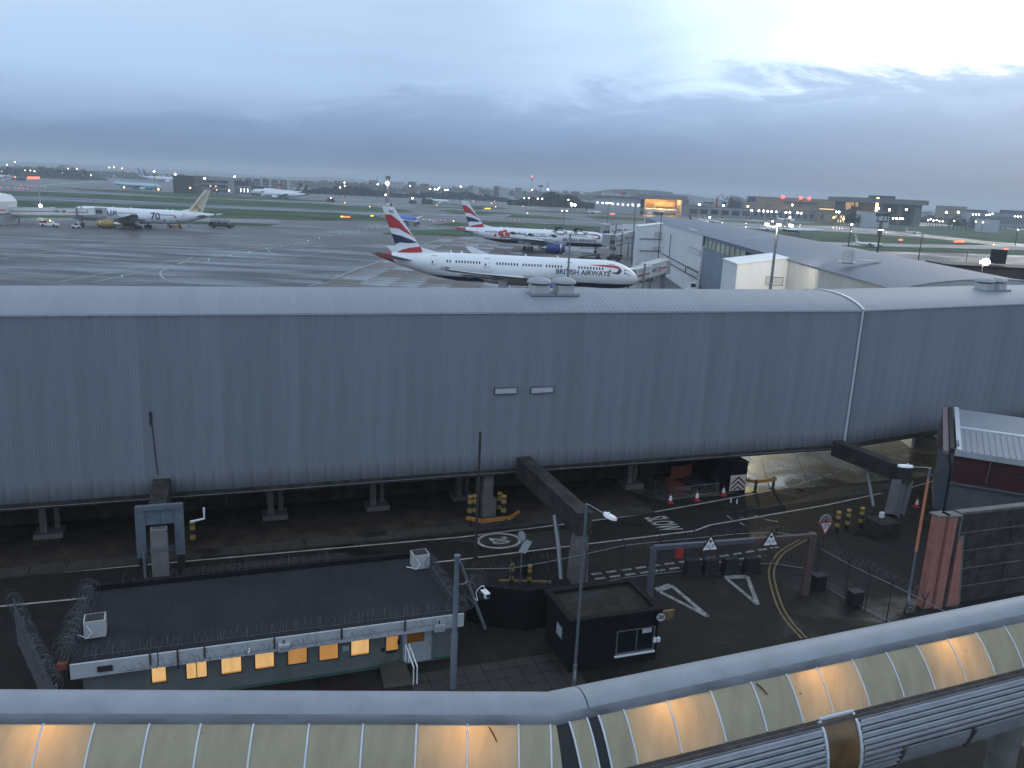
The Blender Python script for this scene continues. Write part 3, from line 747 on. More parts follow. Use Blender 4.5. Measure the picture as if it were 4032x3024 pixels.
pr = thing('portal_frame', 'dark braced portal frame under the right hand corridor joint beside the bare concrete yard', 'support frame', Gp(1895, 1155))
b0 = onwall(1830, 958, 0); 
ra = Gp(1838, 962, 4.7); rb = Gp(1965, 1010, 4.7)
rd = (rb - ra).normalized(); rs = Vector((rd.y, -rd.x, 0))
mb = MB(); mb.beam(ra - rd*1.5 + Vector((0,0,-.65)), rb + Vector((0,0,-.65)), 1.0, 1.3); mb.build('beam', M['dconc'], pr)
rbase = Gp(1925, 1142)
for off, w_ in ((-.62, .40), (.22, .78)):
    mb = MB(); mb.beam(rb - rd*.5 + rs*off + Vector((0,0,-1.25)), rbase + rs*off*.8 + Vector((0,0,1.1)), w_, .8, 0, rd); mb.build('leg', M['lilac'], pr)
mb = MB(); mb.tube([Gp(1872, 1010, 3.4), Gp(1887, 1095, 1.3)], .13, 10); mb.build('drain_pipe', M['steel'], pr, True)
q = Gp(1906, 1156); mb = MB(); mb.box(q.x, q.y + .3, .55, 1.75, 1.7, 1.1, A20); mb.build('plinth', M['dconc'], pr)
mb = MB(); q = Gp(1905, 1112, 2.0); mb.box(q.x, q.y, 2.0, .3, .2, .4, A20); mb.build('junction_box', M['white'], pr)

def pier(a, n, label, w=.42, kind=0):
    t = thing('support_pier', label, 'pier', W(a, n), group='concrete piers under the corridor')
    b = MB(); b.box(*W(a, n, 1.95), w, .5, 3.3, A20); b.box(*W(a + .75, n + .5, 1.95), w * .8, .4, 3.3, A20); b.build('column', M['concrete'], t)
    b = MB(); b.box(*W(a + .3, n + .1, .22), 1.75, 1.5, .42, A20); b.build('footing', M['concrete'], t)
for (x, y), lb in (((97, 1160), 'leftmost slim concrete pier on a footing under the corridor'), ((585, 1120), 'slim concrete pier on a footing just right of the blue yoke'),
             ((805, 1100), 'slim concrete pier standing midway between the yoke and the bollards'), ((990, 1078), 'raking concrete pier half hidden behind the bollarded pier'), ((1356, 1052), 'slim concrete pier near the stacked red barriers'), ((1530, 1045), 'concrete pier behind the barrier enclosure beside the dark box')):
    g = Gp(x, y); r_ = g - C0; pier(r_.dot(DIR), r_.dot(NRM), lb)
mp_ = thing('support_pier', 'stout concrete pier ringed by yellow and black bollards', 'pier', Gp(1052, 1122))
g = Gp(1052, 1118)
mb = MB(); mb.box(g.x, g.y + .3, .75, 1.05, 1.0, 1.5, A20); mb.build('plinth', M['concrete'], mp_)
mb = MB(); mb.box(g.x - .1, g.y + .35, 2.6, .75, .7, 2.2, A20); mb.build('column', M['concrete'], mp_)
mb = MB(); mb.box(g.x - .75, g.y + .5, 1.9, .5, .4, 3.6, A20); mb.build('raking_column', M['dconc'], mp_)

bw = thing('boundary_wall', 'low dark brown concrete wall running behind the corridor piers', 'wall', W(-20, 6))
for k in range(24):
    mb = MB(); mb.obox(W(-46 + k * 2.85, 6.2 - .03 * (k % 2), 0), DIR * 2.82, NRM * .25, (0, 0, 2.6)); mb.build('wall_panel', M['brown'], bw)

# bollards
def bollard(p, label, h=1.05, r=.14, grp='yellow and black banded bollards'):
    t = thing('bollard', label, 'bollard', p, group=grp)
    b = MB(); b.lathe([(r, 0), (r, h), (r*.8, h + .05), (.01, h + .06)], 14, p); b.build('post', M['black'], t, True)
    for z in (.30, .72):
        b = MB(); b.lathe([(r + .006, z*h/1.05), (r + .006, (z + .2)*h/1.05)], 14, p, cap=False); b.build('yellow_band', M['yellow'], t, True)
    b = MB(); b.lathe([(r + .008, h - .1), (r + .008, h + .02), (r*.8, h + .065), (.01, h + .075)], 14, p); b.build('cap', M['yellow'], t, True)
for (x, y), lb in (((813, 652), 'yellow and black bollard at the left rear of the stout pier'), ((838, 648), 'yellow and black bollard at the left front of the stout pier'),
              ((985, 632), 'yellow and black bollard at the right rear of the stout pier'), ((1009, 650), 'yellow and black bollard at the right front of the stout pier')):
    bollard(Gf(*z5(x, y)), lb, 1.75, .2)
for (x, y), lb in (((1070, 842), 'banded bollard nearest the give way sign'), ((1132, 828), 'middle of the three banded bollards right of the give way sign'), ((1214, 815), 'banded bollard beside the braced portal frame')):
    bollard(Gf(*r6(x, y)), lb, 1.6, .17)
for (x, y), lb in (((1057, 1040), 'short banded bollard left of the round backed road sign'), ((1160, 1045), 'short banded bollard right of the round backed road sign')):
    bollard(Gf(*z5(x, y)), lb, 1.35, .13)
bollard(Gf(*z4(1127, 812)), 'lone banded bollard right of the blue steel yoke', 1.7, .17)
# yellow bumper rails
def rail(name, label, pts, posts, h, m, pm_m):
    t = thing(name, label, 'crash rail', posts[0])
    for a, b in zip(pts, pts[1:]):
        mb = MB(); mb.beam(a, b, .12, .26); mb.build('rail', m, t)
    for p in posts:
        mb = MB(); mb.box(p.x, p.y, h/2, .16, .16, h, A20); mb.box(p.x, p.y, .02 + .012, .4, .4, .04, A20); mb.build('post', pm_m, t)
zr = .72
P_ = [Gf(*z5(x, y), zr) for x, y in ((795, 650), (885, 670), (1050, 650), (1102, 615))]
rail('crash_rail', 'orange yellow crash rail curving in front of the stout pier', P_, [Vector((p.x, p.y, 0)) for p in (P_[0].lerp(P_[1], .3), P_[1].lerp(P_[2], .85), P_[2].lerp(P_[3], .6))], .7, M['orange'], M['dark'])
P_ = [Gf(*ce(x, y), .95) for x, y in ((1160, 378), (1320, 408), (1540, 378))]
rail('crash_rail', 'orange crash rail with dark posts beside the puddle in the yard', P_, [Vector((P_[1].x, P_[1].y, 0)), Vector((P_[2].x - .2, P_[2].y, 0))], 1.15, M['orange'], M['dark'])

# ------------------------------------------------------------------ stored barriers under the corridor
def barrier(p0, p1, label, m, h=1.0, grp='crowd barriers stored under the corridor'):
    p0, p1 = Vector(p0), Vector(p1); t = thing('crowd_barrier', label, 'barrier', p0, group=grp); z = Vector((0, 0, 1))
    b = MB(); b.tube([p0 + z*.15, p0 + z*h, p1 + z*h, p1 + z*.15, p0 + z*.15], .022, 6); b.build('frame', m, t)
    for k in range(1, 12):
        q = p0.lerp(p1, k/12); b = MB(); b.tube([q + z*.16, q + z*(h-.01)], .010, 5); b.build('bar', m, t)
    d = (p1-p0).normalized(); s_ = Vector((-d.y, d.x, 0))
    for f in (.15, .85):
        q = p0.lerp(p1, f); b = MB(); b.tube([q - s_*.3 + z*.02, q + z*.16, q + s_*.3 + z*.02], .018, 5); b.build('foot', m, t)
g0 = Gf(*ce(425, 610)); g1 = Gf(*ce(640, 572)); g2 = Gf(*ce(905, 545))
barrier(g0, g1, 'galvanised crowd barrier facing the road, left one of two', M['steel']); barrier(g1, g2, 'galvanised crowd barrier facing the road, right one of two', M['steel'])
barrier(g2, Gf(*ce(840, 440)), 'galvanised crowd barrier closing the right side of the enclosure', M['steel']); barrier(Gf(*ce(215, 500)), g0, 'galvanised crowd barrier closing the left side of the enclosure', M['steel'])
for k in range(4):
    o = DIR * (.18 * k) ; barrier(Gf(*ce(320, 470)) + o, Gf(*ce(480, 590)) + o, ('outermost', 'second', 'third', 'innermost')[k] + ' orange red crowd barrier of the leaning stack', M['oredp'])
pnl = thing('barrier_board', 'orange red plastic barrier board leaning at the back of the enclosure', 'barrier', Gf(*ce(500, 400)))
a, b = Gf(*ce(385, 395)), Gf(*ce(610, 365)); mb = MB(); mb.beam(a + Vector((0,0,.7)), b + Vector((0,0,.7)), .08, 1.1); mb.build('board', M['oredp'], pnl)
mb = MB(); mb.beam(a + Vector((0,0,1.27)), b + Vector((0,0,1.27)), .1, .05); mb.build('top_edge', M['oredp'], pnl)
ps = thing('pipe_stack', 'stack of long grey scaffold tubes lying inside the barriers', 'pipes', Gf(*ce(650, 470)))
for k in range(14):
    a = Gf(*ce(530 + k*14, 400 - (k % 4)*8)); b = Gf(*ce(740 + k*14, 520 - (k % 5)*9)); z = .12 + .1*(k % 4)
    mb = MB(); mb.tube([a + Vector((0,0,z)), b + Vector((0,0,z))], .05, 6); mb.build('pipe', M['steel'], ps, True)
tk = thing('timber_stack', 'small pile of pale planks beside the scaffold tubes', 'timber', Gf(*ce(545, 520)))
for k in range(5):
    a = Gf(*ce(500, 500 + k*9)); b = Gf(*ce(600, 492 + k*10)); mb = MB(); mb.beam(a + Vector((0,0,.1 + .06*k)), b + Vector((0,0,.1 + .06*k)), .18, .05); mb.build('plank', M['lconc'], tk)
bx = thing('plant_enclosure', 'dark box shaped plant enclosure standing under the corridor end', 'enclosure', Gf(*ce(1100, 545)))
a, b = Gf(*ce(800, 480)), Gf(*ce(1195, 535)); e_ = (b - a); f_ = NRM * 2.2
mb = MB(); mb.obox(a, e_, f_, (0, 0, 2.75)); mb.build('body', M['dwall'], bx)
for k in range(4):
    mb = MB(); mb.obox(a + e_*(k/4 + .01) - NRM*.03, e_*.23, NRM*.028, (0, 0, 2.6)); mb.build('side_panel', M['dwall'], bx)
mb = MB(); mb.obox(a - e_*.02 - NRM*.1 + Vector((0,0,2.752)), e_*1.04, f_*1.06, (0, 0, .1)); mb.build('lid', M['dark'], bx)
def cone(p, label):
    t = thing('traffic_cone', label, 'traffic cone', p, group='traffic cones by the barriers')
    b = MB(); b.box(p.x, p.y, .05, .46, .46, .07, A20); b.lathe([(.19, .085), (.15, .28)], 14, p); b.build('base', M['red'], t)
    b = MB(); b.lathe([(.15, .28), (.085, .66)], 14, p, cap=False); b.build('sleeve', M['white'], t, True)
    b = MB(); b.lathe([(.085, .66), (.05, .86), (.03, .87)], 14, p); b.build('tip', M['red'], t, True)
cone(Gf(*ce(383, 640)), 'red and white cone left of the barrier enclosure'); cone(Gf(*ce(672, 612)), 'red and white cone in front of the barrier enclosure')
cone(Gf(*ce(962, 555)), 'red and white cone at the right end of the barriers'); cone(Gf(3500 + 360/3.318, 1550 + 1485/3.318), 'red and white cone beyond the lamp post with painted orange light')
for x, y, l in ((1043, 640, 'left'), (1108, 650, 'right')):
    p = Gf(*ce(x, y)); t = thing('marker_post', l + ' one of two small white marker posts by the puddle', 'marker post', p); mb = MB(); mb.lathe([(.05, 0), (.045, .42), (.01, .44)], 8, p); mb.build('post', M['white'], t, True)
    mb = MB(); mb.lathe([(.09, .007), (.09, .05)], 8, p); mb.build('base', M['black'], t)
# chevron board
cv = Gf(*ce(1060, 470), .55) - NRM*.7; t = thing('chevron_board', 'white board with dark red chevrons standing before the dark enclosure', 'sign', Vector((cv.x, cv.y, 0)))
mb = MB(); mb.obox(cv - DIR*.75 + Vector((0,0,0)), DIR*1.5, NRM*.05, (0, 0, 1.35)); mb.build('board', mat('chevron_white', (.5,.42,.38), .6), t)
mb = MB(); pmv = plane_map(cv - NRM*.012, DIR, Vector((0,0,1)))
for k in range(3):
    for s_ in (-1, 1):
        mb.prism([pmv(0, 1.25 - k*.42), pmv(0, 1.08 - k*.42), pmv(s_*.68, .50 - k*.42 + (.0 if k < 2 else .3)), pmv(s_*.68, .67 - k*.42 + (.0 if k < 2 else .3))] if k < 2 else [pmv(0, .42), pmv(0, .26), pmv(s_*.28, .03), pmv(s_*.46, .03)], NRM*.008)
mb.build('chevrons', M['dred'], t)
mb = MB(); mb.box(*(cv - Vector((0, 0, .27))), .1, .1, .55, A20); mb.build('stand', M['dark'], t)

# ------------------------------------------------------------------ right hand building with the sloping metal roof
E1 = Vector((math.cos(R(-25)), math.sin(R(-25)), 0)); H1 = Vector((math.sin(R(25)), math.cos(R(25)), 0)); O1 = Vector((35.0, 62.3, 0))
def V1(a, b, z): return O1 + E1*a + H1*b + Vector((0, 0, z))
rb_ = thing('clad_building', 'grey lilac building with red brown band and pale sloping metal roof at the right edge', 'building', O1)
for k in range(10):
    mb = MB(); mb.obox(V1(k*1.5 + .01, 0, 0), E1*1.48, H1*.1, (0, 0, 3.05)); mb.build('cladding_panel', M['lilac'], rb_)
mb = MB(); mb.obox(V1(.0, .1, 0), H1*10.0, E1*.1, (0, 0, 6.2)); mb.build('side_wall', M['bsteel'], rb_)
mb = MB(); mb.obox(V1(-.12, -.25, 3.05), E1*15, H1*.3, (0, 0, .1)); mb.build('sill_trim', M['steel'], rb_)
for k in range(6):
    mb = MB(); mb.obox(V1(-.1, -.12, 3.2 + k*.36), E1*15, H1*.12, (0, 0, .34)); mb.build('band_plank', M['dred'], rb_)
mb = MB(); mb.obox(V1(-.15, -.45, 5.40), E1*15, H1*.6, (0, 0, .42)); mb.build('gutter', M['greyp'], rb_)
mb = MB(); mb.add([V1(.3, -.4, 5.85), V1(15, -.4, 5.85), V1(15, 4.4, 6.5), V1(.3, 4.4, 6.5), V1(.3, -.4, 5.78), V1(15, -.4, 5.78), V1(15, 4.4, 6.4), V1(.3, 4.4, 6.4)], [(0,1,2,3),(7,6,5,4),(4,5,1,0),(5,6,2,1),(6,7,3,2),(7,4,0,3)]); mb.build('lower_roof', M['roof'], rb_)
for k in range(34):
    mb = MB(); mb.beam(V1(.6 + k*.43, -.38, 5.875), V1(.6 + k*.43, 4.3, 6.51), .05, .05); mb.build('roof_rib', M['roof'], rb_)
mb = MB(); mb.obox(V1(.3, 4.42, 6.38), E1*14.7, H1*.5, (0,0,.2)); mb.build('valley_trim', M['trim'], rb_)
mb = MB(); mb.add([V1(.3, 4.95, 6.5), V1(15, 4.95, 6.5), V1(15, 9.6, 7.0), V1(.3, 9.6, 7.0), V1(.3, 4.95, 6.4), V1(15, 4.95, 6.4), V1(15, 9.6, 6.9), V1(.3, 9.6, 6.9)], [(0,1,2,3),(7,6,5,4),(4,5,1,0),(5,6,2,1),(6,7,3,2),(7,4,0,3)]); mb.build('upper_roof', M['roof'], rb_)
mb = MB(); mb.beam(V1(.12, -.45, 5.9), V1(.12, 9.7, 7.08), .34, .12); mb.build('verge_trim', M['trim'], rb_)
mb = MB(); mb.beam(V1(-.35, -.4, 5.75), V1(-.35, 9.7, 6.9), .3, .4); mb.build('barge_board', M['dark'], rb_)
mb = MB(); mb.beam(V1(-.75, -.4, 5.55), V1(-.75, 9.7, 6.85), .4, .3); mb.beam(V1(-.75, 9.6, 3.5), V1(-.75, 9.6, 6.9), .3, .3); mb.build('raking_edge_beam', mat('dusty_mauve_paint', (.22, .16, .17), .7), rb_)
mb = MB(); mb.tube([V1(2.4, -.28, 5.3), V1(2.3, -.28, 3.6)], .04, 6); mb.build('downpipe', M['steel'], rb_)
mb = MB(); mb.obox(V1(-.85, 2.0, 0), E1*.75, H1*6, (0,0,3.6)); mb.build('side_lobby', M['bsteel'], rb_)

# retaining wall of stacked concrete beams with buttresses, pink light put into their colour
rw = thing('retaining_wall', 'wall of stacked grey concrete planks at the lower right edge', 'wall', Vector((28, 47.6, 0)))
wo = Vector((27.6, 47.6, 0))
for k in range(5):
    for j in range(3):
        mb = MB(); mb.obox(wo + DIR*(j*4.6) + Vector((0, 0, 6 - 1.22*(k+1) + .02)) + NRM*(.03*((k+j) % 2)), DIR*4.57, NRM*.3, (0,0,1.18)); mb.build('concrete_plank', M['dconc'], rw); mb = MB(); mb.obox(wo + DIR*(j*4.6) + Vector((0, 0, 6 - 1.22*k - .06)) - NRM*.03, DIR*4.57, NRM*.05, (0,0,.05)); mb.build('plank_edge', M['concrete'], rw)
mb = MB(); mb.obox(wo + Vector((0,0,6.02)) - NRM*.08, DIR*14, NRM*.5, (0,0,.12)); mb.build('coping', M['concrete'], rw)
mb = MB(); mb.tube([wo + Vector((0,-.05,5.9)) - NRM*.1, wo - NRM*.1], .1, 8); mb.build('downpipe', M['steel'], rw)
for i, tx in enumerate(((1700, 757), (1768, 757))):
    top = Gf(*r6(*tx), 6.0); g_ = Vector((top.x, top.y, 0))
    t = thing('buttress', ('outer', 'inner')[i] + ' concrete buttress column of the stacked wall, pink light put into its colour', 'buttress', g_)
    mb = MB(); mb.obox(g_ - DIR*.05, DIR*.62, NRM*.55, (0, 0, 6.0)); mb.build('column', M['salmon'], t)
    mb = MB(); mb.obox(g_ + DIR*.575 + NRM*.10, DIR*.34, NRM*.5, (0, 0, 5.97)); mb.build('grey_recess', M['dconc'], t)
    mb = MB(); mb.obox(top - NRM*.04 + Vector((0,0,.01)) - DIR*.08, DIR*.98, NRM*.8, (0,0,.1)); mb.build('cap', M['concrete'], t)
t = thing('buttress', 'low sloping buttress fin on the stacked wall, pink light put into its colour', 'buttress', g_ + DIR*1.2)
mb = MB(); q = g_ + DIR*.98 + NRM*.02; mb.prism([q, q + DIR*.95, q + DIR*.30 + Vector((0,0,4.3)), q + Vector((0,0,4.6))], NRM*.5); mb.build('fin', M['salmon'], t)
mb = MB(); mb.beam(q + DIR*1.0 + NRM*.2, q + DIR*.33 + NRM*.2 + Vector((0,0,4.6)), .5, .10, 0, NRM); mb.build('fin_edge', M['concrete'], t)
# ------------------------------------------------------------------ low cabin with lit windows
ZC = 2.75
CB = Gp(150, 1437, ZC); CB.z = 0
def V2(a, n, z): return CB + DIR*a + NRM*n + Vector((0, 0, z))
LEN, WID = 18.05, 7.2
cab = thing('site_cabin', 'long low flat roofed cabin with a row of lit amber windows under a white fascia', 'building', CB)
mb = MB(); mb.obox(V2(.0, .12, ZC - .12), DIR*LEN, NRM*WID, (0, 0, .10)); mb.build('roof_deck', M['felt'], cab)
for k in range(18):
    mb = MB(); mb.obox(V2(k*LEN/18 + .02, .14, ZC - .02), DIR*(LEN/18 - .006), NRM*(WID - .3), (0, 0, .02 + .003*(k % 3))); mb.build('felt_strip', M['felt'], cab)
mb = MB(); mb.obox(V2(0, WID - .1, ZC - .3), DIR*LEN, NRM*.35, (0,0,.55)); mb.build('rear_parapet', M['dwall'], cab)
for s0, s1 in ((0, 3.55), (3.60, 10.6), (10.62, LEN)):
    mb = MB(); mb.obox(V2(s0, 0, ZC - .72), DIR*(s1 - s0), NRM*.12, (0, 0, .70)); mb.build('fascia_board', M['fascia'], cab)
mb = MB(); mb.obox(V2(-.1, .0, ZC - .72), DIR*.1, NRM*WID, (0, 0, .72)); mb.build('end_fascia', M['dwall'], cab)
FN = .5
mb = MB(); mb.obox(V2(.4, FN, 0), DIR*(LEN - .8), NRM*.1, (0, 0, ZC - .12)); mb.build('front_wall', M['cabinwall'], cab)
mb = MB(); mb.obox(V2(.4, FN + .1, 0), DIR*.1, NRM*6, (0, 0, ZC - .12)); mb.obox(V2(LEN - .5, FN + .1, 0), DIR*.1, NRM*6, (0, 0, ZC - .12)); mb.build('end_wall', M['cabinwall'], cab)
mb = MB(); mb.obox(V2(.4, FN - .03, .06), DIR*(LEN - .8), NRM*.028, (0, 0, .09)); mb.build('green_skirting', mat('green_paint', (.03, .10, .07), .6), cab)
def onfront(fx, fy, off):
    c = CB + NRM*off; d = ray(fx, fy); t = c.dot(NRM) / d.dot(NRM)
    p = d*t; p.z += EYE; return p
def q7(x, y): return (x/1.106, 2200 + y/1.106)
WN = [(657, 478, 728, 540, 1), (808, 455, 905, 520, 2), (960, 435, 1055, 500, 1), (1107, 415, 1197, 478, 1), (1250, 398, 1340, 458, 0), (1387, 382, 1475, 440, 0), (1525, 362, 1610, 420, 1), (1677, 345, 1737, 400, 0)]
for x0, y0, x1, y1, lit in WN:
    a = onfront(*q7(x0, (y0+y1)/2), FN); b = onfront(*q7(x1, (y0+y1)/2), FN)
    zt = onfront(*q7((x0+x1)/2, y0), FN).z + .16; zb = onfront(*q7((x0+x1)/2, y1), FN).z
    e = Vector((b.x-a.x, b.y-a.y, 0)); o = Vector((a.x, a.y, zb)); ez = Vector((0,0,zt-zb)); ue = e.normalized()
    mb = MB()
    for aa, l, h in ((o, e, Vector((0,0,.05))), (o + ez - Vector((0,0,.05)), e, Vector((0,0,.05))), (o, ue*.05, ez), (o + e - ue*.05, ue*.05, ez)): mb.obox(aa - NRM*.045, l, h, NRM*.04)
    if lit == 2: mb.obox(o + e*.5 - ue*.02 - NRM*.05, ue*.04, ez, NRM*.04)
    wf = mb.build('window', M['dark'], cab)
    mb = MB(); mb.obox(o - NRM*.025, e, ez, NRM*.02); mb.build('blind', M['Lgold'] if lit else M['Lgold2'], wf)
    if lit == 1:
        mb = MB(); mb.obox(o - NRM*.030, e, Vector((0,0,.12)), NRM*.004); mb.build('blind_hem', M['Lgold2'], wf)
# door, ramp and rail
a = onfront(*q7(1748, 470), FN); b = onfront(*q7(1880, 450), FN); e = Vector((b.x-a.x, b.y-a.y, 0)); ue = e.normalized()
o = Vector((a.x, a.y, .1)); mb = MB(); mb.obox(o - NRM*.05, e, (0,0,1.95), NRM*.045); dr = mb.build('door', M['greyp'], cab)
mb = MB(); mb.obox(o + ue*.25 - NRM*.07 + Vector((0,0,1.15)), ue*.9, (0,0,.65), NRM*.018); mb.build('pane', M['Ldim'], dr)
mb = MB(); mb.tube([o + e - ue*.15 - NRM*.1 + Vector((0,0,.9)), o + e - ue*.15 - NRM*.1 + Vector((0,0,1.1))], .02, 6); mb.build('handle', M['steel'], dr)
for s_ in (0, 1):
    mb = MB(); mb.obox(o + e*s_ - ue*.05 - NRM*.075, ue*.1, (0,0,2.0), NRM*.06); mb.build('door_post', M['bsteel'], cab)
# notices and boxes on the wall
for x0, y0, x1, y1, m_ in ((1490, 380, 1520, 402, 'greyp'), (1660, 388, 1672, 404, 'black'), (1730, 350, 1742, 372, 'black'), (1680, 400, 1730, 412, 'dark')):
    a = onfront(*q7(x0, (y0+y1)/2), FN); b = onfront(*q7(x1, (y0+y1)/2), FN); zt = onfront(*q7(x0, y0), FN).z; zb = onfront(*q7(x0, y1), FN).z
    mb = MB(); mb.obox(Vector((a.x, a.y, zb)) - NRM*.05, Vector((b.x-a.x, b.y-a.y, 0)), (0,0,zt-zb), NRM*.048); mb.build('wall_box', M[m_], cab)
for x, big in ((875, 0), (1035, 2), (1192, 1), (1600, 1), (1992, 1)):
    p = onfront(*z4(x, 1440 - (x - 1000)*.13), -.03); mb = MB(); mb.box(p.x, p.y, ZC - .22 - .12*(big == 2), .07, .06, .6 + .5*(big == 2), A20); mb.build('wire_bracket', M['dark'], cab)
for x in (68, 437):
    p = onfront(*z5(x, 1300), -.03); mb = MB(); mb.box(p.x, p.y, ZC - .22, .07, .06, .6, A20); mb.build('wire_bracket', M['dark'], cab)
def floodbox(f, x, y, wd=.52):
    p = onfront(*f(x, y), -.15); mb = MB(); mb.box(p.x, p.y, p.z, wd, .28, .34, A20); fb = mb.build('floodlight', M['fascia'], cab)
    mb = MB(); q = p - NRM*.145; mb.box(q.x, q.y, q.z - .03, wd*.85, .012, .2, A20); mb.build('lens', M['greyp'], fb)
    mb = MB(); q = p + NRM*.05; mb.box(q.x, q.y, q.z + .24, .06, .06, .2, A20); mb.build('bracket', M['dark'], fb)
floodbox(z4, 1657, 1405); floodbox(z5, 637, 1290)
p = onfront(*z4(1455, 1428), -.12); mb = MB(); mb.tube([p + Vector((0,0,.15)), p, p - NRM*.12 - DIR*.05], .04, 8); mb.build('small_camera', M['white'], cab)
p = onfront(*z4(612, 1530), -.04); mb = MB(); mb.box(p.x, p.y, p.z, .62, .07, .26, A20); mb.build('vent_grille', M['dark'], cab)
rp = thing('access_ramp', 'pale concrete ramp with white tubular handrail at the cabin door', 'ramp', Gf(*q7(1715, 540)))
r0, r1, r2, r3 = (Gf(*q7(*t)) for t in ((1655, 495), (1765, 478), (1800, 552), (1672, 568)))
mb = MB(); mb.add([Vector((p.x, p.y, z)) for z in (.02,) for p in (r0, r1, r2, r3)] + [Vector((r0.x, r0.y, .42)), Vector((r1.x, r1.y, .42)), Vector((r2.x, r2.y, .06)), Vector((r3.x, r3.y, .06))], [(3,2,1,0),(4,5,6,7),(0,1,5,4),(1,2,6,5),(2,3,7,6),(3,0,4,7)]); mb.build('slab', M['verge'], rp)
for off in (0, .18):
    o_ = DIR * off
    mb = MB(); mb.tube([r1 + o_ + Vector((0,0,.3)), r1 + o_ + Vector((0,0,1.35)), r2 + o_ + Vector((0,0,1.0)), r2 + o_], .032, 8); mb.build('handrail', M['white'], rp, True)
# air conditioners on the roof
def ac(p, label):
    t = thing('air_conditioner', label, 'air conditioner', p)
    b = MB(); b.box(p.x, p.y, p.z + .47, .92, .82, .84, A20 + .05); bd = b.build('casing', M['cream'], t)
    b = MB(); b.box(p.x, p.y, p.z + .895, .8, .7, .02, A20 + .05); b.build('fan_grille', M['dark'], t)
    b = MB(); b.lathe([(.3, .905), (.28, .925)], 16, (p.x, p.y, p.z)); b.build('fan_ring', M['dconc'], t)
    for k in range(4):
        b = MB(); q = p - NRM*.415; b.box(q.x, q.y, p.z + .2 + k*.16, .84, .012, .02, A20 + .05); b.build('casing_seam', M['greyp'], t)
    b = MB(); b.tube([p - NRM*.44 - DIR*.3 + Vector((0,0,.7)), p - NRM*.46 - DIR*.1 + Vector((0,0,.35)), p - NRM*.46 - DIR*.3 + Vector((0,0,.1)), p - DIR*.75 + Vector((0,0,.08))], .03, 6); b.build('pipe', M['white'], t)
    for s_ in (-.35, .35):
        b = MB(); q = p + DIR*s_; b.box(q.x, q.y, p.z + .025, .1, .8, .05, A20 + .05); b.build('foot', M['dark'], t)
ac(Gf(*z4(560, 1330), ZC), 'pale grey air conditioning unit at the left end of the cabin roof')
ac(Gf(*z5(522, 935), ZC), 'pale grey air conditioning unit at the far right corner of the cabin roof')
# razor wire
M['wire'] = mat('razor_wire', (.095, .10, .11), .6, .2, .2, 5)
def coil(name_label, p0, p1, r, turns, sag=.0, thick=.010, parent=None, seg=13):
    p0, p1 = Vector(p0), Vector(p1); d = (p1 - p0); u = d.normalized(); a = u.cross(Vector((0,0,1))).normalized(); b_ = Vector((0,0,1))
    mb = MB(); n = int(turns*seg); pts = []; rr = r
    for i in range(n + 1):
        t = i / n; th = 2*math.pi*turns*t; t = min(1, t + .45/turns*math.sin(t*turns*2.3) * math.sin(t*turns*.71))
        if i % seg == 0: rr = r*random.uniform(.7, 1.15)
        pts.append(p0 + d*t + a*math.cos(th)*rr + b_*(math.sin(th)*rr + rr*.9) + u*random.uniform(-.02, .02))
    mb.tube(pts, thick, 3, cap=False)
    if parent is None:
        t_ = thing('razor_wire', name_label, 'razor wire', p0); mb.build('coil', M['wire'], t_)
        m2 = MB(); m2.tube([p0 + b_*r*.4, p1 + b_*r*.4], .012, 4); m2.build('strand', M['wire'], t_)
    else: mb.build('razor_wire', M['wire'], parent)
coil('coil of razor wire along the front edge of the cabin roof', V2(.6, .35, ZC), V2(LEN - .2, .25, ZC), .34, 62)
coil('loose coil of razor wire hanging on the cabin fascia', V2(2.0, -.22, ZC - .62), V2(LEN - .4, -.22, ZC - .35), .24, 40, thick=.008)
for i in range(3):
    coil(('thick', 'upper', 'outer')[i] + ' bundle of razor wire at the left end of the cabin roof', V2(-.15 - .12*i, .2, ZC + .1*i - .1), V2(.15 - .15*i, WID, ZC + .14*i), .36, 30, thick=.008)
for i in range(2):
    coil(('thick', 'upper')[i] + ' bundle of razor wire at the right end of the cabin roof', V2(LEN - .1 - .1*i, .4, ZC + .12*i), V2(LEN - .5 + .05*i, WID, ZC + .1*i), .34, 28, thick=.008)
coil('coil of razor wire behind the cabin rear parapet', V2(1.5, WID + .35, ZC - .2), V2(12.5, WID + .3, ZC - .1), .4, 34, thick=.008)
coil('short loops of razor wire around the camera pole', Gf(*z5(805, 1110), 3.2), Gf(*z5(870, 1040), 3.0), .42, 12, thick=.011)
coil('drooping loops of razor wire below the camera pole', Gf(*z5(770, 1190), 2.9), Gf(*z5(820, 1170), 2.6), .36, 9, thick=.011)
# meshed security fence at the far left
mf = thing('security_fence', 'close meshed grey security fence crowned with razor wire at lower left', 'fence', Gf(*z4(100, 1300)))
f0, f1 = Gf(*z4(85, 1150), 2.4), Gf(*z4(330, 1660), 2.4)
fd = f1 - f0
for k in range(5):
    q = f0 + fd*(k/4); mb = MB(); mb.tube([Vector((q.x, q.y, 0)), q + Vector((0,0,.3))], .045, 6); mb.build('post', M['steel'], mf)
mb = MB()
for k in range(90):
    q = f0 + fd*(k/89); mb.tube([Vector((q.x, q.y, .05)), q], .007, 3, cap=False)
for k in range(22):
    z = .1 + k*.105; mb.tube([Vector((f0.x, f0.y, z)), Vector((f1.x, f1.y, z))], .007, 3, cap=False)
wm = mb.build('mesh_wires', M['wire'], mf); wm['kind'] = 'stuff'
for i in range(3): coil('', f0 + Vector((-.1*i, 0, -.05 + .12*i)), f1 + Vector((-.1*i, 0, .12*i)), .32, 24, thick=.008, parent=mf)
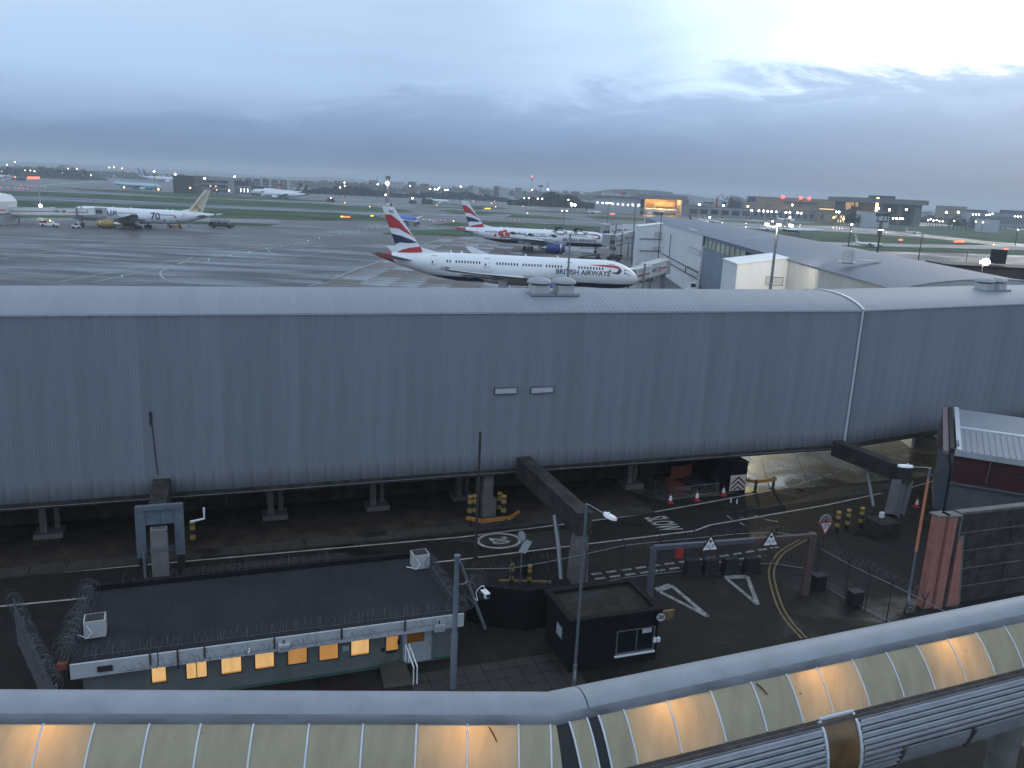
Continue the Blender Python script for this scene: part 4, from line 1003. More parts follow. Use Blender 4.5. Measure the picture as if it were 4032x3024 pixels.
bs = Gf(*z4(370, 1512), 2.3); t = thing('warning_lamp', 'small dull red lamp box at the left corner of the cabin', 'lamp', bs); mb = MB(); mb.box(bs.x, bs.y, bs.z, .5, .3, .28, A20); mb.build('box', M['oredp'], t); mb = MB(); mb.box(bs.x, bs.y, bs.z - 1.2, .1, .1, 2.3, A20); mb.build('post', M['dark'], t)

# weeds by the wall
for i, (x, y) in enumerate(((965, 1620), (1340, 1612))):
    p = Gf(*z4(x, y)); t = thing('weed', ('straggly dark shrub in front of the first lit window', 'low dark shrub growing at the foot of the cabin wall')[i], 'plant', p)
    mb = MB(); 
    for k in range(10):
        a_ = random.uniform(0, 6.28); mb.tube([p, p + Vector((math.cos(a_)*.2, math.sin(a_)*.2, .5)), p + Vector((math.cos(a_)*.5, math.sin(a_)*.45, random.uniform(.6, 1.0 + .5*(i == 0))))], [.012, .009, .004], 4)
    mb.build('stem', M['bark'], t); mb = MB()
    for k in range(140):
        a_ = random.uniform(0, 6.28); r_ = random.uniform(.1, .6); c = p + Vector((math.cos(a_)*r_, math.sin(a_)*r_, random.uniform(.25, 1.05 + .5*(i == 0)))); u = Vector((random.uniform(-1,1), random.uniform(-1,1), random.uniform(-1,1))).normalized()*.09; v = u.orthogonal().normalized()*.05
        mb.poly([c-u, c+v, c+u, c-v])
    lf = mb.build('leaves', M['leaf'], t)

# ------------------------------------------------------------------ dark brick booth
BO = Gp(1235, 1340, 3.0); BO.z = 0
def V3(a, n, z): return BO + DIR*a + NRM*n + Vector((0,0,z))
BL, BD = 5.05, 3.3
bo = thing('gatehouse_booth', 'small dark brick gatehouse with mossy sunken flat roof and a sliding window', 'building', BO)
def v3ray(f, x, y, off=0.0):
    c = BO + NRM*off; d = ray(*f(x, y)); t = c.dot(NRM)/d.dot(NRM); p = d*t; p.z += EYE; return p
wa, wb = v3ray(z5, 1672, 1380), v3ray(z5, 1885, 1360); wz0, wz1 = v3ray(z5, 1772, 1432).z, v3ray(z5, 1778, 1300).z
sa = (wa - BO).dot(DIR); sb = min((wb - BO).dot(DIR), BL - .12)
mb = MB(); mb.obox(V3(0, 0, 0), DIR*sa, NRM*.2, (0,0,2.78)); mb.obox(V3(sb, 0, 0), DIR*(BL-sb), NRM*.2, (0,0,2.78)); mb.obox(V3(sa, 0, 0), DIR*(sb-sa), NRM*.2, (0,0,wz0)); mb.obox(V3(sa, 0, wz1), DIR*(sb-sa), NRM*.2, (0,0,2.78-wz1)); mb.build('front_wall', M['dwall'], bo)
mb = MB(); mb.obox(V3(0, .2, 0), DIR*.2, NRM*(BD-.2), (0,0,2.78)); mb.obox(V3(BL-.2, .2, 0), DIR*.2, NRM*(BD-.2), (0,0,2.78)); mb.obox(V3(.2, BD-.2, 0), DIR*(BL-.4), NRM*.2, (0,0,2.78)); mb.build('side_wall', M['dwall'], bo)
mb = MB(); mb.obox(V3(.1, .1, 2.78), DIR*(BL-.2), NRM*(BD-.2), (0,0,.06)); mb.build('roof_deck', M['moss'], bo)
mb = MB(); mb.poly([V3(.6, 1.9, 2.845), V3(2.6, 2.2, 2.845), V3(3.3, 2.9, 2.845), V3(1.2, 2.6, 2.845)]); mb.build('roof_puddle', M['felt'], bo)
for o_, l_, w_ in ((V3(-.12,-.12,2.74), DIR*(BL+.24), NRM*.34), (V3(-.12,BD-.2,2.74), DIR*(BL+.24), NRM*.34), (V3(-.12,.22,2.74), DIR*.34, NRM*(BD-.42)), (V3(BL-.22,.22,2.74), DIR*.34, NRM*(BD-.42))):
    mb = MB(); mb.obox(o_, l_, w_, (0,0,.28)); mb.build('parapet', M['dwall'], bo)
for k in range(26):
    mb = MB(); mb.obox(V3(-.12 + k*.2, -.15, 2.8), DIR*.185, NRM*.03, (0,0,.215)); mb.build('coping_brick', M['dwall'], bo)
for k in range(17):
    mb = MB(); mb.obox(V3(-.15, .0 + k*.19, 2.8), DIR*.03, NRM*.175, (0,0,.215)); mb.build('coping_brick', M['dwall'], bo)
ww = sb - sa; mb = MB()
for a0, z0, dl, dz_ in ((sa-.04, wz0-.05, ww+.08, .08), (sa-.04, wz1-.03, ww+.08, .06), (sa-.04, wz0, .06, wz1-wz0), (sb-.02, wz0, .06, wz1-wz0), (sa+ww*.52, wz0, .05, wz1-wz0)): mb.obox(V3(a0, -.03, z0), DIR*dl, NRM*.07, (0,0,dz_))
wn = mb.build('window', M['steel'], bo)
mb = MB(); mb.obox(V3(sa, .05, wz0), DIR*ww, NRM*.02, (0,0,wz1-wz0)); mb.build('pane', M['glassd'], wn)
mb = MB(); mb.obox(V3(sa-.1, -.10, wz0-.13), DIR*(ww+.2), NRM*.13, (0,0,.075)); mb.build('sill', M['white'], wn)
mb = MB(); mb.obox(V3(sa+ww*.68, .02, wz1-.32), DIR*.55, NRM*.01, (0,0,.26)); mb.build('paper_notice', M['fascia'], wn)
mb = MB(); mb.obox(V3(-.035, 1.0, 1.35), NRM*.75, DIR*.03, (0,0,.65)); mb.build('side_window', M['bsteel'], bo); mb = MB(); mb.obox(V3(-.045, 1.06, 1.41), NRM*.63, DIR*.009, (0,0,.53)); mb.build('side_pane', M['greyp'], bo)
p = v3ray(z5, 1902, 1362, -.08); mb = MB(); mb.box(p.x-.08, p.y, p.z, .16, .12, .26, A20); mb.box(p.x + .13, p.y + .05, p.z, .14, .12, .24, A20); mb.build('intercom', M['white'], bo)
sg = v3ray(z5, 1930, 1230, -.25); t = thing('speed_sign', 'round twenty speed sign with yellow back board fixed to the booth corner', 'sign', sg)
def roundsign(t, c, out, r, s, fm, tm, rim=None):
    out = out.normalized(); ex = Vector((-out.y, out.x, 0)); ez = Vector((0,0,1))
    b = MB(); n = 28; ring = [c + ex*math.cos(2*math.pi*i/n)*r + ez*math.sin(2*math.pi*i/n)*r for i in range(n)]
    b.prism(ring, -out*.03); b.build('disc', rim or M['dred'], t)
    b = MB(); b.prism([c + (q - c)*.84 + out*.004 for q in ring], -out*.003); b.build('face', fm, t)
    if s:
        b = MB(); f = plane_map(c + out*.008, ex, ez); add_text(b, s, r*1.05, f, .012); b.build('numerals', tm, t)
roundsign(t, sg, -NRM - DIR*.25, .27, '20', M['cream'], M['black'], M['dark'])
mb = MB(); mb.box(sg.x + .42, sg.y + .35, sg.z - .02, .7, .14, .5, A20); mb.build('back_board', M['yline'], t)
# timber wall closing the yard
tw = thing('yard_wall', 'dark wall of vertical boards closing the small yard between cabin and booth', 'wall', Gf(*z5(870, 1045), 2.4))
pl = [Gf(*z5(x, y), 2.4) for x, y in ((800, 1020), (890, 1048), (1150, 1078), (1285, 1058))]
for a, b in zip(pl, pl[1:]):
    d_ = b - a; n_ = max(2, int(d_.length/.19)); u = d_.normalized(); s_ = Vector((-u.y, u.x, 0))
    for k in range(n_):
        mb = MB(); mb.obox(Vector((*(a + d_*(k/n_))[:2], 0)), d_*(.94/n_), s_*.12, (0,0,2.4 + .012*(k % 3))); mb.build('board', M['dwall'], tw)
p = Gf(*z5(1285, 1372)); mb = MB(); mb.box(p.x, p.y, 1.15, .28, .2, 2.3, A20); mb.build('gate_post', M['bsteel'], tw)

# ------------------------------------------------------------------ perimeter fence with barbed arms
fn = thing('perimeter_fence', 'wire security fence with forked barbed arms running along the road', 'fence', Vector((.5, 44.9, 0)))
FP = [Vector(p) for p in ((-2.3, 44.5, 0), (.5, 44.9, 0), (2.7, 46.0, 0), (5.1, 47.4, 0), (7.6, 48.9, 0), (10.1, 49.8, 0), (12.5, 50.6, 0), (15.3, 51.6, 0), (18.2, 52.2, 0), (20.4, 51.6, 0))]
FQ = [Vector(p) for p in ((20.35, 49.9, 0), (21.4, 47.6, 0), (22.15, 46.3, 0), (22.95, 45.1, 0), (23.95, 43.2, 0), (24.8, 41.5, 0))]
def fence_run(t, pts, h=2.4, arms=True):
    for i, p in enumerate(pts):
        d_ = (pts[min(i+1, len(pts)-1)] - pts[max(i-1, 0)]).normalized(); s_ = Vector((-d_.y, d_.x, 0))
        mb = MB(); mb.tube([p, p + Vector((0,0,h))], .035, 6)
        pst = mb.build('post', M['dark'], t)
        if arms:
            for k in (-1, 1):
                mb = MB(); mb.beam(p + Vector((0,0,h)), p + Vector((0,0,h+.42)) + s_*k*.3, .05, .05); mb.build('arm', M['dark'], pst)
    for z in (h - .03, .12):
        mb = MB(); mb.tube([p + Vector((0,0,z)) for p in pts], .022, 5); mb.build('rail', M['steel'], t)
    mb = MB()
    for a, b in zip(pts, pts[1:]):
        L_ = (b-a).length; k = int(L_/.22)
        for j in range(k):
            q = a.lerp(b, j/k); q2 = a.lerp(b, min(1, (j+2)/k)); q3 = a.lerp(b, max(0, (j-2)/k))
            mb.tube([q + Vector((0,0,.12)), q2 + Vector((0,0,h))], .0035, 3, cap=False); mb.tube([q + Vector((0,0,.12)), q3 + Vector((0,0,h))], .0035, 3, cap=False)
    o_ = mb.build('chain_link', M['wire'], t); o_['kind'] = 'stuff'
fence_run(fn, FP)
for a, b in zip(FP, FP[1:]): coil('', a + Vector((0,0,2.5)), b + Vector((0,0,2.5)), .2, 7, thick=.006, parent=fn)
fn2 = thing('perimeter_fence', 'rust tinted wire fence running toward the walkway below the lamp post with painted orange light', 'fence', FQ[0])
fence_run(fn2, FQ)
for a, b in zip(FQ, FQ[1:]): coil('', a + Vector((.3,0,2.3)), b + Vector((.3,0,2.3)), .36, 9, thick=.008, parent=fn2)
p = Gf(*r6(115, 972), 1.9); mb = MB(); mb.box(p.x, p.y, p.z, .58, .02, .62, A20); mb.build('red_notice', M['red'], fn); mb = MB(); mb.box(p.x - .003, p.y - .016, p.z - .18, .42, .006, .05, A20); mb.box(p.x - .003, p.y - .016, p.z - .05, .42, .006, .05, A20); mb.build('notice_print', M['oredp'], fn)

# ------------------------------------------------------------------ height restrictor
ga, gb = Gp(1412, 1183, 4.0), Gp(1755, 1157, 4.0)
hg = thing('height_barrier', 'grey and dusty red goal post height barrier over the side road', 'height barrier', Vector((ga.x, ga.y, 0)))
dust = mat('dusty_red_paint', (.085, .052, .05), .7); M['mauve'] = mat('mauve_grey_steel', (.085, .085, .10), .6)
mb = MB(); mb.beam(ga, ga.lerp(gb, .62), .26, .26); mb.build('crossbeam', M['mauve'], hg); mb = MB(); mb.beam(ga.lerp(gb, .6205), gb, .258, .258); mb.build('crossbeam', dust, hg)
mb = MB(); mb.beam(Vector((ga.x, ga.y, 0)), ga + Vector((0,0,.0)), .34, .34); mb.build('post', M['mauve'], hg)
mb = MB(); mb.beam(Vector((gb.x, gb.y, 0)), gb + Vector((0,0,.16)), .42, .42); mb.build('post', dust, hg)
def tri_sign(c, out, r, label):
    t = thing('height_sign', label, 'sign', c); ex = Vector((-out.y, out.x, 0)); ez = Vector((0,0,1)); f = plane_map(c, ex, ez)
    tri = [(-r, -r*.62), (r, -r*.62), (0, r*1.12)]
    b = MB(); b.prism([f(*q) for q in tri], -out*.03); b.build('plate', M['dred'], t)
    b = MB(); b.prism([f(q[0]*.76, q[1]*.76) + out*.004 for q in tri], -out*.003); b.build('face', M['white'], t)
    b = MB(); g_ = plane_map(c + out*.009, ex, ez); b.poly([g_(-r*.2, r*.52), g_(r*.2, r*.52), g_(0, r*.16)]); b.poly([g_(-r*.09, -r*.45), g_(r*.09, -r*.45), g_(0, -r*.3)]); add_text(b, '12\'-3"', r*.42, lambda x, y: g_(x, y - r*.12), .006); b.build('figures', M['black'], t)
u_ = (gb - ga).normalized(); outv = Vector((u_.y, -u_.x, 0))
for f_, l_ in (((290, 915), 'red bordered triangular height sign nearer the left post'), ((647, 880), 'red bordered triangular height sign nearer the right post')):
    p = Gf(*r6(*f_), 3.95); s_ = (p - ga).dot(u_); tri_sign(ga + u_*s_ + outv*.24 + Vector((0,0,.0)), outv, .62, l_)
# water filled barrier blocks
for i, (x, y) in enumerate(((190, 1098), (300, 1094), (420, 1088), (550, 1084))):
    p = Gf(*r6(x, y)); t = thing('barrier_block', ('first', 'second', 'third', 'fourth')[i] + ' from the left of four black plastic barrier blocks behind the fence', 'barrier block', p, group='black barrier blocks')
    mb = MB(); e_, n_ = DIR*.55, NRM*.35
    mb.add([p-e_-n_, p+e_-n_, p+e_+n_, p-e_+n_, p-e_*.86-n_*.6+Vector((0,0,1.05)), p+e_*.86-n_*.6+Vector((0,0,1.05)), p+e_*.86+n_*.6+Vector((0,0,1.05)), p-e_*.86+n_*.6+Vector((0,0,1.05))], [(3,2,1,0),(4,5,6,7),(0,1,5,4),(1,2,6,5),(2,3,7,6),(3,0,4,7)]); mb.build('body', M['black'], t)
    for s_ in (-.5, .5):
        mb = MB(); q = p + DIR*s_*.9 - NRM*.33; mb.box(q.x, q.y, .1, .3, .12, .16, A20); mb.build('fork_slot', M['dark'], t)
    mb = MB(); mb.lathe([(.09, 1.05), (.08, 1.11)], 10, p); mb.build('filler_cap', M['dark'], t)
for (x, y), l_ in (((955, 1185), 'dark bin shaped block beyond the dusty red post'), ((1178, 1285), 'dark low block inside the rust tinted fence')):
    p = Gf(*r6(x, y)); t = thing('barrier_block', l_, 'barrier block', p); mb = MB(); mb.box(p.x, p.y, .45, .8, .6, .9, A20); mb.build('body', M['black'], t); mb = MB(); mb.box(p.x, p.y, .94, .86, .66, .08, A20); mb.build('lid', M['dark'], t)

# ------------------------------------------------------------------ road signs
gw = Gf(*r6(1001, 828), 2.05); base = Vector((gw.x, gw.y, 0))
t = thing('give_way_sign', 'give way triangle with a round sign back behind it on one post', 'sign', base)
mb = MB(); mb.tube([base, gw + Vector((0,0,.75))], .04, 8); mb.build('post', M['dark'], t)
out = (-NRM).normalized(); ex = Vector((-out.y, out.x, 0)); ez = Vector((0,0,1)); f = plane_map(gw + out*.06 + Vector((0,0,.25)), ex, ez); r = .58
mb = MB(); mb.prism([f(-r, r*.62), f(r, r*.62), f(0, -r*1.12)], -out*.02); mb.build('plate', M['red'], t)
mb = MB(); mb.prism([f(-r*.74, r*.46) + out*.004, f(r*.74, r*.46) + out*.004, f(0, -r*.8) + out*.004], -out*.003); mb.build('face', M['white'], t)
mb = MB(); g_ = plane_map(gw + out*.068 + Vector((0,0,.25)), ex, ez); add_text(mb, 'GIVE', r*.44, lambda x, y: g_(x, y + r*.2), .008); add_text(mb, 'WAY', r*.30, lambda x, y: g_(x, y - r*.16), .006); mb.build('lettering', M['black'], t)
roundsign(t, gw + NRM*.06 + Vector((0,0,.62)), -NRM, .5, None, mat('mauve_grey_paint', (.16,.13,.15), .7), M['black'], M['greyp'])
sp = Gf(*z5(1108, 1035)); t = thing('road_sign', 'road sign seen from behind with a slanted plate, between two short bollards', 'sign', sp)
mb = MB(); mb.tube([sp, sp + Vector((0,0,3.4))], .05, 8); mb.build('post', M['steel'], t)
c = sp + Vector((0,0,3.2)); roundsign(t, c - DIR*.05, -DIR*.8 - NRM*.35, .36, None, M['greyp'], M['black'], M['steel'])
mb = MB(); q = sp + Vector((.12,-.08,2.5)); mb.beam(q + Vector((-.1,0,-.35)) , q + Vector((.28,.05,.45)), .5, .02, 0, NRM); mb.build('plate', M['fascia'], t)
ap_ = thing('kerb_strip', 'yellow edged kerb at the foot of the round backed road sign', 'kerb', Gf(*z5(1108, 1040)))
a, b = Gf(*z5(985, 1022)), Gf(*z5(1290, 1030)); mb = MB(); mb.beam(a + Vector((0,0,.06)), b + Vector((0,0,.06)), .2, .12); mb.build('kerb', M['yline'], ap_)

# ------------------------------------------------------------------ lamp posts and poles
def lamp_post(label, base, h, tip, stripe=False):
    t = thing('street_lamp', label, 'street lamp', base); b = Vector(base)
    mb = MB(); mb.lathe([(.10, .01), (.10, 1.3), (.075, 1.32), (.062, h)], 12, b); mb.build('pole', M['steel'], t, True)
    if stripe:
        mb = MB(); mb.lathe([(.0885, h*.42), (.0765, h*.93)], 12, b, cap=False); mb.build('painted_orange_light', mat('painted_orange_light', (.55, .19, .10), .55), t, True)  # coloured band stands in for orange light along the pole
    top = b + Vector((0,0,h)); tip = Vector(tip); d = (tip - top); d.z = 0; L_ = d.length; u = d.normalized(); s_ = Vector((-u.y, u.x, 0)); a0 = top + u*(L_ - .85)
    mb = MB(); mb.tube([top + Vector((0,0,-.08)), top + u*.15 + Vector((0,0,.02)), a0 + Vector((0,0,.0))], .032, 8); mb.build('arm', M['steel'], t, True)
    mb = MB(); pr_ = [(0, .07), (.12, .14), (.35, .19), (.62, .18), (.80, .11), (.88, .03)]
    vs = []; 
    for x, w_ in pr_:
        c = a0 + u*x
        vs += [c + s_*w_ + Vector((0,0,-.02)), c + s_*w_*.6 + Vector((0,0,.10)), c - s_*w_*.6 + Vector((0,0,.10)), c - s_*w_ + Vector((0,0,-.02))]
    fs = [(4*i+j, 4*i+(j+1) % 4, 4*i+4+(j+1) % 4, 4*i+4+j) for i in range(len(pr_)-1) for j in range(4)] + [(0,1,2,3), (20,21,22,23)]
    mb.add(vs, fs); ln = mb.build('lantern', M['white'], t, True)
    mb = MB(); mb.poly([a0 + u*.2 + s_*.12 + Vector((0,0,-.025)), a0 + u*.75 + s_*.09 + Vector((0,0,-.025)), a0 + u*.75 - s_*.09 + Vector((0,0,-.025)), a0 + u*.2 - s_*.12 + Vector((0,0,-.025))]); mb.build('diffuser', M['greyp'], ln)
    mb = MB(); mb.lathe([(.05, .09), (.05, .17), (.02, .2)], 10, a0 + u*.3); mb.build('photocell', M['white'], ln)
    mb = MB(); q = b + Vector((0,-.10,.8)); mb.box(q.x, q.y, q.z, .1, .02, .5); mb.build('hatch', M['greyp'], t)
    return t
lamp_post('pale grey street lamp standing before the dark booth', (3.78, 36.75, 0), 9.75, Gp(1330, 1133, 9.55))
lamp_post('street lamp with orange light painted onto its pole by the salmon buttresses', (24.85, 46.7, 0), 9.15, Gp(1940, 1007, 9.15), True)
s20 = atp(1965, 1318, 46.3); t = thing('speed_sign', 'round grey twenty speed sign low on the lamp post with painted orange light', 'sign', s20); roundsign(t, s20, -NRM, .33, '20', mat('dull_sign_face', (.20,.19,.18), .7), M['black'], M['dark'])
cp = Vector((-2.2, 36.2, 0)); t = thing('camera_pole', 'thick grey pole with a hinged drop arm at the right end of the cabin', 'pole', cp)
mb = MB(); mb.lathe([(.16, 0), (.16, 3.0), (.13, 3.05), (.12, 6.9), (.15, 6.92), (.15, 7.1), (.02, 7.14)], 14, cp); mb.build('mast', M['bsteel'], t, True)
tp = cp + Vector((.12, 0, 6.8)); te = atp(1048, 1358, 36.9); mb = MB(); mb.tube([tp, te], .075, 10); mb.build('drop_arm', M['steel'], t, True)
mb = MB(); mid = tp.lerp(te, .45); mb.tube(smooth_pts([cp + Vector((.12,0,5.6)), cp + Vector((.4,-.1,5.7)), tp.lerp(te, .28)]), .03, 6); mb.build('stay', M['steel'], t, True)
cc_ = atp(1049, 1284, 36.6); t2 = thing('security_camera', 'white security camera hanging off the drop arm on curled cables', 'camera', cc_)
mb = MB(); mb.box(cc_.x, cc_.y, cc_.z, .24, .42, .24, .5); mb.build('housing', M['white'], t2); mb = MB(); mb.box(cc_.x-.02, cc_.y, cc_.z + .14, .3, .5, .02, .5); mb.build('sunshield', M['white'], t2); mb = MB(); mb.box(cc_.x + .13, cc_.y - .2, cc_.z, .16, .02, .16, .5); mb.build('lens', M['black'], t2)
ar = tp.lerp(te, .50); mb = MB(); mb.tube(smooth_pts([ar, ar + Vector((.25, 0, -.25)), cc_ + Vector((-.45, 0, .1)), cc_ + Vector((-.15, 0, .45)), cc_ + Vector((0,0,.12))]), .022, 6); mb.build('cable', M['white'], t2, True)
mb = MB(); mb.box(cc_.x - .22, cc_.y, cc_.z - .08, .12, .3, .3, .5); mb.build('bracket', M['dark'], t2)
dm = Vector((-1.88, 50.97, 0)); t = thing('lighting_mast', 'thin dark lamp column without a lantern rising before the corridor', 'pole', dm); mb = MB(); mb.lathe([(.10, 0), (.085, 5), (.08, 8.8), (.01, 8.82)], 10, dm); mb.build('shaft', mat('rusty_dark', (.045,.03,.03), .8), t, True); mb = MB(); mb.lathe([(.16, 0), (.16, .2), (.1, .24)], 10, dm); mb.build('base', M['dark'], t)

# ================================================================== skylit walkway close below the viewer
WP = wet  # (kept name for readability)
def mat_panel():
    m = bpy.data.materials.new('translucent_panel'); m.use_nodes = True; t = m.node_tree; t.nodes.clear(); L = t.links.new; NN = t.nodes.new
    tcn = NN('ShaderNodeTexCoord'); oi = NN('ShaderNodeObjectInfo')
    ad = NN('ShaderNodeVectorMath'); ad.operation = 'ADD'; L(tcn.outputs['Object'], ad.inputs[0])
    sc_ = NN('ShaderNodeVectorMath'); sc_.operation = 'SCALE'; L(oi.outputs['Location'], sc_.inputs[0]); sc_.inputs['Scale'].default_value = 1.7; L(sc_.outputs[0], ad.inputs[1])
    mp = NN('ShaderNodeMapping'); L(ad.outputs[0], mp.inputs[0]); mp.inputs['Scale'].default_value = (2.5, .8, .8)
    nz = NN('ShaderNodeTexNoise'); nz.inputs['Scale'].default_value = 1.6; nz.inputs['Detail'].default_value = 7; L(mp.outputs[0], nz.inputs['Vector'])
    rp = NN('ShaderNodeValToRGB'); L(nz.outputs[0], rp.inputs[0]); rp.color_ramp.elements[0].position = .28; rp.color_ramp.elements[0].color = (.38, .315, .19, 1); rp.color_ramp.elements[1].position = .72; rp.color_ramp.elements[1].color = (.50, .425, .27, 1)
    n2 = NN('ShaderNodeTexNoise'); n2.inputs['Scale'].default_value = 7; n2.inputs['Detail'].default_value = 5; L(ad.outputs[0], n2.inputs['Vector'])
    r2 = NN('ShaderNodeValToRGB'); L(n2.outputs[0], r2.inputs[0]); r2.color_ramp.elements[0].position = .70; r2.color_ramp.elements[1].position = .78
    mx = NN('ShaderNodeMixRGB'); L(r2.outputs[0], mx.inputs[0]); L(rp.outputs[0], mx.inputs[1]); mx.inputs[2].default_value = (.13, .12, .08, 1)
    df = NN('ShaderNodeBsdfDiffuse'); L(mx.outputs[0], df.inputs[0]); tr = NN('ShaderNodeBsdfTranslucent'); L(mx.outputs[0], tr.inputs[0])
    gl_ = NN('ShaderNodeBsdfGlossy'); gl_.inputs['Roughness'].default_value = .35; gl_.inputs[0].default_value = (.8, .85, .9, 1)
    m1 = NN('ShaderNodeMixShader'); m1.inputs[0].default_value = .38; L(df.outputs[0], m1.inputs[1]); L(tr.outputs[0], m1.inputs[2])
    m2 = NN('ShaderNodeMixShader'); m2.inputs[0].default_value = .06; L(m1.outputs[0], m2.inputs[1]); L(gl_.outputs[0], m2.inputs[2])
    o = NN('ShaderNodeOutputMaterial'); L(m2.outputs[0], o.inputs[0]); return m
M['panel'] = mat_panel()
M['cap'] = mat('cap_sheet', (.26, .275, .305), .6, .1, .10, 1.5, .05, .5, dirt=((.13, .14, .155), 1.2, .62), streak=(1, 1, 1))
M['rib'] = mat('ribbed_aluminium', (.33, .335, .355), .42, .4, .12, 2.0, streak=(.3, 3, 3))
M['gutter'] = mat('gutter_grime', (.085, .07, .065), .8, 0, .3, 4)
PANEL = [(-.34, 14.62), (-.50, 14.52), (-.66, 14.38), (-.82, 14.20), (-.96, 14.02), (-1.05, 13.88)]
CAPP = [(-.40, 14.56), (-.40, 14.63), (-.36, 14.72), (-.26, 14.82), (-.12, 14.88), (0, 14.90), (.12, 14.88), (.26, 14.82), (.36, 14.72), (.40, 14.63), (.40, 14.56)]
SIDE = [(-1.10, 13.80), (-1.20, 13.79), (-1.27, 13.66), (-1.31, 13.55), (-1.36, 13.43), (-1.41, 13.31), (-1.44, 13.20), (-1.46, 13.08), (-1.46, 12.95), (-1.44, 12.82), (-1.40, 12.69), (-1.33, 12.56)]
wk = thing('skylit_walkway', 'raised walkway roofed with yellowish translucent panels crossing the bottom of the view', 'walkway', (1.74, 13.93, 0))
PR = Vector((1.74, 13.93, 0)) + Vector((-.3857, .9227, 0))*.02
dR = Vector((.9227, .3857, 0)); nR = Vector((-.3857, .9227, 0)); dL = Vector((.9974, .0721, 0)); nL = Vector((-.0721, .9974, 0))
KA = -.80
PK = PR + dR*KA
mit = (dR + dL).normalized()
def VR(a, n, z):
    p = PK + dR*a + nR*n
    return Vector((p.x, p.y, z))
def VL(a, n, z):
    p = PK + dL*a + nL*n
    return Vector((p.x, p.y, z))
tanm = math.tan(math.acos(max(-1, min(1, dR.dot(dL))))/2)
def clipR(a, n): return a if a > 0 else n*tanm*(-1)
def loft(fn, a0, a1, prof, m, name, smooth=True, segs=1, thick=0.0):
    mb = MB(); P = len(prof); vs = []
    for i in range(segs + 1):
        for n, z in prof: vs.append(fn(a0 + (a1-a0)*i/segs, n, z))
    mb.add(vs, [(i*P+j, (i+1)*P+j, (i+1)*P+j+1, i*P+j+1) for i in range(segs) for j in range(P-1)])
    return mb.build(name, m, wk, smooth)
def FR(a, n, z): return VR(a if a > 1e-6 else n*tanm, n, z)   # mitred at the kink
def FL(a, n, z): return VL(a if a < -1e-6 else -n*tanm, n, z)
seam = .62
loft(FR, 0, seam - .012, CAPP, M['cap'], 'ridge_cap'); loft(FR, seam + .012, 22, CAPP, M['cap'], 'ridge_cap', segs=1); loft(FL, -16, 0, CAPP, M['cap'], 'ridge_cap')
M['lip'] = mat('cap_lip_grime', (.17, .178, .198), .6, .1, .25, 2.5, streak=(.3, 1, 1))
LIP = [(-.403, 14.555), (-.404, 14.632), (-.364, 14.722), (-.34, 14.745)]
loft(FR, 0, 22, LIP, M['lip'], 'cap_lip'); loft(FL, -16, 0, LIP, M['lip'], 'cap_lip')
loft(FR, seam - .02, seam + .02, [(n*1.005, z - .006) for n, z in CAPP], M['black'], 'cap_seam')
mirror = [(-n, z) for n, z in PANEL]
def panels(fn, posts):
    for a, b in zip(posts, posts[1:]):
        loft(fn, a + (.02 if abs(a) > 1e-6 else 0), b - (.02 if abs(b) > 1e-6 else 0), PANEL, M['panel'], 'skylight_panel'); loft(fn, a + .02, b - .02, mirror, M['panel'], 'skylight_panel')
def bar(fn, a, w=.034, two=True):
    for pr_ in (PANEL, mirror):
        mb = MB(); pts = [(n, z + .02) for n, z in pr_]
        vs = []
        for n, z in pts: vs += [fn(a - w/2, n, z - .03), fn(a - w/2, n, z), fn(a + w/2, n, z), fn(a + w/2, n, z - .03)]
        mb.add(vs, [(4*i+j, 4*i+j+1, 4*i+5+j, 4*i+4+j) for i in range(len(pts)-1) for j in range(3)]); mb.build('glazing_bar', M['trim'], wk)
def black(fn, a0, a1):
    loft(fn, a0, a1, [(n, z - .01) for n, z in PANEL], M['black'], 'expansion_strip'); loft(fn, a0, a1, [(-n, z - .01) for n, z in PANEL], M['black'], 'expansion_strip')
OFF = -KA
RP = [v + OFF for v in (.0, .53, 1.48, 2.48, 3.45, 4.34, 5.13, 6.09, 7.04, 7.93, 8.87, 9.77)]
while RP[-1] < 20: RP.append(RP[-1] + .925)
panels(FR, RP)
for a in RP: bar(FR, a)
panels(FR, [.20, .56]); bar(FR, .20); bar(FR, .56); black(FR, 0, .18); black(FR, .585, .79)
# left run: measured from its own origin, shift to the kink
sh = (PK - Vector((-8.79, 12.95, 0)) ).dot(dL)
LP = [.91, 1.77, 2.70, 3.58, 4.49, 5.46, 6.41, 7.36, 8.27, 9.19]
LP = [v - sh for v in [-3.7, -2.78, -1.86, -.94, -.02] + LP]
panels(FL, LP + [0])
for a in LP + [-.04]: bar(FL, a)
for fn, a0, a1 in ((FR, 0, 22), (FL, -16, 0)):
    loft(fn, a0, a1, [(-1.04, 13.87), (-1.08, 13.80), (-1.12, 13.80), (-1.13, 13.86), (-1.16, 13.86), (-1.18, 13.80)], M['gutter'], 'gutter', False)
    loft(fn, a0, a1, [(1.05, 13.88), (1.3, 13.4), (1.4, 12.6)], M['dark'], 'far_side', False)
    loft(fn, a0, a1, [(-1.02, 13.84), (-1.02, 12.6), (1.02, 12.6), (1.02, 13.84)], M['cream'], 'inner_lining', False)
    loft(fn, a0, a1, [(-1.30, 12.5), (-.9, 12.3), (.9, 12.3), (1.4, 12.6)], M['dark'], 'underside', False)
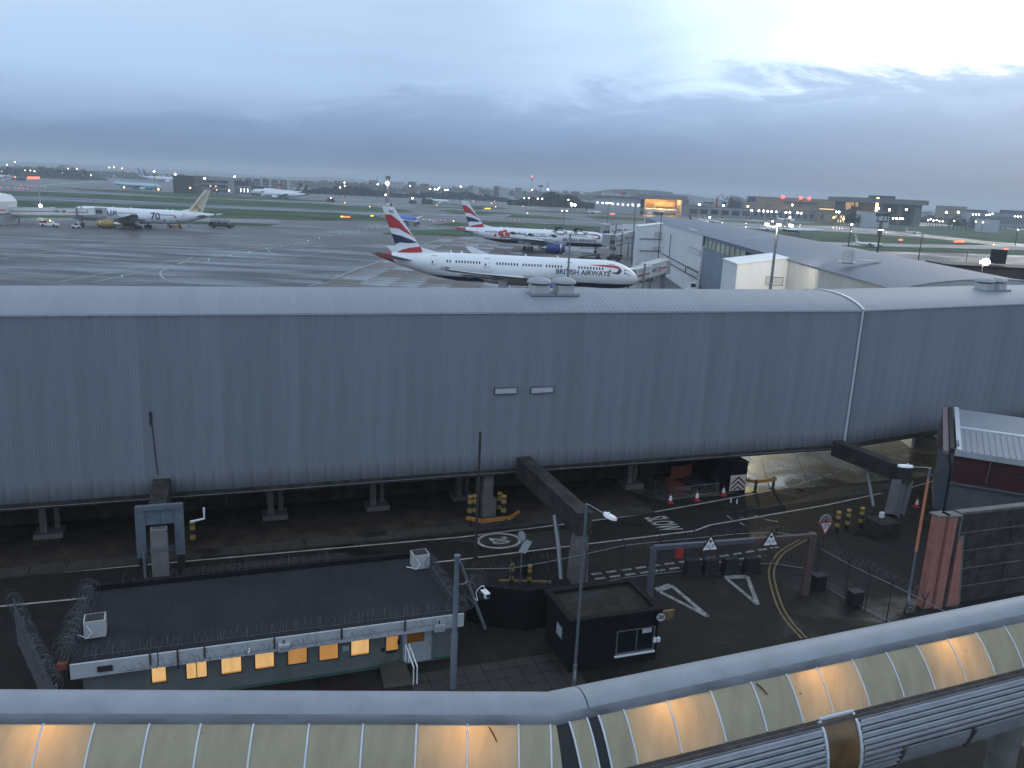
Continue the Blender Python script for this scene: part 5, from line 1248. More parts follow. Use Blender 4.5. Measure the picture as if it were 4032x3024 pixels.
# ribbed side cladding in planks, broken by the brown window
wa0, wa1 = 4.72 + OFF, 5.60 + OFF
LV0 = 6.75 + OFF
for i in range(len(SIDE) - 1):
    (n0, z0), (n1, z1) = SIDE[i], SIDE[i+1]
    ln = math.hypot(n1-n0, z1-z0); ux, uz = (n1-n0)/ln, (z1-z0)/ln; ox, oz = uz, -ux
    if ox > 0: ox, oz = -ox, -oz
    pr_ = [(n0 + ux*.018, z0 + uz*.018), (n0 + ux*.018 + ox*.045, z0 + uz*.018 + oz*.045), (n0 + ux*.05 + ox*.05, z0 + uz*.05 + oz*.05), (n0 + ux*.062, z0 + uz*.062), (n1, z1), (n1 - ox*.03, z1 - oz*.03)]
    spans = [(FL, -16, 0), (FR, 0, wa0 - .05)]
    if i >= 7: spans += [(FR, wa1 + .05, LV0 - .06)]
    else: spans += [(FR, wa1 + .05, 22)]
    for fn, a0, a1 in spans: loft(fn, a0, a1, pr_, M['rib'], 'cladding_plank', False)
# louvred bays low on the side
for k in range(7):
    a0 = LV0 + k*2.05; bay = [(-1.45, 13.04), (-1.43, 12.88), (-1.38, 12.70), (-1.28, 12.52)]
    lb = loft(FR, a0 + .06, a0 + 1.98, bay, M['dark'], 'louvre_bay', False)
    for j in range(9):
        t0 = j/9; s_ = t0*3; i_ = min(2, int(s_)); f_ = s_ - i_
        n_ = bay[i_][0]*(1-f_) + bay[i_+1][0]*f_; z_ = bay[i_][1]*(1-f_) + bay[i_+1][1]*f_
        mb = MB(); mb.add([FR(a, n_ + dn, z_ + dz_) for a in (a0 + .07, a0 + 1.97) for dn, dz_ in ((-.004, .0), (-.045, -.012), (-.03, -.035))], [(0,1,4,3),(1,2,5,4)]); o_ = mb.build('louvre_blade', M['rib'], lb)
    mb = MB(); mb.beam(FR(a0 - .0, -1.49, 13.06), FR(a0 - .0, -1.31, 12.50), .12, .06, 0, dR); mb.build('louvre_post', M['gutter'], wk)
# brown tinted window panel
BW = [(-1.06, 13.86), (-1.22, 13.72), (-1.34, 13.50), (-1.42, 13.25), (-1.46, 12.95), (-1.42, 12.6)]
M['brownglass'] = mat('bronze_glass', (.16, .09, .035), .12, .25, .35, 1.2, 0, .6)
bw_ = loft(FR, wa0, wa1, BW, M['brownglass'], 'bronze_window', True)
for a in (wa0, wa1):
    mb = MB(); vs = []
    for n, z in BW: vs += [FR(a - .03, n - .03, z + .02), FR(a + .03, n - .03, z + .02), FR(a + .03, n + .03, z - .02), FR(a - .03, n + .03, z - .02)]
    mb.add(vs, [(4*i+j, 4*i+(j+1) % 4, 4*i+4+(j+1) % 4, 4*i+4+j) for i in range(len(BW)-1) for j in range(4)]); mb.build('window_bar', M['trim'], wk)
mb = MB(); mb.beam(FR(wa0, -1.07, 13.90), FR(wa1, -1.07, 13.90), .06, .05); mb.build('window_head', M['trim'], wk)
def bulkhead(fn, a):
    pr_ = [(n, z - .03) for n, z in PANEL[::-1]] + [(0, 14.62)] + [(-n, z - .03) for n, z in PANEL] + [(1.0, 12.65), (-1.0, 12.65)]
    P = len(pr_); mb = MB(); mb.add([fn(a + d_, n*.985, z) for d_ in (-.02, .02) for n, z in pr_], [tuple(range(P)), tuple(range(2*P-1, P-1, -1))] + [(i, (i+1) % P, (i+1) % P + P, i + P) for i in range(P)]); mb.build('bulkhead', M['cream'], wk)
for a in (.53, 2.48, 4.34, 6.09, 7.93, 9.77, 11.62, 13.47): bulkhead(FR, a + OFF)
for a in (-.02, 1.77, 7.36, 9.19): bulkhead(FL, a - sh)
# lamps inside, one under each pair of bright panels
def tube_lamp(fn, a):
    p = fn(a, -.10, 14.28); mb = MB(); d_ = (fn(a + .1, 0, 14) - fn(a - .1, 0, 14)).normalized(); mb.tube([p - d_*.42, p + d_*.42], .03, 8); mb.build('lamp_tube', M['Lwarm'], wk)
    l = bpy.data.lights.new('walkway_lamp', 'POINT'); l.shadow_soft_size = .2; l.energy = 58; l.color = (1, .52, .17)
    o = bpy.data.objects.new('walkway_lamp', l); COL.objects.link(o); o.location = p + Vector((0, 0, -.06))
for a in (1.48, 5.13, 8.87, 12.545): tube_lamp(FR, a + OFF)
for a in (.91, 8.27): tube_lamp(FL, a - sh)
for k in range(5):
    p = FR(3 + k*5, 0, 6.0); mb = MB(); mb.lathe([(.35, -6), (.35, 6.32)], 14, p); mb.build('column', M['concrete'], wk, True)
for k in range(3):
    p = FL(-3 - k*5, 0, 6.0); mb = MB(); mb.lathe([(.35, -6), (.35, 6.32)], 14, p); mb.build('column', M['concrete'], wk, True)
# a few dead leaves and a stick caught on the panels
for i, (a, s_, l_, lb) in enumerate(((FL, -1.15, .16, 'brown stick lying on the pale panel left of the bend'), (FR, 3.55 + OFF, .12, 'dark twig on the second dirty panel of the right run'))):
    p0 = a(s_, -.46, 14.575); p1 = a(s_ + .14, -.66, 14.42); t = thing('stick', lb, 'stick', p0); mb = MB(); mb.tube([p0, p0.lerp(p1, .5) + Vector((0,0,.012)), p1], [.014, .016, .012], 6); mb.build('twig', mat('wet_wood', (.10, .035, .02), .8), t, True)
# ================================================================== gate pier running away from the corridor
EV = [Gf(*p, 15.4) for p in ((3529, 1134), c8(1815, 545), c8(895, 290), c8(455, 170), (2560, 862))]
def eave(Y):
    for a, b in zip(EV, EV[1:]):
        if Y <= b.y or b is EV[-1]:
            t = (Y - a.y)/(b.y - a.y); return a.x + (b.x - a.x)*t
pier_t = thing('gate_pier', 'long airport pier with a smooth curved metal roof stretching away on the right', 'building', (42, 92, 0))
def ridge(Y):
    pts = [(80, 52.6, 17.05), (92, 53.5, 17.0), (146, 56.2, 17.0), (210, 57.4, 17.0), (270, 56.5, 17.0), (322, 53.0, 16.8), (345, 52.6, 15.6)]
    for (a, xa, za), (b, xb, zb) in zip(pts, pts[1:]):
        if Y <= b or b == 345:
            t = (Y-a)/(b-a); return xa + (xb-xa)*t, za + (zb-za)*t
def roof_pt(Y, u):   # u 0 left eave .. .5 ridge .. 1 right eave
    rx, rz = ridge(Y); ex_ = eave(Y) - .5
    w_ = rx - ex_
    x = ex_ + 2*w_*u; s_ = 1 - (2*u-1)**2; zb_ = 15.3 if u <= .5 else 8.0
    return Vector((x, Y, zb_ + (rz - zb_)*s_**.85))
def roof_strip(Y0, Y1, name='roof_sheet', m='pierroof'):
    mb = MB(); vs = []; NY = 3; NU = 20
    for i in range(NY+1):
        for j in range(NU+1): vs.append(roof_pt(Y0 + (Y1-Y0)*i/NY, j/NU))
    mb.add(vs, [(i*(NU+1)+j, (i+1)*(NU+1)+j, (i+1)*(NU+1)+j+1, i*(NU+1)+j+1) for i in range(NY) for j in range(NU)])
    return mb.build(name, M[m], pier_t, True)
Y = 90
while Y < 344: roof_strip(Y, min(345, Y + 13.1)); Y += 13.15
mb = MB(); vs = []
for j in range(13): 
    p = roof_pt(178, j/24); vs += [p + Vector((0,-.15,.06)), p + Vector((0,.15,.06))]
mb.add(vs, [(2*i, 2*i+1, 2*i+3, 2*i+2) for i in range(12)]); mb.build('roof_seam', M['trim'], pier_t)
def pwall(Y0, Y1, z0, z1, off, m, name, th=.3):
    a = Vector((eave(Y0) + off, Y0, z0)); b = Vector((eave(Y1) + off, Y1, z0)); mb = MB()
    mb.obox(a, b - a, (th, 0, 0), (0, 0, z1 - z0)); return mb.build(name, M[m], pier_t)
M['pierblue'] = mat('pier_blue_cladding', (.20, .235, .30), .55, .2, .08, .3, objvar=.04)
M['pierwhite'] = mat('pier_white_panel', (.66, .67, .68), .5, 0, .05, .3, objvar=.03)
M['piergrey'] = mat('pier_grey_panel', (.42, .42, .40), .55, 0, .07, .3, objvar=.03)
for k in range(8): pwall(82 + k*6.3, 82 + k*6.3 + 6.25, 0, 15.3, 0, 'piergrey', 'wall_panel')
for k in range(10): pwall(132.4 + k*7.15, 132.4 + k*7.15 + 7.1, 3.0, 12.4, .1, 'pierblue', 'wall_panel')
pwall(132.4, 203.9, 14.6, 15.3, .1, 'pierblue', 'wall_panel')
for k in range(7): pwall(132.4 + k*10.2, 132.4 + k*10.2 + 10.1, 0, 2.9, .15, 'tan' if k % 2 else 'farb', 'brick_bay')
for k in range(11): pwall(203.9 + k*6.18, 203.9 + k*6.18 + 6.15, 0, 15.3, -.35, 'pierwhite', 'wall_panel')
for k in range(7): pwall(272 + k*10.3, 272 + k*10.3 + 10.2, 0, 15.3, .1, 'pierblue', 'wall_panel')
# clerestory windows
n_ = 15
for k in range(n_):
    y0 = 202.8 - k*4.7; y1 = y0 - 4.15
    if y1 < 132.6: break
    a = Vector((eave(y1) + .05, y1, 12.42)); b = Vector((eave(y0) + .05, y0, 12.42)); mb = MB(); mb.obox(a, b - a, (.12, 0, 0), (0, 0, .12)); mb.obox(a + Vector((0,0,2.05)), b - a, (.12, 0, 0), (0, 0, .12)); mb.obox(a, (0, .35, 0), (.16, 0, 0), (0, 0, 2.15)); wf = mb.build('window', M['farg'], pier_t)
    mb = MB(); mb.obox(a + Vector((.06, .35, .12)), b - a - Vector((0, .35, 0)), (.05, 0, 0), (0, 0, 1.93)); mb.build('pane', M['glassg'] if k < 9 else M['glassd'], wf)
for k in range(5):
    y0 = 300 + k*6; a = Vector((eave(y0) - .05, y0, 12.6)); mb = MB(); mb.obox(a, (eave(y0+4.6) - eave(y0), 4.6, 0), (.12, 0, 0), (0, 0, 1.6)); mb.build('window', M['glassg'], pier_t)
louv = []
def wall_louvre(fx0, fy0, fx1, fy1, slats, on='pier', Yf=None):
    """louvre on the long wall: find the wall point under each sight line"""
    if Yf is None:
        def hit(fx, fy):
            d = ray(fx, fy); lo, hi = 60, 360
            for _ in range(50):
                mid = (lo+hi)/2
                if d.x/d.y*mid < eave(mid) - .36: lo = mid   # sight line still left of the wall
                else: hi = mid
            Yw = (lo+hi)/2; return Vector((eave(Yw) - .36, Yw, EYE + d.z/d.y*Yw))
        a = hit(fx0, fy1); b = hit(fx1, fy1); zt = hit(fx0, fy0).z
        louvre(pier_t, Vector((a.x, a.y, a.z)), (b.x - a.x, b.y - a.y, 0), zt - a.z, slats, Vector((-1, 0, 0)), M['farg'], M['pierwhite'], .12)
    else:
        a = atf(fx0, fy1, Yf); b = atf(fx1, fy1, Yf); zt = atf(fx0, fy0, Yf).z
        louvre(on, Vector((a.x, a.y, a.z)), (b.x - a.x, 0, 0), zt - a.z, slats, Vector((0, -1, 0)), M['farg'], M['pierwhite'], .12)
wall_louvre(*c8(732, 415), *c8(855, 470), 5); wall_louvre(*c8(712, 625), *c8(832, 680), 5)
# pipes along the white wall
for z in (6.2, 4.6):
    mb = MB(); mb.tube([(eave(y) - .5, y, z) for y in (205, 235, 268)], .13, 6); mb.build('wall_pipe', M['dark'], pier_t)
mb = MB(); mb.tube([(eave(222) - .55, 222, 6.2), (eave(222) - .55, 222, 4.6)], .13, 6); mb.tube([(eave(252) - .55, 252, 4), (eave(252) - .55, 252, 13.0)], .1, 6); mb.build('wall_pipe', M['dark'], pier_t)
# projecting stair towers
def tower(label, Yf, Yb, left_f, zl, zr):
    t = thing('stair_tower', label, 'building', (left_f, Yf, 0)); xr = eave(Yf); xb = eave(Yb)
    lb = left_f + (xb - xr)*.6
    th = .25
    mb = MB(); mb.prism([(left_f, Yf, 0), (xr, Yf, 0), (xr, Yf, zr), (left_f, Yf, zl)], (0, th, 0)); mb.build('front_wall', M['pierwhite'], t)
    mb = MB(); mb.add([(left_f, Yf + th, 0), (lb, Yb, 0), (lb, Yb, zl), (left_f, Yf + th, zl), (left_f + th, Yf + th, 0), (lb + th, Yb, 0), (lb + th, Yb, zl), (left_f + th, Yf + th, zl)], [(0,1,2,3),(7,6,5,4),(0,4,5,1),(3,2,6,7),(0,3,7,4),(1,5,6,2)]); mb.build('side_wall', M['pierwhite'], t)
    mb = MB(); mb.add([(left_f - .15, Yf - .15, zl + .02), (xr, Yf - .15, zr + .02), (xb, Yb, zr + .02), (lb - .15, Yb, zl + .02), (left_f - .15, Yf - .15, zl + .2), (xr, Yf - .15, zr + .2), (xb, Yb, zr + .2), (lb - .15, Yb, zl + .2)], [(3,2,1,0),(4,5,6,7),(0,1,5,4),(1,2,6,5),(2,3,7,6),(3,0,4,7)]); mb.build('roof', M['pierwhite'], t)
    mb = MB(); mb.box(left_f + .05, Yf - .03, zl/2, .12, .06, zl); mb.box(xr - .1, Yf - .03, zr/2, .12, .06, zr - .1); mb.build('corner_trim', M['trim'], t)
    return t
nl_ = atf(*c8(1255, 615), 132.3); tn = tower('pale stair tower lit warm by the floodlight on its mast, nearest on the pier', 132.3, 142.5, nl_.x, nl_.z, 15.35)
wall_louvre(*c8(1555, 742), *c8(1745, 832), 7, tn, 132.3)
fl_ = atf(*c8(185, 205), 271.9); tf = tower('pale stair tower with dark pipes beside the air bridges, farther along the pier', 271.9, 284, fl_.x, fl_.z, 15.35)
wall_louvre(*c8(352, 262), *c8(440, 305), 5, tf, 271.9); wall_louvre(*c8(338, 418), *c8(425, 462), 5, tf, 271.9)
for yy in (332, 462):
    a = atf(*c8(190, yy), 271.6); b = atf(*c8(448, yy + 6), 271.6); mb = MB(); mb.beam(a, b, .12, .22); mb.build('pipe', M['dark'], tf)
# small windows on the near grey wall
for fx, fy0, fy1, wd in ((2100, 772, 870, 1.2),):
    pass
for Yw, z0, z1 in ((112.5, 8.6, 11.4), (104.5, 10.2, 11.6)):
    mb = MB(); mb.box(eave(Yw) - .05, Yw, (z0+z1)/2, .2, 1.5, z1-z0); wf = mb.build('window', M['dark'], pier_t); mb = MB(); mb.box(eave(Yw) - .17, Yw + .3, (z0+z1)/2, .05, .8, (z1-z0)*.8); mb.build('pane', M['piergrey'], wf)
# roof stack and walkway mat
p = atf(*c6(1060, 1000), 122); hit_z = 16.6
st_ = Gf(*c6(1062, 1040), 16.75); mb = MB(); mb.lathe([(.75, -.3), (.75, 1.5), (.65, 1.5), (.65, 1.3)], 20, st_, cap=False); sk = mb.build('roof_stack', M['cream'], pier_t, True)
mb = MB(); mb.lathe([(.66, 1.28), (.01, 1.29)], 16, st_); mb.build('stack_mouth', M['black'], sk); mb = MB(); mb.box(st_.x, st_.y, st_.z - .05, 2.0, 2.0, .12); mb.build('flashing', M['trim'], sk)
mb = MB(); q0, q1_ = st_ + Vector((1.2, .4, .05)), st_ + Vector((5.0, 1.8, .02)); mb.beam(q0 + Vector((0,0,.12)), q1_ + Vector((0,0,.12)), .9, .06); mb.build('roof_mat', M['steel'], pier_t)
mb = MB(); a, b = Vector((eave(232) + 1.2, 232, 15.75)), Vector((eave(218) + 1.0, 218, 15.7)); mb.beam(a, b, .8, .2); mb.build('snow_rail', M['trim'], pier_t)
# end of the pier roof above the link to the corridor
mb = MB(); rimv = [roof_pt(90, j/20) for j in range(21)]
mb.prism([(roof_pt(90, 0).x, 90.2, 6.0)] + [(p.x, 90.2, p.z - .05) for p in rimv] + [(roof_pt(90, 1).x, 90.2, 6.0)], (0, .2, 0)); mb.build('gable_wall', M['piergrey'], pier_t)
# link roof
lk = thing('link_roof', 'lower curved metal roof tucked under the pier roof end at the right', 'building', Gf(*(3100 + 1700/2.373, 1000 + 290/2.373), 15.5))
ctrl = [Gf(3100 + x/2.373, 1000 + y/2.373, z) for x, y, z in ((1560, 310, 15.2), (1700, 258, 15.9), (1850, 212, 16.3), (2030, 230, 16.3), (2250, 300, 15.6))]
mb = MB(); vs = []
spn = smooth_pts(ctrl, 5)
for p in spn: vs += [p, p + Vector((9, -11, 0))]
mb.add(vs, [(2*i, 2*i+1, 2*i+3, 2*i+2) for i in range(len(spn)-1)]); mb.build('roof_sheet', M['roof'], lk, True)
mb = MB(); vs = []
for p in spn: vs += [p - Vector((0,0,.02)), Vector((p.x, p.y, 8))]
mb.add(vs, [(2*i, 2*i+1, 2*i+3, 2*i+2) for i in range(len(spn)-1)]); mb.build('end_wall', M['dred'], lk)

# ================================================================== aircraft
SIDES = (1, -1)
def airliner(label, loc, rotz, P, group=None):
    L, r = P['L'], P['r']; det = P.get('det', 2)
    cz = P.get('cz', r + 2.0); sc = P.get('scale', 1.0)
    t = thing('airliner', label, 'airliner', loc, rotz, group, sc)
    Ln = P.get('Ln', 2.5*r); Lt = P.get('Lt', .34*L)
    body, belly, tailc = P.get('body', 'plane'), P.get('belly'), P.get('tailc')
    def sec(s):
        if s < Ln:
            u = 1 - s/Ln; rad = r*max(0.0, 1 - u**2.15)**.60; z = -.30*r*u**1.8
        elif s > L - Lt:
            u = (s - (L - Lt))/Lt; rad = r*(1 - .955*u**1.55); z = (r - rad)*.70
        else: rad, z = r, 0
        return max(rad, .02), cz + z
    def surf(s, z, side, e=.02):
        rad, zc = sec(s); d = max(0, rad*rad - (z-zc)**2)
        return Vector((-s, side*(math.sqrt(d) + e), z))
    def skin(s, zr, side, e=.02):  # zr relative to cz
        return surf(s, cz + zr, side, e)
    ns = 44 if det == 2 else (26 if det == 1 else 16); na = 28 if det == 2 else (18 if det == 1 else 12)
    ss = [Ln*(1 - math.cos(math.pi/2*i/(ns//4)))**1.25 for i in range(ns//4)]
    ss[0] = .01
    k1 = ns//4; ss += [Ln + (L-Lt-Ln)*i/k1 for i in range(k1)]; k2 = ns - 2*k1; ss += [L-Lt + Lt*i/k2 for i in range(k2+1)]
    mb = MB(); vs = []
    for s in ss:
        rad, zc = sec(s)
        for k in range(na):
            a = 2*math.pi*(k+.5)/na; vs.append((-s, rad*math.sin(a), zc + rad*math.cos(a)))
    fs = [(i*na+k, i*na+(k+1) % na, (i+1)*na+(k+1) % na, (i+1)*na+k) for i in range(len(ss)-1) for k in range(na)]
    fs += [tuple(range(na)), tuple(range((len(ss)-1)*na, len(ss)*na))]
    mb.add(vs, fs); me = mb.mesh('fuselage', [M[body], M[belly or body], M[tailc or body]], smooth=True)
    if belly or tailc:
        bm = bmesh.new(); bm.from_mesh(me); zb = cz + P.get('bz', -.70)*r
        if belly: bmesh.ops.bisect_plane(bm, geom=bm.verts[:] + bm.edges[:] + bm.faces[:], plane_co=(0,0,zb), plane_no=(0,0,1))
        tn_ = Vector((-1, 0, -.38)).normalized(); tco = Vector((-P.get('tcs', .925)*L, 0, cz + .6*r))
        if tailc: bmesh.ops.bisect_plane(bm, geom=bm.verts[:] + bm.edges[:] + bm.faces[:], plane_co=tco, plane_no=tn_)
        for f in bm.faces:
            c = f.calc_center_median()
            if tailc and (c - tco).dot(tn_) > 0: f.material_index = 2
            elif belly and c.z < zb: f.material_index = 1
            f.smooth = True
        bm.to_mesh(me); bm.free()
    fu = bpy.data.objects.new('fuselage', me); COL.objects.link(fu); fu.parent = t; WM[fu] = WM[t]
    def part(mb, name, m, par=t, smooth=False): return mb.build(name, M[m] if isinstance(m, str) else m, par, smooth, world=False)
    # wings
    span = P.get('span', L*1.02)/2; wz = cz - .45*r; wr0, wr1 = P.get('wroot', (.315*L, .55*L)); wt0, wt1 = P.get('wtip', (.645*L, .68*L)); dih = P.get('dih', 2.6)
    kn = .36
    for side in SIDES:
        mb = MB(); vs = []; secs = [(0, wr0, wr1, .125), (kn, wr0 + (wt0-wr0)*kn, wr1 + (wt1 - wr1)*.10, .105), (.80, wr0 + (wt0-wr0)*.80, wr1 + (wt1-wr1)*.78, .09), (1.0, wt0, wt1, .07)]
        for f, a, b, tk in secs:
            y = side*(r*.55 + (span - r*.55)*f); z = wz + dih*(.55*f + .45*f*f); c = b - a
            for u, h in ((0, 0), (.12, .45), (.4, .55), (.75, .3), (1, 0), (.75, -.12), (.4, -.40), (.12, -.35)): vs.append((-(a + c*u), y, z + h*tk*c))
        mb.add(vs, [(i*8+j, i*8+(j+1) % 8, (i+1)*8+(j+1) % 8, (i+1)*8+j) for i in range(3) for j in range(8)] + [(24,25,26,27,28,29,30,31)])
        wg = part(mb, 'wing', P.get('wingm', 'wing'), t, True)
        if P.get('winglet'):
            y = side*span; mb = MB(); mb.add([(-wt0, y, wz+dih), (-wt1, y, wz+dih), (-wt1-1.0, y + side*.5, wz+dih+2.2), (-wt1-.2, y + side*.5, wz+dih+2.2), (-wt0, y - side*.15, wz+dih), (-wt1, y-side*.15, wz+dih), (-wt1-1.0, y + side*.42, wz+dih+2.2), (-wt1-.2, y+side*.42, wz+dih+2.2)], [(0,1,2,3),(7,6,5,4),(0,4,5,1),(1,5,6,2),(2,6,7,3),(3,7,4,0)]); part(mb, 'winglet', P.get('wlm', body), wg)
        if det == 2:
            for f in (.30, .50, .68):
                y = side*(r*.55 + (span - r*.55)*f); b_ = wr1 + (wt1 - wr1)*(.10 if f < .36 else .10 + (f-.36)*1.5); z = wz + dih*(.55*f+.45*f*f) - .35
                mb = MB(); mb.tube([(-(b_-3.2), y, z), (-(b_-1.2), y, z - .12), (-(b_+1.1), y, z + .12)], [.1, .32, .05], 8); part(mb, 'flap_fairing', P.get('wingm', 'wing'), wg, True)
    if det >= 1:
        mb = MB(); vs = []
        sA, sB = wr0 - .05*L, wr1 + .05*L
        prof = [(sA, .05), (sA + .04*L, .7), (wr0 + .05*L, 1.0), (wr1 - .04*L, 1.0), (wr1 + .02*L, .6), (sB, .05)]
        vs = []
        for s, g in prof:
            for k in range(10):
                a = math.pi*k/9 - math.pi/2; vs.append((-s, 1.06*r*math.sin(a)*(.75 + .25*g), cz - .42*r - (.72*r*math.cos(a)*.98)*(.70 + .30*g)))
        mb.add(vs, [(i*10+k, i*10+k+1, (i+1)*10+k+1, (i+1)*10+k) for i in range(len(prof)-1) for k in range(9)]); part(mb, 'belly_fairing', P.get('fairing', body), t, True)
    # engines
    er, el = P.get('er', .6*r), P.get('el', 1.75*r)
    for (es, ey) in P.get('eng', [(.315*L, .325*span)]):
        for side in SIDES:
            y = side*ey; f = (ey - r*.55)/(span - r*.55); z = wz + dih*.5*f - er*1.12 - .12*r
            mb = MB(); n_ = 24 if det == 2 else 12
            mb.lathe([(er*.80, .25*el), (er*.86, .04*el), (er*.93, 0), (er*.99, -.08*el), (er*1.03, -.30*el), (er*1.0, -.6*el), (er*.84, -.95*el), (er*.80, -.93*el)], n_, (-es + el*.5, y, z), 'x', cap=False); ng = part(mb, 'engine', P.get('engm', body), t, True)
            mb = MB(); mb.lathe([(er*.82, .0), (.01, .02)], n_, (-es + el*.36, y, z), 'x'); part(mb, 'fan', 'dark', ng)
            if det >= 1:
                mb = MB(); mb.lathe([(er*.86, .04*el), (er*.93, 0.003), (er*.985, -.06*el)], n_, (-es + el*.505, y, z), 'x', cap=False); part(mb, 'intake_lip', 'alu', ng, True)
                mb = MB(); mb.lathe([(er*.60, 0), (er*.36, -.42*el), (.02, -.6*el)], 14, (-es - el*.40, y, z), 'x'); part(mb, 'exhaust', 'alu', ng, True)
            mb = MB(); mb.add([(-es + el*.25, y-.18, z+er*.9), (-es + el*.25, y+.18, z+er*.9), (-es - el*.9, y+.15, z+er*1.35), (-es - el*.9, y-.15, z+er*1.35), (-es - el*.1, y-.18, z+er*1.75), (-es - el*.1, y+.18, z+er*1.75), (-es - el*1.3, y+.15, z+er*1.75), (-es - el*1.3, y-.15, z+er*1.75)], [(3,2,1,0),(4,5,6,7),(0,1,5,4),(1,2,6,5),(2,3,7,6),(3,0,4,7)]); part(mb, 'pylon', P.get('wingm', 'wing'), ng)
    # tailplanes
    hs = P.get('hs', (.862*L, .945*L, .955*L, .988*L)); hy = P.get('hspan', .17*L); hz = cz + .30*r
    for side in SIDES:
        mb = MB(); vs = []
        for y, a, b, z, tk in ((side*.25*r, hs[0], hs[1], hz, .10), (side*hy, hs[2], hs[3], hz + P.get('hdih', .10)*hy, .07)):
            c = b - a
            for u, h in ((0,0), (.3,.5), (.7,.3), (1,0), (.7,-.3), (.3,-.5)): vs.append((-(a+c*u), y, z + h*tk*c))
        mb.add(vs, [(j, (j+1) % 6, 6+(j+1) % 6, 6+j) for j in range(6)] + [(6,7,8,9,10,11)]); part(mb, 'tailplane', P.get('hsm', 'wing'), t, True)
    # fin
    ft = P.get('ft', cz + r + 9.1); fr = cz + .80*r
    le0, le1, te0, te1 = P.get('fin', (.803*L, .925*L, .905*L, .968*L))
    def finp(u, v, side, e=0.0):
        z = fr + (ft - fr)*v; te = te0 + (te1-te0)*v; le = le0 + (le1-le0)*v; s = te + (le-te)*u
        th = (.34 - .20*v)*(r/2.97)*(4*u*(1-u))**.7
        return Vector((-s, side*(th + e), z))
    mb = MB(); vs = []; us = [0, .15, .4, .7, .9, 1]
    for v in (0, .5, 1):
        for u in us: vs.append(finp(u, v, 1))
        for u in us[-2:0:-1]: vs.append(finp(u, v, -1))
    nf = len(us)*2 - 2
    mb.add(vs, [(i*nf+j, i*nf+(j+1) % nf, (i+1)*nf+(j+1) % nf, (i+1)*nf+j) for i in range(2) for j in range(nf)] + [tuple(range(2*nf, 3*nf))]); fin = part(mb, 'fin', P.get('finm', body), t, True)
    mb = MB(); d0 = le0 - .045*L; rad, zc = sec(d0); mb.add([(-d0, 0, cz + r*.985), (-(le0 + .012*L), .16, cz + r*.9), (-(le0 + .012*L), -.16, cz + r*.9), (-(le0 + (le1-le0)*.15), 0, fr + (ft-fr)*.15)], [(0,1,3), (0,3,2), (1,2,3), (0,2,1)]); part(mb, 'dorsal_fillet', P.get('finm', body), fin)
    def band(up, lo, m, name='fin_band', e=.03, uc=1.0):
        def iv(tb, u):
            for (a, va), (b, vb) in zip(tb, tb[1:]):
                if u <= b: 
                    q = (u-a)/(b-a); q = q*q*(3-2*q)*.5 + q*.5; return va + (vb-va)*q
            return tb[-1][1]
        mb = MB()
        for side in SIDES:
            K = 18
            for i in range(K):
                u0, u1 = i/K*uc, (i+1)/K*uc; mb.add([finp(u0, iv(lo, u0), side, e), finp(u1, iv(lo, u1), side, e), finp(u1, iv(up, u1), side, e), finp(u0, iv(up, u0), side, e)], [(0,1,2,3)])
        part(mb, name, m, fin)
    def finpoly(pts, m, name, e=.035):
        mb = MB()
        for side in SIDES: mb.poly([finp(u, v, side, e) for u, v in pts])
        part(mb, name, m, fin)
    def fintext(s, u, v, size, m, e=.04):
        mb = MB()
        for side in SIDES:
            def f(x, y, side=side):
                z = v*(ft-fr) + y; vv = z/(ft-fr); te = te0+(te1-te0)*vv; le = le0+(le1-le0)*vv
                s0 = te + (le-te)*u - x*(1 if side < 0 else -1); return finp(max(.01, min(.99, (s0-te)/(le-te))), vv, side, e)
            add_text(mb, s, size, f, .01)
        part(mb, 'fin_code', m, fin)
    # undercarriage
    gr = P.get('wr', .20*r)
    def wheel(x, y, w_, par):
        mb = MB(); mb.lathe([(gr*.45, -w_/2), (gr*.95, -w_/2), (gr, -w_*.3), (gr, w_*.3), (gr*.95, w_/2), (gr*.45, w_/2)], 14 if det == 2 else 9, (x, y, gr + .01), 'y'); wo = part(mb, 'wheel', 'tyre', par, True)
    gm = P.get('gear', .505*L); gy = P.get('gy', 1.75*r)
    gears = [(P.get('nose', .10*L), 0, 1)] + [(gm, side*gy, P.get('bog', 2)) for side in SIDES]
    for s, y, nb in gears:
        mb = MB(); top = cz - .75*r
        mb.tube([(-s, y, gr), (-s, y, top)], .12*r, 8); mb.beam((-s + .6*r*(1 if y == 0 else -.2), y, top), (-s, y, gr*2.2), .08*r, .08*r); g_ = part(mb, 'landing_gear', 'steel', t, True)
        if y: 
            mb = MB(); mb.box(-s, y + (.22*r if y > 0 else -.22*r), (top+gr*2.4)/2 + .1*r, .62*r, .04*r, (top - gr*2.4)*1.0); part(mb, 'gear_door', body, g_)
        xs = [0] if nb == 1 else ([-.28*r*1.0, .28*r*1.0] if nb == 2 else [-.48*r, 0, .48*r])
        for xo in xs:
            for yo in (-.17*r, .17*r): wheel(-s + xo, y + yo, .14*r, g_)
    # glazing and doors
    if det >= 1:
        mb = MB()
        for side in SIDES:
            A_ = [(1.62, .40), (2.45, .52), (2.55, .20), (1.75, .06)]; B_ = [(2.62, .50), (3.35, .52), (3.3, .22), (2.72, .20)]; k_ = Ln/7.4
            for q in (A_, B_): mb.poly([surf(s*k_, cz + z*r*.9 + (sec(s*k_)[1]-cz)*.4, side, .03) for s, z in q])
        part(mb, 'cockpit_window', 'glassd', t)
    lift = P.get('lift', 0.0); z0, z1 = P.get('wz', (.22, .40)); z0 += lift; z1 += lift
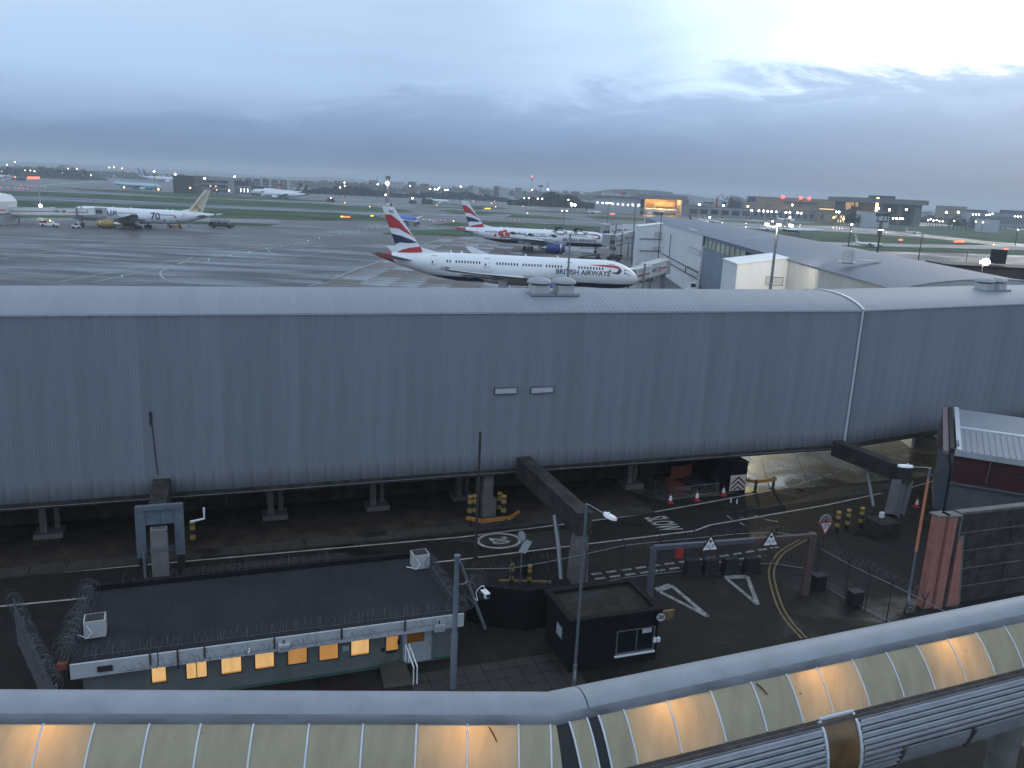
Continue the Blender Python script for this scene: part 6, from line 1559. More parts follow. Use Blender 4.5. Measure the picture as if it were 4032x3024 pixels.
    if det == 2:
        base = None
        for side in SIDES:
            for s in P['windows']:
                mb = MB(); hw = .15; c = skin(s, (z0+z1)/2*r, side); up_ = skin(s, z1*r, side) - c
                pts = []
                for dx_, dz_ in ((-1,-.6), (-.6,-1), (.6,-1), (1,-.6), (1,.6), (.6,1), (-.6,1), (-1,.6)): pts.append(skin(s + dx_*hw, ((z0+z1)/2 + dz_*(z1-z0)/2)*r, side, .025))
                if side < 0 and P.get('single'):
                    mb.poly(pts); part(mb, 'cabin_window', 'glassd', t)
                else:
                    if base is None: base = MB()
                    base.poly(pts)
        if base: part(base, 'window_row', 'glassd', t)
    elif P.get('windows'):
        base = MB()
        for side in SIDES:
            for s in P['windows']: base.poly([skin(s+dx_, zz_*r, side, .03) for dx_, zz_ in ((-.16, z0), (.16, z0), (.16, z1), (-.16, z1))])
        part(base, 'window_row', 'glassd', t)
    for s in P.get('doors', []):
        for side in SIDES:
            d0, d1 = lift*r, (.63 + lift)*r; hw = .58
            mb = MB()
            for a0, a1, b0, b1 in ((-hw, -hw+.07, d0, d1), (hw-.07, hw, d0, d1), (-hw, hw, d0, d0+.07), (-hw, hw, d1-.07, d1)):
                mb.poly([skin(s+a0, b0, side, .03), skin(s+a1, b0, side, .03), skin(s+a1, (b0+b1)/2, side, .03), skin(s+a1, b1, side, .03), skin(s+a0, b1, side, .03), skin(s+a0, (b0+b1)/2, side, .03)])
            d = part(mb, 'door', 'farg', t)
            mb = MB(); mb.poly([skin(s+a, b, side, .035) for a, b in ((.10, .26*r), (.38, .26*r), (.38, .42*r), (.10, .42*r))]); part(mb, 'door_window', 'glassd', d)
    def lettering(s_txt, s, zr, size, m, bold=.02, sx=1.0, sides=SIDES, name='lettering', slant=0.0):
        for side in sides:
            mb = MB()
            def f(x, y, side=side):
                return skin(s - x*(1 if side < 0 else -1)*1.0, zr + y + lift*r, side, .03)
            part(add_text(mb, s_txt, size, f, bold, sx=sx, cut=.25), name, m, t)
    def patch(pts, m, name, sides=SIDES, e=.03, sub=1):
        mb = MB()
        vs_, fs_ = cut_flat(pts, [tuple(range(len(pts)))])
        for side in sides: mb.add([skin(v.x, v.y, side, e) for v in vs_], fs_)
        part(mb, name, m, t)
    mb = MB()
    for s in (.30*L, .42*L, .66*L, .70*L)[:4 if det == 2 else 0]: mb.prism([(-s, -.02, cz + r - .05), (-s-.5, -.02, cz + r - .05), (-s-.6, -.02, cz + r + .45), (-s-.3, -.02, cz + r + .45)], (0, .04, 0))
    if det == 2: part(mb, 'antenna', body, t)
    return t, dict(band=band, finpoly=finpoly, fintext=fintext, lettering=lettering, patch=patch, skin=skin, part=part, fin=fin, cz=cz, surf=surf)

RED1 = ([(0,.83),(.45,.83),(.775,.71),(.88,.54),(1,.37)], [(0,.55),(.47,.54),(.76,.45),(1,.365)])
BLU1 = ([(0,.42),(.4,.385),(.7,.33),(1,.25)], [(0,.19),(.25,.235),(.6,.225),(.8,.235),(1,.245)])
RED2 = ([(0,.03),(.3,.09),(.6,.13),(.85,.15),(1,.16)], [(0,-.06),(.5,-.08),(1,-.03)])
def flag_tail(k):
    k['band'](*RED1, 'red'); k['band'](*BLU1, 'navy'); k['band'](*RED2, 'red')
def ribbon(k, sc_=1.0, s0=0.0, up_=.36):
    top = [(10.7,1.62),(9.2,1.70),(8,1.74),(6.8,1.76),(5.8,1.74),(4.9,1.64),(4.35,1.40),(3.95,.95)]; bot = [(10.7,1.60),(9.2,1.52),(8,1.42),(7,1.34),(6,1.28),(5.3,1.22),(4.85,1.10),(4.6,.95)]
    for i in range(len(top)-1): k['patch']([(a*sc_+s0, b*sc_) for a, b in (top[i], top[i+1], bot[i+1], bot[i])], 'red', 'ribbon_red') if False else None
    mb = MB()
    for side in SIDES:
        for i in range(len(top)-1): mb.poly([k['skin'](a*sc_+s0, b*sc_ + up_, side, .03) for a, b in (top[i], top[i+1], bot[i+1], bot[i])])
    k['part'](mb, 'ribbon', 'red')
    top = [(3.95,.95),(3.85,.6),(4.05,.25),(4.5,.02),(5.0,-.05),(5.6,.12),(6.1,.35)]; bot = [(4.6,.95),(4.62,.75),(4.75,.55),(5.0,.42),(5.3,.36),(5.7,.35),(6.1,.36)]
    mb = MB()
    for side in SIDES:
        for i in range(len(top)-1): mb.poly([k['skin'](a*sc_+s0, b*sc_ + up_, side, .03) for a, b in (top[i], top[i+1], bot[i+1], bot[i])])
    k['part'](mb, 'ribbon', 'navy')
def rowx(a, b, n): return [a + (b-a)*i/(n-1) for i in range(n)]
def px2s(lst): return [(2512 - p)/18.4 for p in lst]
win = px2s([1765.5, 1777] + rowx(1801, 1891, 9) + rowx(1958.5, 2037, 8) + rowx(2060, 2128, 7) + rowx(2150, 2207, 6) + rowx(2275, 2366, 9))
nose = atf(2512, 1112, 186)
bigA, kA = airliner('white airliner with flag tail and blue belly parked nearest, behind the corridor roof', (nose.x, 186, 0), R(-1.0),
    dict(L=56.7, r=2.97, cz=6.2, scale=1.05, hs=(.835*56.7, .905*56.7, .945*56.7, .982*56.7), hspan=9.9, hdih=.22, ft=18.1, lift=.15, belly='navy', tailc='red', tcs=.925, bz=-.60, windows=win, doors=px2s([1713, 1919, 2236, 2401]), single=True, span=60, wroot=(17.6, 30.5), wtip=(37.5, 39.5), dih=3.6, eng=[(19.2, 9.8)], er=1.75, el=5.4, engm='eblue', gear=28.6, gy=4.9, nose=5.6, bog=2, wr=.63, wingm='wing'))
flag_tail(kA); ribbon(kA); kA['lettering']('BRITISH AIRWAYS', (2512 - 2291)/18.4, -.12, 1.42, 'navy', .028, 1.0); kA['lettering']('G-ZBJC', (2512 - 1760)/18.4, -.5, .62, 'navy', .012); kA['fintext']('BJC', .62, .90, .75, 'navy')
nose = atf(2406, 936, 342)
win = rowx(10, 17, 10) + rowx(19.3, 25, 9) + rowx(27, 33, 10) + rowx(35, 41, 10) + rowx(45.5, 51, 12)
bigB, kB = airliner('white airliner with flag tail and a red flower painting, parked behind the nearest one', (nose.x, 342, 0), R(-1.2),
    dict(L=63.7, r=3.1, cz=5.6, scale=1.0, belly='navy', tailc='red', tcs=.93, lift=.10, bz=-.46, windows=win, doors=[7.0, 17.9, 43.2, 54.5], span=60.9, wroot=(20.5, 35), wtip=(41.5, 43.5), dih=2.6, eng=[(23.5, 9.6)], er=1.95, el=6.2, engm='eblue', gear=33.5, gy=5.4, nose=6, bog=3, wr=.66, ft=18.6))
flag_tail(kB); ribbon(kB, 1.05, .3); kB['lettering']('BRITISH AIRWAYS', 12.9, -.85, 1.7, 'navy', .03); kB['lettering']('GREAT', 20.2, 1.25, .62, 'red', .02)
kB['patch']([(18.9, 1.62), (21.5, 1.62), (21.5, 1.58), (18.9, 1.58)], 'red', 'stripe')
# flower, branch and birds painted along the side (plain shapes of our own)
def blob(k, s, z, rr, m, name, n=9, jit=.25, e=.03):
    rr *= 1.3; z += .35; pts = [(s + rr*math.cos(2*math.pi*i/n)*random.uniform(1-jit, 1+jit), z + rr*math.sin(2*math.pi*i/n)*random.uniform(1-jit, 1+jit)) for i in range(n)]; k['patch'](pts, m, name, (-1,), e)
S_ = lambda x: (2406 - (1800 + x/3.16))/9.75
for x, z, rr in ((540, .55, .75), (585, 1.05, .8), (620, .3, .7), (560, -.1, .55), (600, .6, .6), (520, .2, .45)): blob(kB, S_(x), z, rr, 'red', 'painted_petal')
blob(kB, S_(580), .62, .34, 'plane', 'painted_petal', e=.05)
for x, z, rr in ((470, -.35, .42), (548, -.75, .4), (580, -.95, .35), (640, -.7, .3), (452, 1.25, .16), (768, .9, .22)): blob(kB, S_(x), z, rr, 'red', 'painted_petal')
def stroke(k, pts, w_, m, name):
    pts = [(S_(x), z + .35) for x, z in pts]; w_ *= 1.6
    for a, b in zip(pts, pts[1:]):
        d = Vector((b[0]-a[0], b[1]-a[1], 0)).normalized(); n = Vector((-d.y, d.x, 0))*w_/2
        k['patch']([(a[0]+n.x, a[1]+n.y), (b[0]+n.x, b[1]+n.y), (b[0]-n.x, b[1]-n.y), (a[0]-n.x, a[1]-n.y)], m, name, (-1,), .04)
stroke(kB, [(640, .45), (720, .75), (790, .55), (860, .2), (960, .05), (1060, .2), (1180, .45)], .16, 'dark', 'painted_branch')
stroke(kB, [(830, .35), (855, .85)], .12, 'dark', 'painted_branch'); stroke(kB, [(1040, .15), (1060, .75)], .12, 'dark', 'painted_branch'); stroke(kB, [(1080, .2), (1100, -.2)], .12, 'dark', 'painted_branch'); stroke(kB, [(870, .1), (850, -.4)], .12, 'dark', 'painted_branch')
for x, z in ((690, .7), (905, .35), (1195, .35)):
    z += .35; kB['patch']([(S_(x-34), z+.6), (S_(x+4), z+.7), (S_(x+52), z-.1), (S_(x+12), z-.5), (S_(x-24), z-.28)], 'dark', 'painted_bird', (-1,), .045)
nose = atf(266, 814, 366)
win = rowx(8.5, 14, 10) + rowx(22, 30, 14) + rowx(40, 46, 12)
bigC, kC = airliner('white airliner with a golden winged tail and golden engine on the left stand', (nose.x, 366, 0), R(180 + .4),
    dict(L=62.8, r=2.97, cz=5.2, scale=1.03, body='plane', windows=win, doors=[6.2, 17.5, 37.5, 49.5], span=60, wroot=(20.0, 33.5), wtip=(40.5, 42.5), dih=3.2, eng=[(21.5, 9.8)], er=1.85, el=5.8, engm='gold', gear=31.5, gy=4.9, nose=5.8, bog=2, wr=.63, tailc='dark', tcs=.985))
S2 = lambda fx: (fx - 266)/9.42
kC['lettering']('GULF AIR', S2(400), .55, 3.0, 'navy', .05, 1.28); kC['lettering']('70', S2(624), .1, 3.9, 'navy', .07, 1.05)
kC['patch']([(S2(656), -1.0), (S2(711), -1.0), (S2(711), -1.75), (S2(656), -1.75)], 'dred', 'badge'); kC['patch']([(S2(697), .55), (S2(706), .55), (S2(706), -.05), (S2(697), -.05)], 'red', 'flag_patch')
M['fincream'] = mat('fin_cream', (.62, .57, .47), .35, 0, .05, .5)
finC = kC['fin']; finC.data.materials[0] = M['fincream']
for j in range(8):
    v0 = .30 + j*.075; kC['finpoly']([(.86 - .03*j, v0 + .02), (.80 - .02*j, v0 - .03), (.45, v0 + .02 + .012*j), (.16, v0 + .10 + .02*j), (.40, v0 + .075 + .012*j), (.66 - .02*j, v0 + .055)], 'gold', 'emblem_feather')
kC['finpoly']([(.80, .28), (.62, .31), (.48, .26), (.36, .12), (.56, .18), (.70, .10), (.88, .06), (.76, .18)], 'gold', 'emblem_feather'); kC['finpoly']([(.34, .22), (.22, .16), (.12, .06), (.26, .05), (.44, .12)], 'gold', 'emblem_feather')
mb = MB()
for side in SIDES:
    for a, b in (((46.5, 2.7), (50.5, 1.0)), ((50.5, 1.0), (53.5, -.15))): mb.poly([kC['skin'](a[0], a[1], side, .03), kC['skin'](b[0], b[1], side, .03), kC['skin'](b[0]+.6, b[1], side, .03), kC['skin'](a[0]+.6, a[1], side, .03)])
kC['part'](mb, 'gold_stripe', 'gold')

# ------------------------------------------------------------------ air bridges
def bridge(label, a, b, w_=3.4, h=2.9, txt=True, cab_side=1, logo_t=.66, cols=(.30, .8)):
    """tunnel from cab a to rotunda b (centre line points at floor level)"""
    a, b = Vector(a), Vector(b); t = thing('air_bridge', label, 'air bridge', (a.x, a.y, 0)); d = b - a; u = Vector((d.x, d.y, 0)).normalized(); s_ = Vector((u.y, -u.x, 0)); z = Vector((0,0,1)); L_ = d.length
    if s_.y > 0: s_ = -s_      # side that faces the viewer
    m_ = a.lerp(b, .52)
    for p, q, ww, hh, nm in ((a, m_, w_*.86, h*.88, 'inner_tunnel'), (m_, b, w_, h, 'outer_tunnel')):
        mb = MB(); mb.obox(p - s_*ww/2, q - p, s_*ww, z*hh); tu = mb.build(nm, M['white'], t)
        mb = MB(); mb.obox(p - s_*(ww/2+.06) + z*hh, q - p, s_*(ww+.12), z*.14); mb.build('tunnel_roof', M['cream'], tu)
        mb = MB(); mb.obox(p - s_*(ww/2 + .08) - z*.35, q - p, s_*(ww+.16), z*.33); mb.build('tunnel_floor_beam', M['greyp'], tu)
    def face(pt, f_, sgn=1):   # coordinates on the viewer side of a tunnel
        ww = w_ if f_ else w_*.86
        return pt + s_*(ww/2 + .02)
    dx_ = (b - a)/L_ ; sgn = 1 if dx_.x > 0 else -1; ex = dx_*sgn
    if txt:
        c = face(a.lerp(b, logo_t), 1) + z*h*.50; f = plane_map(c, ex, z); mb = MB(); add_text(mb, 'HSBC', 1.25, lambda x, y: f(x - 1.3, y), .02); mb.build('bank_lettering', M['dark'], t)
        mb = MB(); k_ = .62; cx = 1.75; g_ = lambda x, y: plane_map(c + s_*.003, ex, z)(cx + x*k_, y*k_)
        for tri in (((-.9,.9),(.9,.9),(0,0)), ((-.9,-.9),(0,0),(.9,-.9)), ((-1.75,0),(-.9,.9),(-.9,-.9)), ((1.75,0),(.9,-.9),(.9,.9))): mb.poly([g_(*q) for q in tri])
        mb.build('bank_emblem', M['red'], t)
        mb = MB(); f2 = plane_map(face(a.lerp(b, min(.97, logo_t + .30*12/L_)), 1) + z*h*.5, ex, z)
        e0 = logo_t + 3.3*sgn/L_; e1 = .985 if sgn > 0 else logo_t + 3.3/L_
        q0, q1 = (a.lerp(b, logo_t + 3.2/L_*1.0), a.lerp(b, .985)) if sgn > 0 else (a.lerp(b, logo_t + 3.6/L_), a.lerp(b, .985))
        mb.beam(face(q0, 1) + z*h*.5, face(q1, 1) + z*h*.5, .03, .30); q0, q1 = a.lerp(b, .10), a.lerp(b, logo_t - 3.4/L_)
        if (q1-q0).dot(dx_) > .5:
            ff = 0 if .5*(.10+logo_t-3.4/L_) < .52 else 1
            mb.beam(face(q0, 0) + z*h*.36, face(q1, 0 if (q1-a).length/L_ < .52 else 1) + z*h*.36, .03, .30); mb.beam(face(q0, 0) + z*h*.36, face(q0, 0) + z*h*.72, .26, .03)
        mb.build('red_stripe', M['red'], t)
    # cab
    mb = MB(); c = a - u*1.4; mb.obox(c - u*1.6 - s_*2.0 - z*.3, u*3.2, s_*4.0, z*(h+.35)); cb = mb.build('cab', M['greyp'], t)
    for k in range(3):
        mb = MB(); mb.obox(c - u*(1.35 - k*.95) + s_*2.003 + z*.7, u*.75, s_*.02, z*1.35); mb.build('cab_window', M['glassd'], cb)
    mb = MB(); mb.obox(c - u*1.65 - s_*2.1 + z*(h+.05), u*3.3, s_*4.2, z*.25); mb.build('cab_roof', M['white'], cb)
    # supports
    for f_, hgt in ((cols[0], 1), (cols[1], 0)):
        p = a.lerp(b, f_); g0 = Vector((p.x, p.y, 0))
        for k in (-1, 1):
            mb = MB(); mb.beam(g0 + s_*k*(w_/2 + .35), Vector((p.x, p.y, p.z + (h + .9 if hgt else .2))) + s_*k*(w_/2+.35), .42, .42); mb.build('lift_column', M['steel'], t)
        mb = MB(); mb.beam(p - s_*(w_/2+.35) - z*.5, p + s_*(w_/2+.35) - z*.5, .4, .4); mb.build('cross_beam', M['steel'], t)
        if hgt:
            mb = MB(); mb.beam(g0 - s_*(w_/2+.8) + z*.6, g0 + s_*(w_/2+.8) + z*.6, .6, .5); mb.build('bogie', M['dark'], t)
            for k in (-1, 1):
                mb = MB(); mb.lathe([(.2, -.22), (.58, -.22), (.6, 0), (.58, .22), (.2, .22)], 14, g0 + s_*k*(w_/2+.6) + z*.6, 'y'); mb.build('wheel', M['tyre'], t, True)
    mb = MB(); mb.lathe([(1.9, -.35), (1.9, h+.1), (1.7, h+.3), (.1, h+.4)], 18, b + u*1.2); mb.build('rotunda', M['cream'], t, True)
    mb = MB(); mb.lathe([(.75, 0), (.75, b.z - .3)], 12, Vector(((b + u*1.2).x, (b + u*1.2).y, 0))); mb.build('rotunda_column', M['greyp'], t, True)
    return t
a = atf(*c8(60, 640), 193); b = atf(*c8(425, 590), 209)
bridge('white air bridge with red stripe and bank name docked beyond the nearest airliner nose', (a.x, 193, 4.3), (b.x, 209, 5.5), 3.2, 2.9, True, 1, .68, (.27, .92))
a = atf(*c5(10, 880), 326); b = atf(*c5(315, 830), 336)
bridge('white air bridge with grey glazed cab reaching toward the flower painted airliner, nearer of two', (a.x, 326, 4.6), (b.x, 336, 6.2), 3.4, 4.0, True, 1, .62, (.28, .9))
a = atf(*c4(1870, 900), 372); b = atf(*c5(345, 730), 376)
bridge('white air bridge behind the nose of the flower painted airliner, farther of two', (a.x, 372, 6.2), (b.x, 376, 6.6), 3.6, 4.6, True, 1, .42, (.2, .9))
a = atf(*c1(1220, 770), 357); b = atf(*c1(150, 735), 357)
bridge('long white air bridge on the left reaching the golden tailed airliner', (a.x, 357, 5.4), (b.x, 357, 3.8), 3.4, 2.9, True, 1, .42, (.22, .96))
# gate house at the far left edge
gh = thing('gate_lounge', 'pale gabled gate building cut by the left edge, feeding the air bridge', 'building', atf(*c1(0, 860), 352))
q = [atf(*c1(x, y), 352) for x, y in ((-260, 480), (0, 530), (72, 610), (72, 760), (-260, 780))]
mb = MB(); mb.prism([(p.x, 346, p.z) for p in q], (0, 14, 0)); mb.build('upper_block', M['pierwhite'], gh)
p0 = atf(*c1(-260, 780), 347); p1 = atf(*c1(60, 780), 347); mb = MB(); mb.obox((p0.x, 347, 0), (p1.x - p0.x - 1, 0, 0), (0, 10, 0), (0, 0, p1.z)); mb.build('lower_block', M['greyp'], gh)
mb = MB(); p0 = atf(*c1(-200, 712), 346); p1 = atf(*c1(72, 720), 346); mb.beam((p0.x, 345.9, p0.z), (p1.x, 345.9, p1.z), .05, .5); mb.build('red_stripe', M['red'], gh)

# ------------------------------------------------------------------ apron masts
def mast(label, base, h, heads, m='steel', lit=True, grp=None, dark=False, r0=.28, arm=1.6, bulb='Lhot'):
    t = thing('light_mast', label, 'light mast', (base[0], base[1], 0), group=grp); b = Vector((base[0], base[1], 0))
    mb = MB(); mb.lathe([(r0, 0), (r0*.55, h)], 10, b); mb.build('pole', M['dark'] if dark else M[m], t, True)
    mb = MB(); mb.beam(b + Vector((-arm, 0, h)), b + Vector((arm, 0, h)), .14, .14); mb.build('crossarm', M['dark'] if dark else M[m], t)
    for k in range(heads):
        x = -arm + 2*arm*k/max(1, heads-1) if heads > 1 else 0
        mb = MB(); mb.box(b.x + x, b.y - .2, h + .28, .55, .5, .30); hd = mb.build('floodlight', M['dark'] if dark else M['steel'], t)
        mb = MB(); mb.box(b.x + x, b.y - .46, h + .26, .50, .03, .26); mb.build('lens', M[bulb] if lit else M['greyp'], hd)
    return t
mb_ = atf(3062, 893, 112)
mast('tall floodlight mast with a glowing head beside the lit stair tower', (mb_.x, 112), mb_.z, 3, bulb='Lhot')
pl_d = bpy.data.lights.new('mast_lamp', 'POINT'); pl_d.energy = 260; pl_d.color = (1, .9, .7); pl_d.shadow_soft_size = .3; pl_o = bpy.data.objects.new('mast_lamp', pl_d); COL.objects.link(pl_o); pl_o.location = (mb_.x - .6, 111.3, mb_.z - .3)
lmp = bpy.data.lights.new('mast_floodlight', 'SPOT'); lmp.energy = 10000; lmp.color = (1, .92, .74); lmp.spot_size = R(80); lmp.spot_blend = .6; lmp.shadow_soft_size = .4
lo = bpy.data.objects.new('mast_floodlight', lmp); COL.objects.link(lo); lo.location = (mb_.x, 112.9, mb_.z + .1)
tgt = Vector((39.5, 131, 8)); lo.rotation_euler = (tgt - lo.location).to_track_quat('-Z', 'Y').to_euler()
mc = atf(2246, 922, 142)
tm = mast('unlit lamp mast with dark clustered heads standing in front of the nearest airliner', (mc.x, 142), mc.z, 4, lit=False, arm=2.6, r0=.24)
for k in range(2):
    mb = MB(); c_ = Vector((mc.x + (-2.0 + k*3.2), 142, mc.z + .75)); mb.box(c_.x, c_.y, c_.z, 1.3, .8, .55); mb.build('lamp_housing', M['dark'], tm); mb = MB(); mb.box(c_.x + .2, c_.y - .42, c_.z - .1, .7, .04, .3); mb.build('lamp_glass', M['greyp'], tm)
    mb = MB(); mb.tube([c_ + Vector((-1.2,0,-.6)), c_ + Vector((0,0,.4)), c_ + Vector((1.2,0,-.6))], .05, 5); mb.build('lamp_stay', M['dark'], tm)
for nm, f_, Y_, lit, hd, dk in (('lit mast with a cluster head rising left of the hangar door', c4(1885, 480), 392, True, 3, False), ('lit twin headed mast rising in front of the dark hangar door', c5(325, 345), 300, True, 2, False),
        ('shorter lit mast behind the flower painted airliner', c4(1332, 575), 400, True, 2, False), ('slender unlit mast before the farther stair tower', c8(430, 60), 250, False, 1, True)):
    p = atf(*f_, Y_); mast(nm, (p.x, Y_), p.z, hd, lit=lit, dark=dk, r0=.30 if not dk else .16, arm=1.1 if hd > 1 else .7, bulb='Lwhite')
for nm, f_, Y_, lit, h_ in (('dark lattice mast with a brilliant lamp on the right beyond the pier roof', c7(425, 500), 430, True, 1), ('thin dark mast on the right between the grass strips', c7(945, 560), 380, False, 1)):
    p = atf(*f_, Y_); mast(nm, (p.x, Y_), p.z, 3 if lit else 1, lit=lit, dark=True, r0=.55 if lit else .28, arm=1.0, bulb='Lhot')
p = atf(*c7(1510, 778), 210); mast('low grey lamp post before the brown parapet on the right', (p.x, 210), p.z, 1, lit=False, r0=.14, arm=.5)
p = atf(*c7(1705, 905), 150); t = mast('short pole with a dazzling floodlight in front of the brown parapet', (p.x, 150), p.z, 3, lit=True, r0=.12, arm=.7, bulb='Lhot')
mb = MB(); mb.lathe([(.02, -.62), (.5, -.4), (.62, 0), (.5, .4), (.02, .62)], 14, (p.x, 149.3, p.z + .3)); mb.build('glowing_globe', M['Lhot'], t, True)
# brown parapet building at the right edge
pb = thing('brown_terminal_block', 'low dark brown building with a flat parapet beyond the pier at the right edge', 'building', atf(*c7(1900, 1000), 165))
p0 = atf(*c7(1283, 935), 165); p1 = atf(*c7(2600, 990), 165); mb = MB(); mb.obox((p0.x, 165, 0), (p1.x - p0.x, 0, 0), (0, 9, 0), (0, 0, p0.z)); mb.build('wall', mat('brown_parapet', (.075, .06, .052), .85, 0, .25, .5), pb)
mb = MB(); mb.obox((p0.x - .3, 164.7, p0.z), (p1.x - p0.x, 0, 0), (0, 9.6, 0), (0, 0, .25)); mb.build('coping', M['dark'], pb)
p0 = atf(*c7(2020, 930), 165); mb = MB(); mb.box(p0.x, 169, p0.z + 1.4, 2.2, 2, 2.8); mb.build('chimney', M['dark'], pb)

# ------------------------------------------------------------------ vehicles on the stands
def car_parts(t, L_, W_, H_, body, cabw, glass='glassd', wheels=((.2,), (.8,)), r_=.36):
    pass
def vehicle(name, label, cat, loc, rotz, L_, Wd, low, cabspec, body, wheelr=.4, extra=None, grp=None):
    t = thing(name, label, cat, loc, rotz, grp)
    mb = MB(); mb.box(0, 0, wheelr*1.1 + low/2, L_, Wd, low); mb.build('body', M[body], t, world=False)
    x0, x1, hh, mm = cabspec; c = (x0+x1)/2; z0 = wheelr*1.1 + low
    mb = MB(); mb.add([(x0, -Wd*.46, z0), (x1, -Wd*.46, z0), (x1, Wd*.46, z0), (x0, Wd*.46, z0), (x0 + .25, -Wd*.42, z0+hh), (x1 - .45, -Wd*.42, z0+hh), (x1 - .45, Wd*.42, z0+hh), (x0 + .25, Wd*.42, z0+hh)], [(3,2,1,0),(4,5,6,7),(0,1,5,4),(1,2,6,5),(2,3,7,6),(3,0,4,7)]); cb = mb.build('cab', M[mm], t, world=False)
    mb = MB()
    for s in (-1, 1): mb.add([(x0 + .3, s*(Wd*.445 + .012), z0 + hh*.35), (x1 - .35, s*(Wd*.445+.012), z0 + hh*.35), (x1 - .5, s*(Wd*.425 + .012), z0 + hh*.88), (x0 + .4, s*(Wd*.425+.012), z0 + hh*.88)], [(0,1,2,3)])
    mb.build('cab_glass', M['glassd'], cb, world=False)
    for sx in (-.32, .32):
        for sy in (-1, 1):
            mb = MB(); mb.lathe([(wheelr*.4, -.12), (wheelr*.95, -.12), (wheelr, 0), (wheelr*.95, .12), (wheelr*.4, .12)], 12, (sx*L_, sy*Wd*.46, wheelr), 'y'); mb.build('wheel', M['tyre'], t, True, world=False)
    for sy in (-1, 1):
        mb = MB(); mb.box(L_/2 + .02, sy*Wd*.36, wheelr*1.1 + low*.6, .05, .25, .16); mb.build('headlight', M['Lwarm'], t, world=False)
        mb = MB(); mb.box(-L_/2 - .02, sy*Wd*.36, wheelr*1.1 + low*.6, .05, .22, .14); mb.build('tail_light', M['red'], t, world=False)
    if extra: extra(t)
    return t
def G0(f): p = Gf(*f); return (p.x, p.y, .02)
def beacon(t, x, y, z, m='Lamber', r_=.22):
    mb = MB(); mb.lathe([(r_, 0), (r_, r_*1.2), (r_*.3, r_*1.7)], 10, (x, y, z)); mb.build('beacon', M[m], t, world=False)
vehicle('pickup_truck', 'white pickup with an orange beacon parked under the left air bridge', 'pickup truck', G0(c1(620, 925)), 0, 7.2, 2.4, .85, (-.5, 1.8, .9, 'white'), 'white', .55, lambda t: (beacon(t, .3, 0, 2.35), (lambda mb: (mb.box(-2.3, 0, 1.95, 2.4, 2.2, .9), mb.build('load', M['oredp'], t, world=False)))(MB())))
def tug_x(t):
    mb = MB(); mb.box(-.6, 0, 2.1, .5, 1.2, 1.3); mb.build('driver_shelter', M['white'], t, world=False)
vehicle('baggage_tug', 'small white tug standing at the nose wheel of the golden tailed airliner', 'tug', G0(c1(950, 945)), R(200), 3.2, 2.0, .8, (-.9, .6, .8, 'dark'), 'white', .45, tug_x)
def tanker_x(t):
    mb = MB(); mb.lathe([(.3, -4.6), (1.15, -4.3), (1.25, 0), (1.15, 4.3), (.3, 4.6)], 16, (.6, 0, 2.9), 'x'); tk_ = mb.build('load_cover', mat('mottled_tarpaulin', (.28,.29,.31), .6, 0, .6, 1.1), t, True, world=False)
    for x in (-2.6, -.2, 2.2): mb = MB(); mb.lathe([(1.27, -.08), (1.27, .08)], 16, (x + .6, 0, 2.9), 'x', cap=False); mb.build('strap', M['dark'], tk_, world=False)
vehicle('loaded_truck', 'long dark truck with a mottled covered load beside the golden tail', 'truck', G0(c2(865, 815)), R(180), 11.5, 2.5, .8, (3.6, 5.6, 1.5, 'dark'), 'dark', .55, tanker_x)
def belt_x(t):
    mb = MB(); mb.beam((-3.5, 0, 1.4), (3.8, 0, 2.6), 1.1, .3); mb.build('conveyor', M['dark'], t, world=False)
    for k in range(6): mb = MB(); mb.tube([(-3.2 + k*1.25, .62, 1.5 + k*.2), (-3.2 + k*1.25, .62, 2.3 + k*.2)], .04, 5); mb.build('guard_post', M['steel'], t, world=False)
    mb = MB(); mb.tube([(-3.2, .62, 2.3), (3.1, .62, 3.3)], .04, 5); mb.build('guard_rail', M['steel'], t, world=False)
vehicle('belt_loader', 'belt loader with raised conveyor behind the rear hold of the golden tailed airliner', 'belt loader', G0(c2(290, 815)), R(10), 6.5, 2.1, .7, (1.4, 2.6, .9, 'yellow'), 'yellow', .45, belt_x)
vehicle('belt_loader', 'belt loader working between the two flag tailed airliners', 'belt loader', G0((1900 + 1330/3.16, 900 + 405/3.16)), R(4), 8.5, 2.2, .7, (2.4, 3.8, 1.0, 'dark'), 'dark', .5, belt_x)
vehicle('service_van', 'dark service van under the air bridges by the far stair tower', 'van', G0(c5(50, 1035)), R(160), 5, 2.1, .9, (-1.8, 1.8, 1.0, 'dark'), 'dark', .45)
vehicle('service_truck', 'low grey service truck below the air bridge at the nearest airliner', 'truck', G0(c8(230, 790)), R(20), 6, 2.3, .9, (1.2, 2.8, 1.1, 'greyp'), 'greyp', .5)
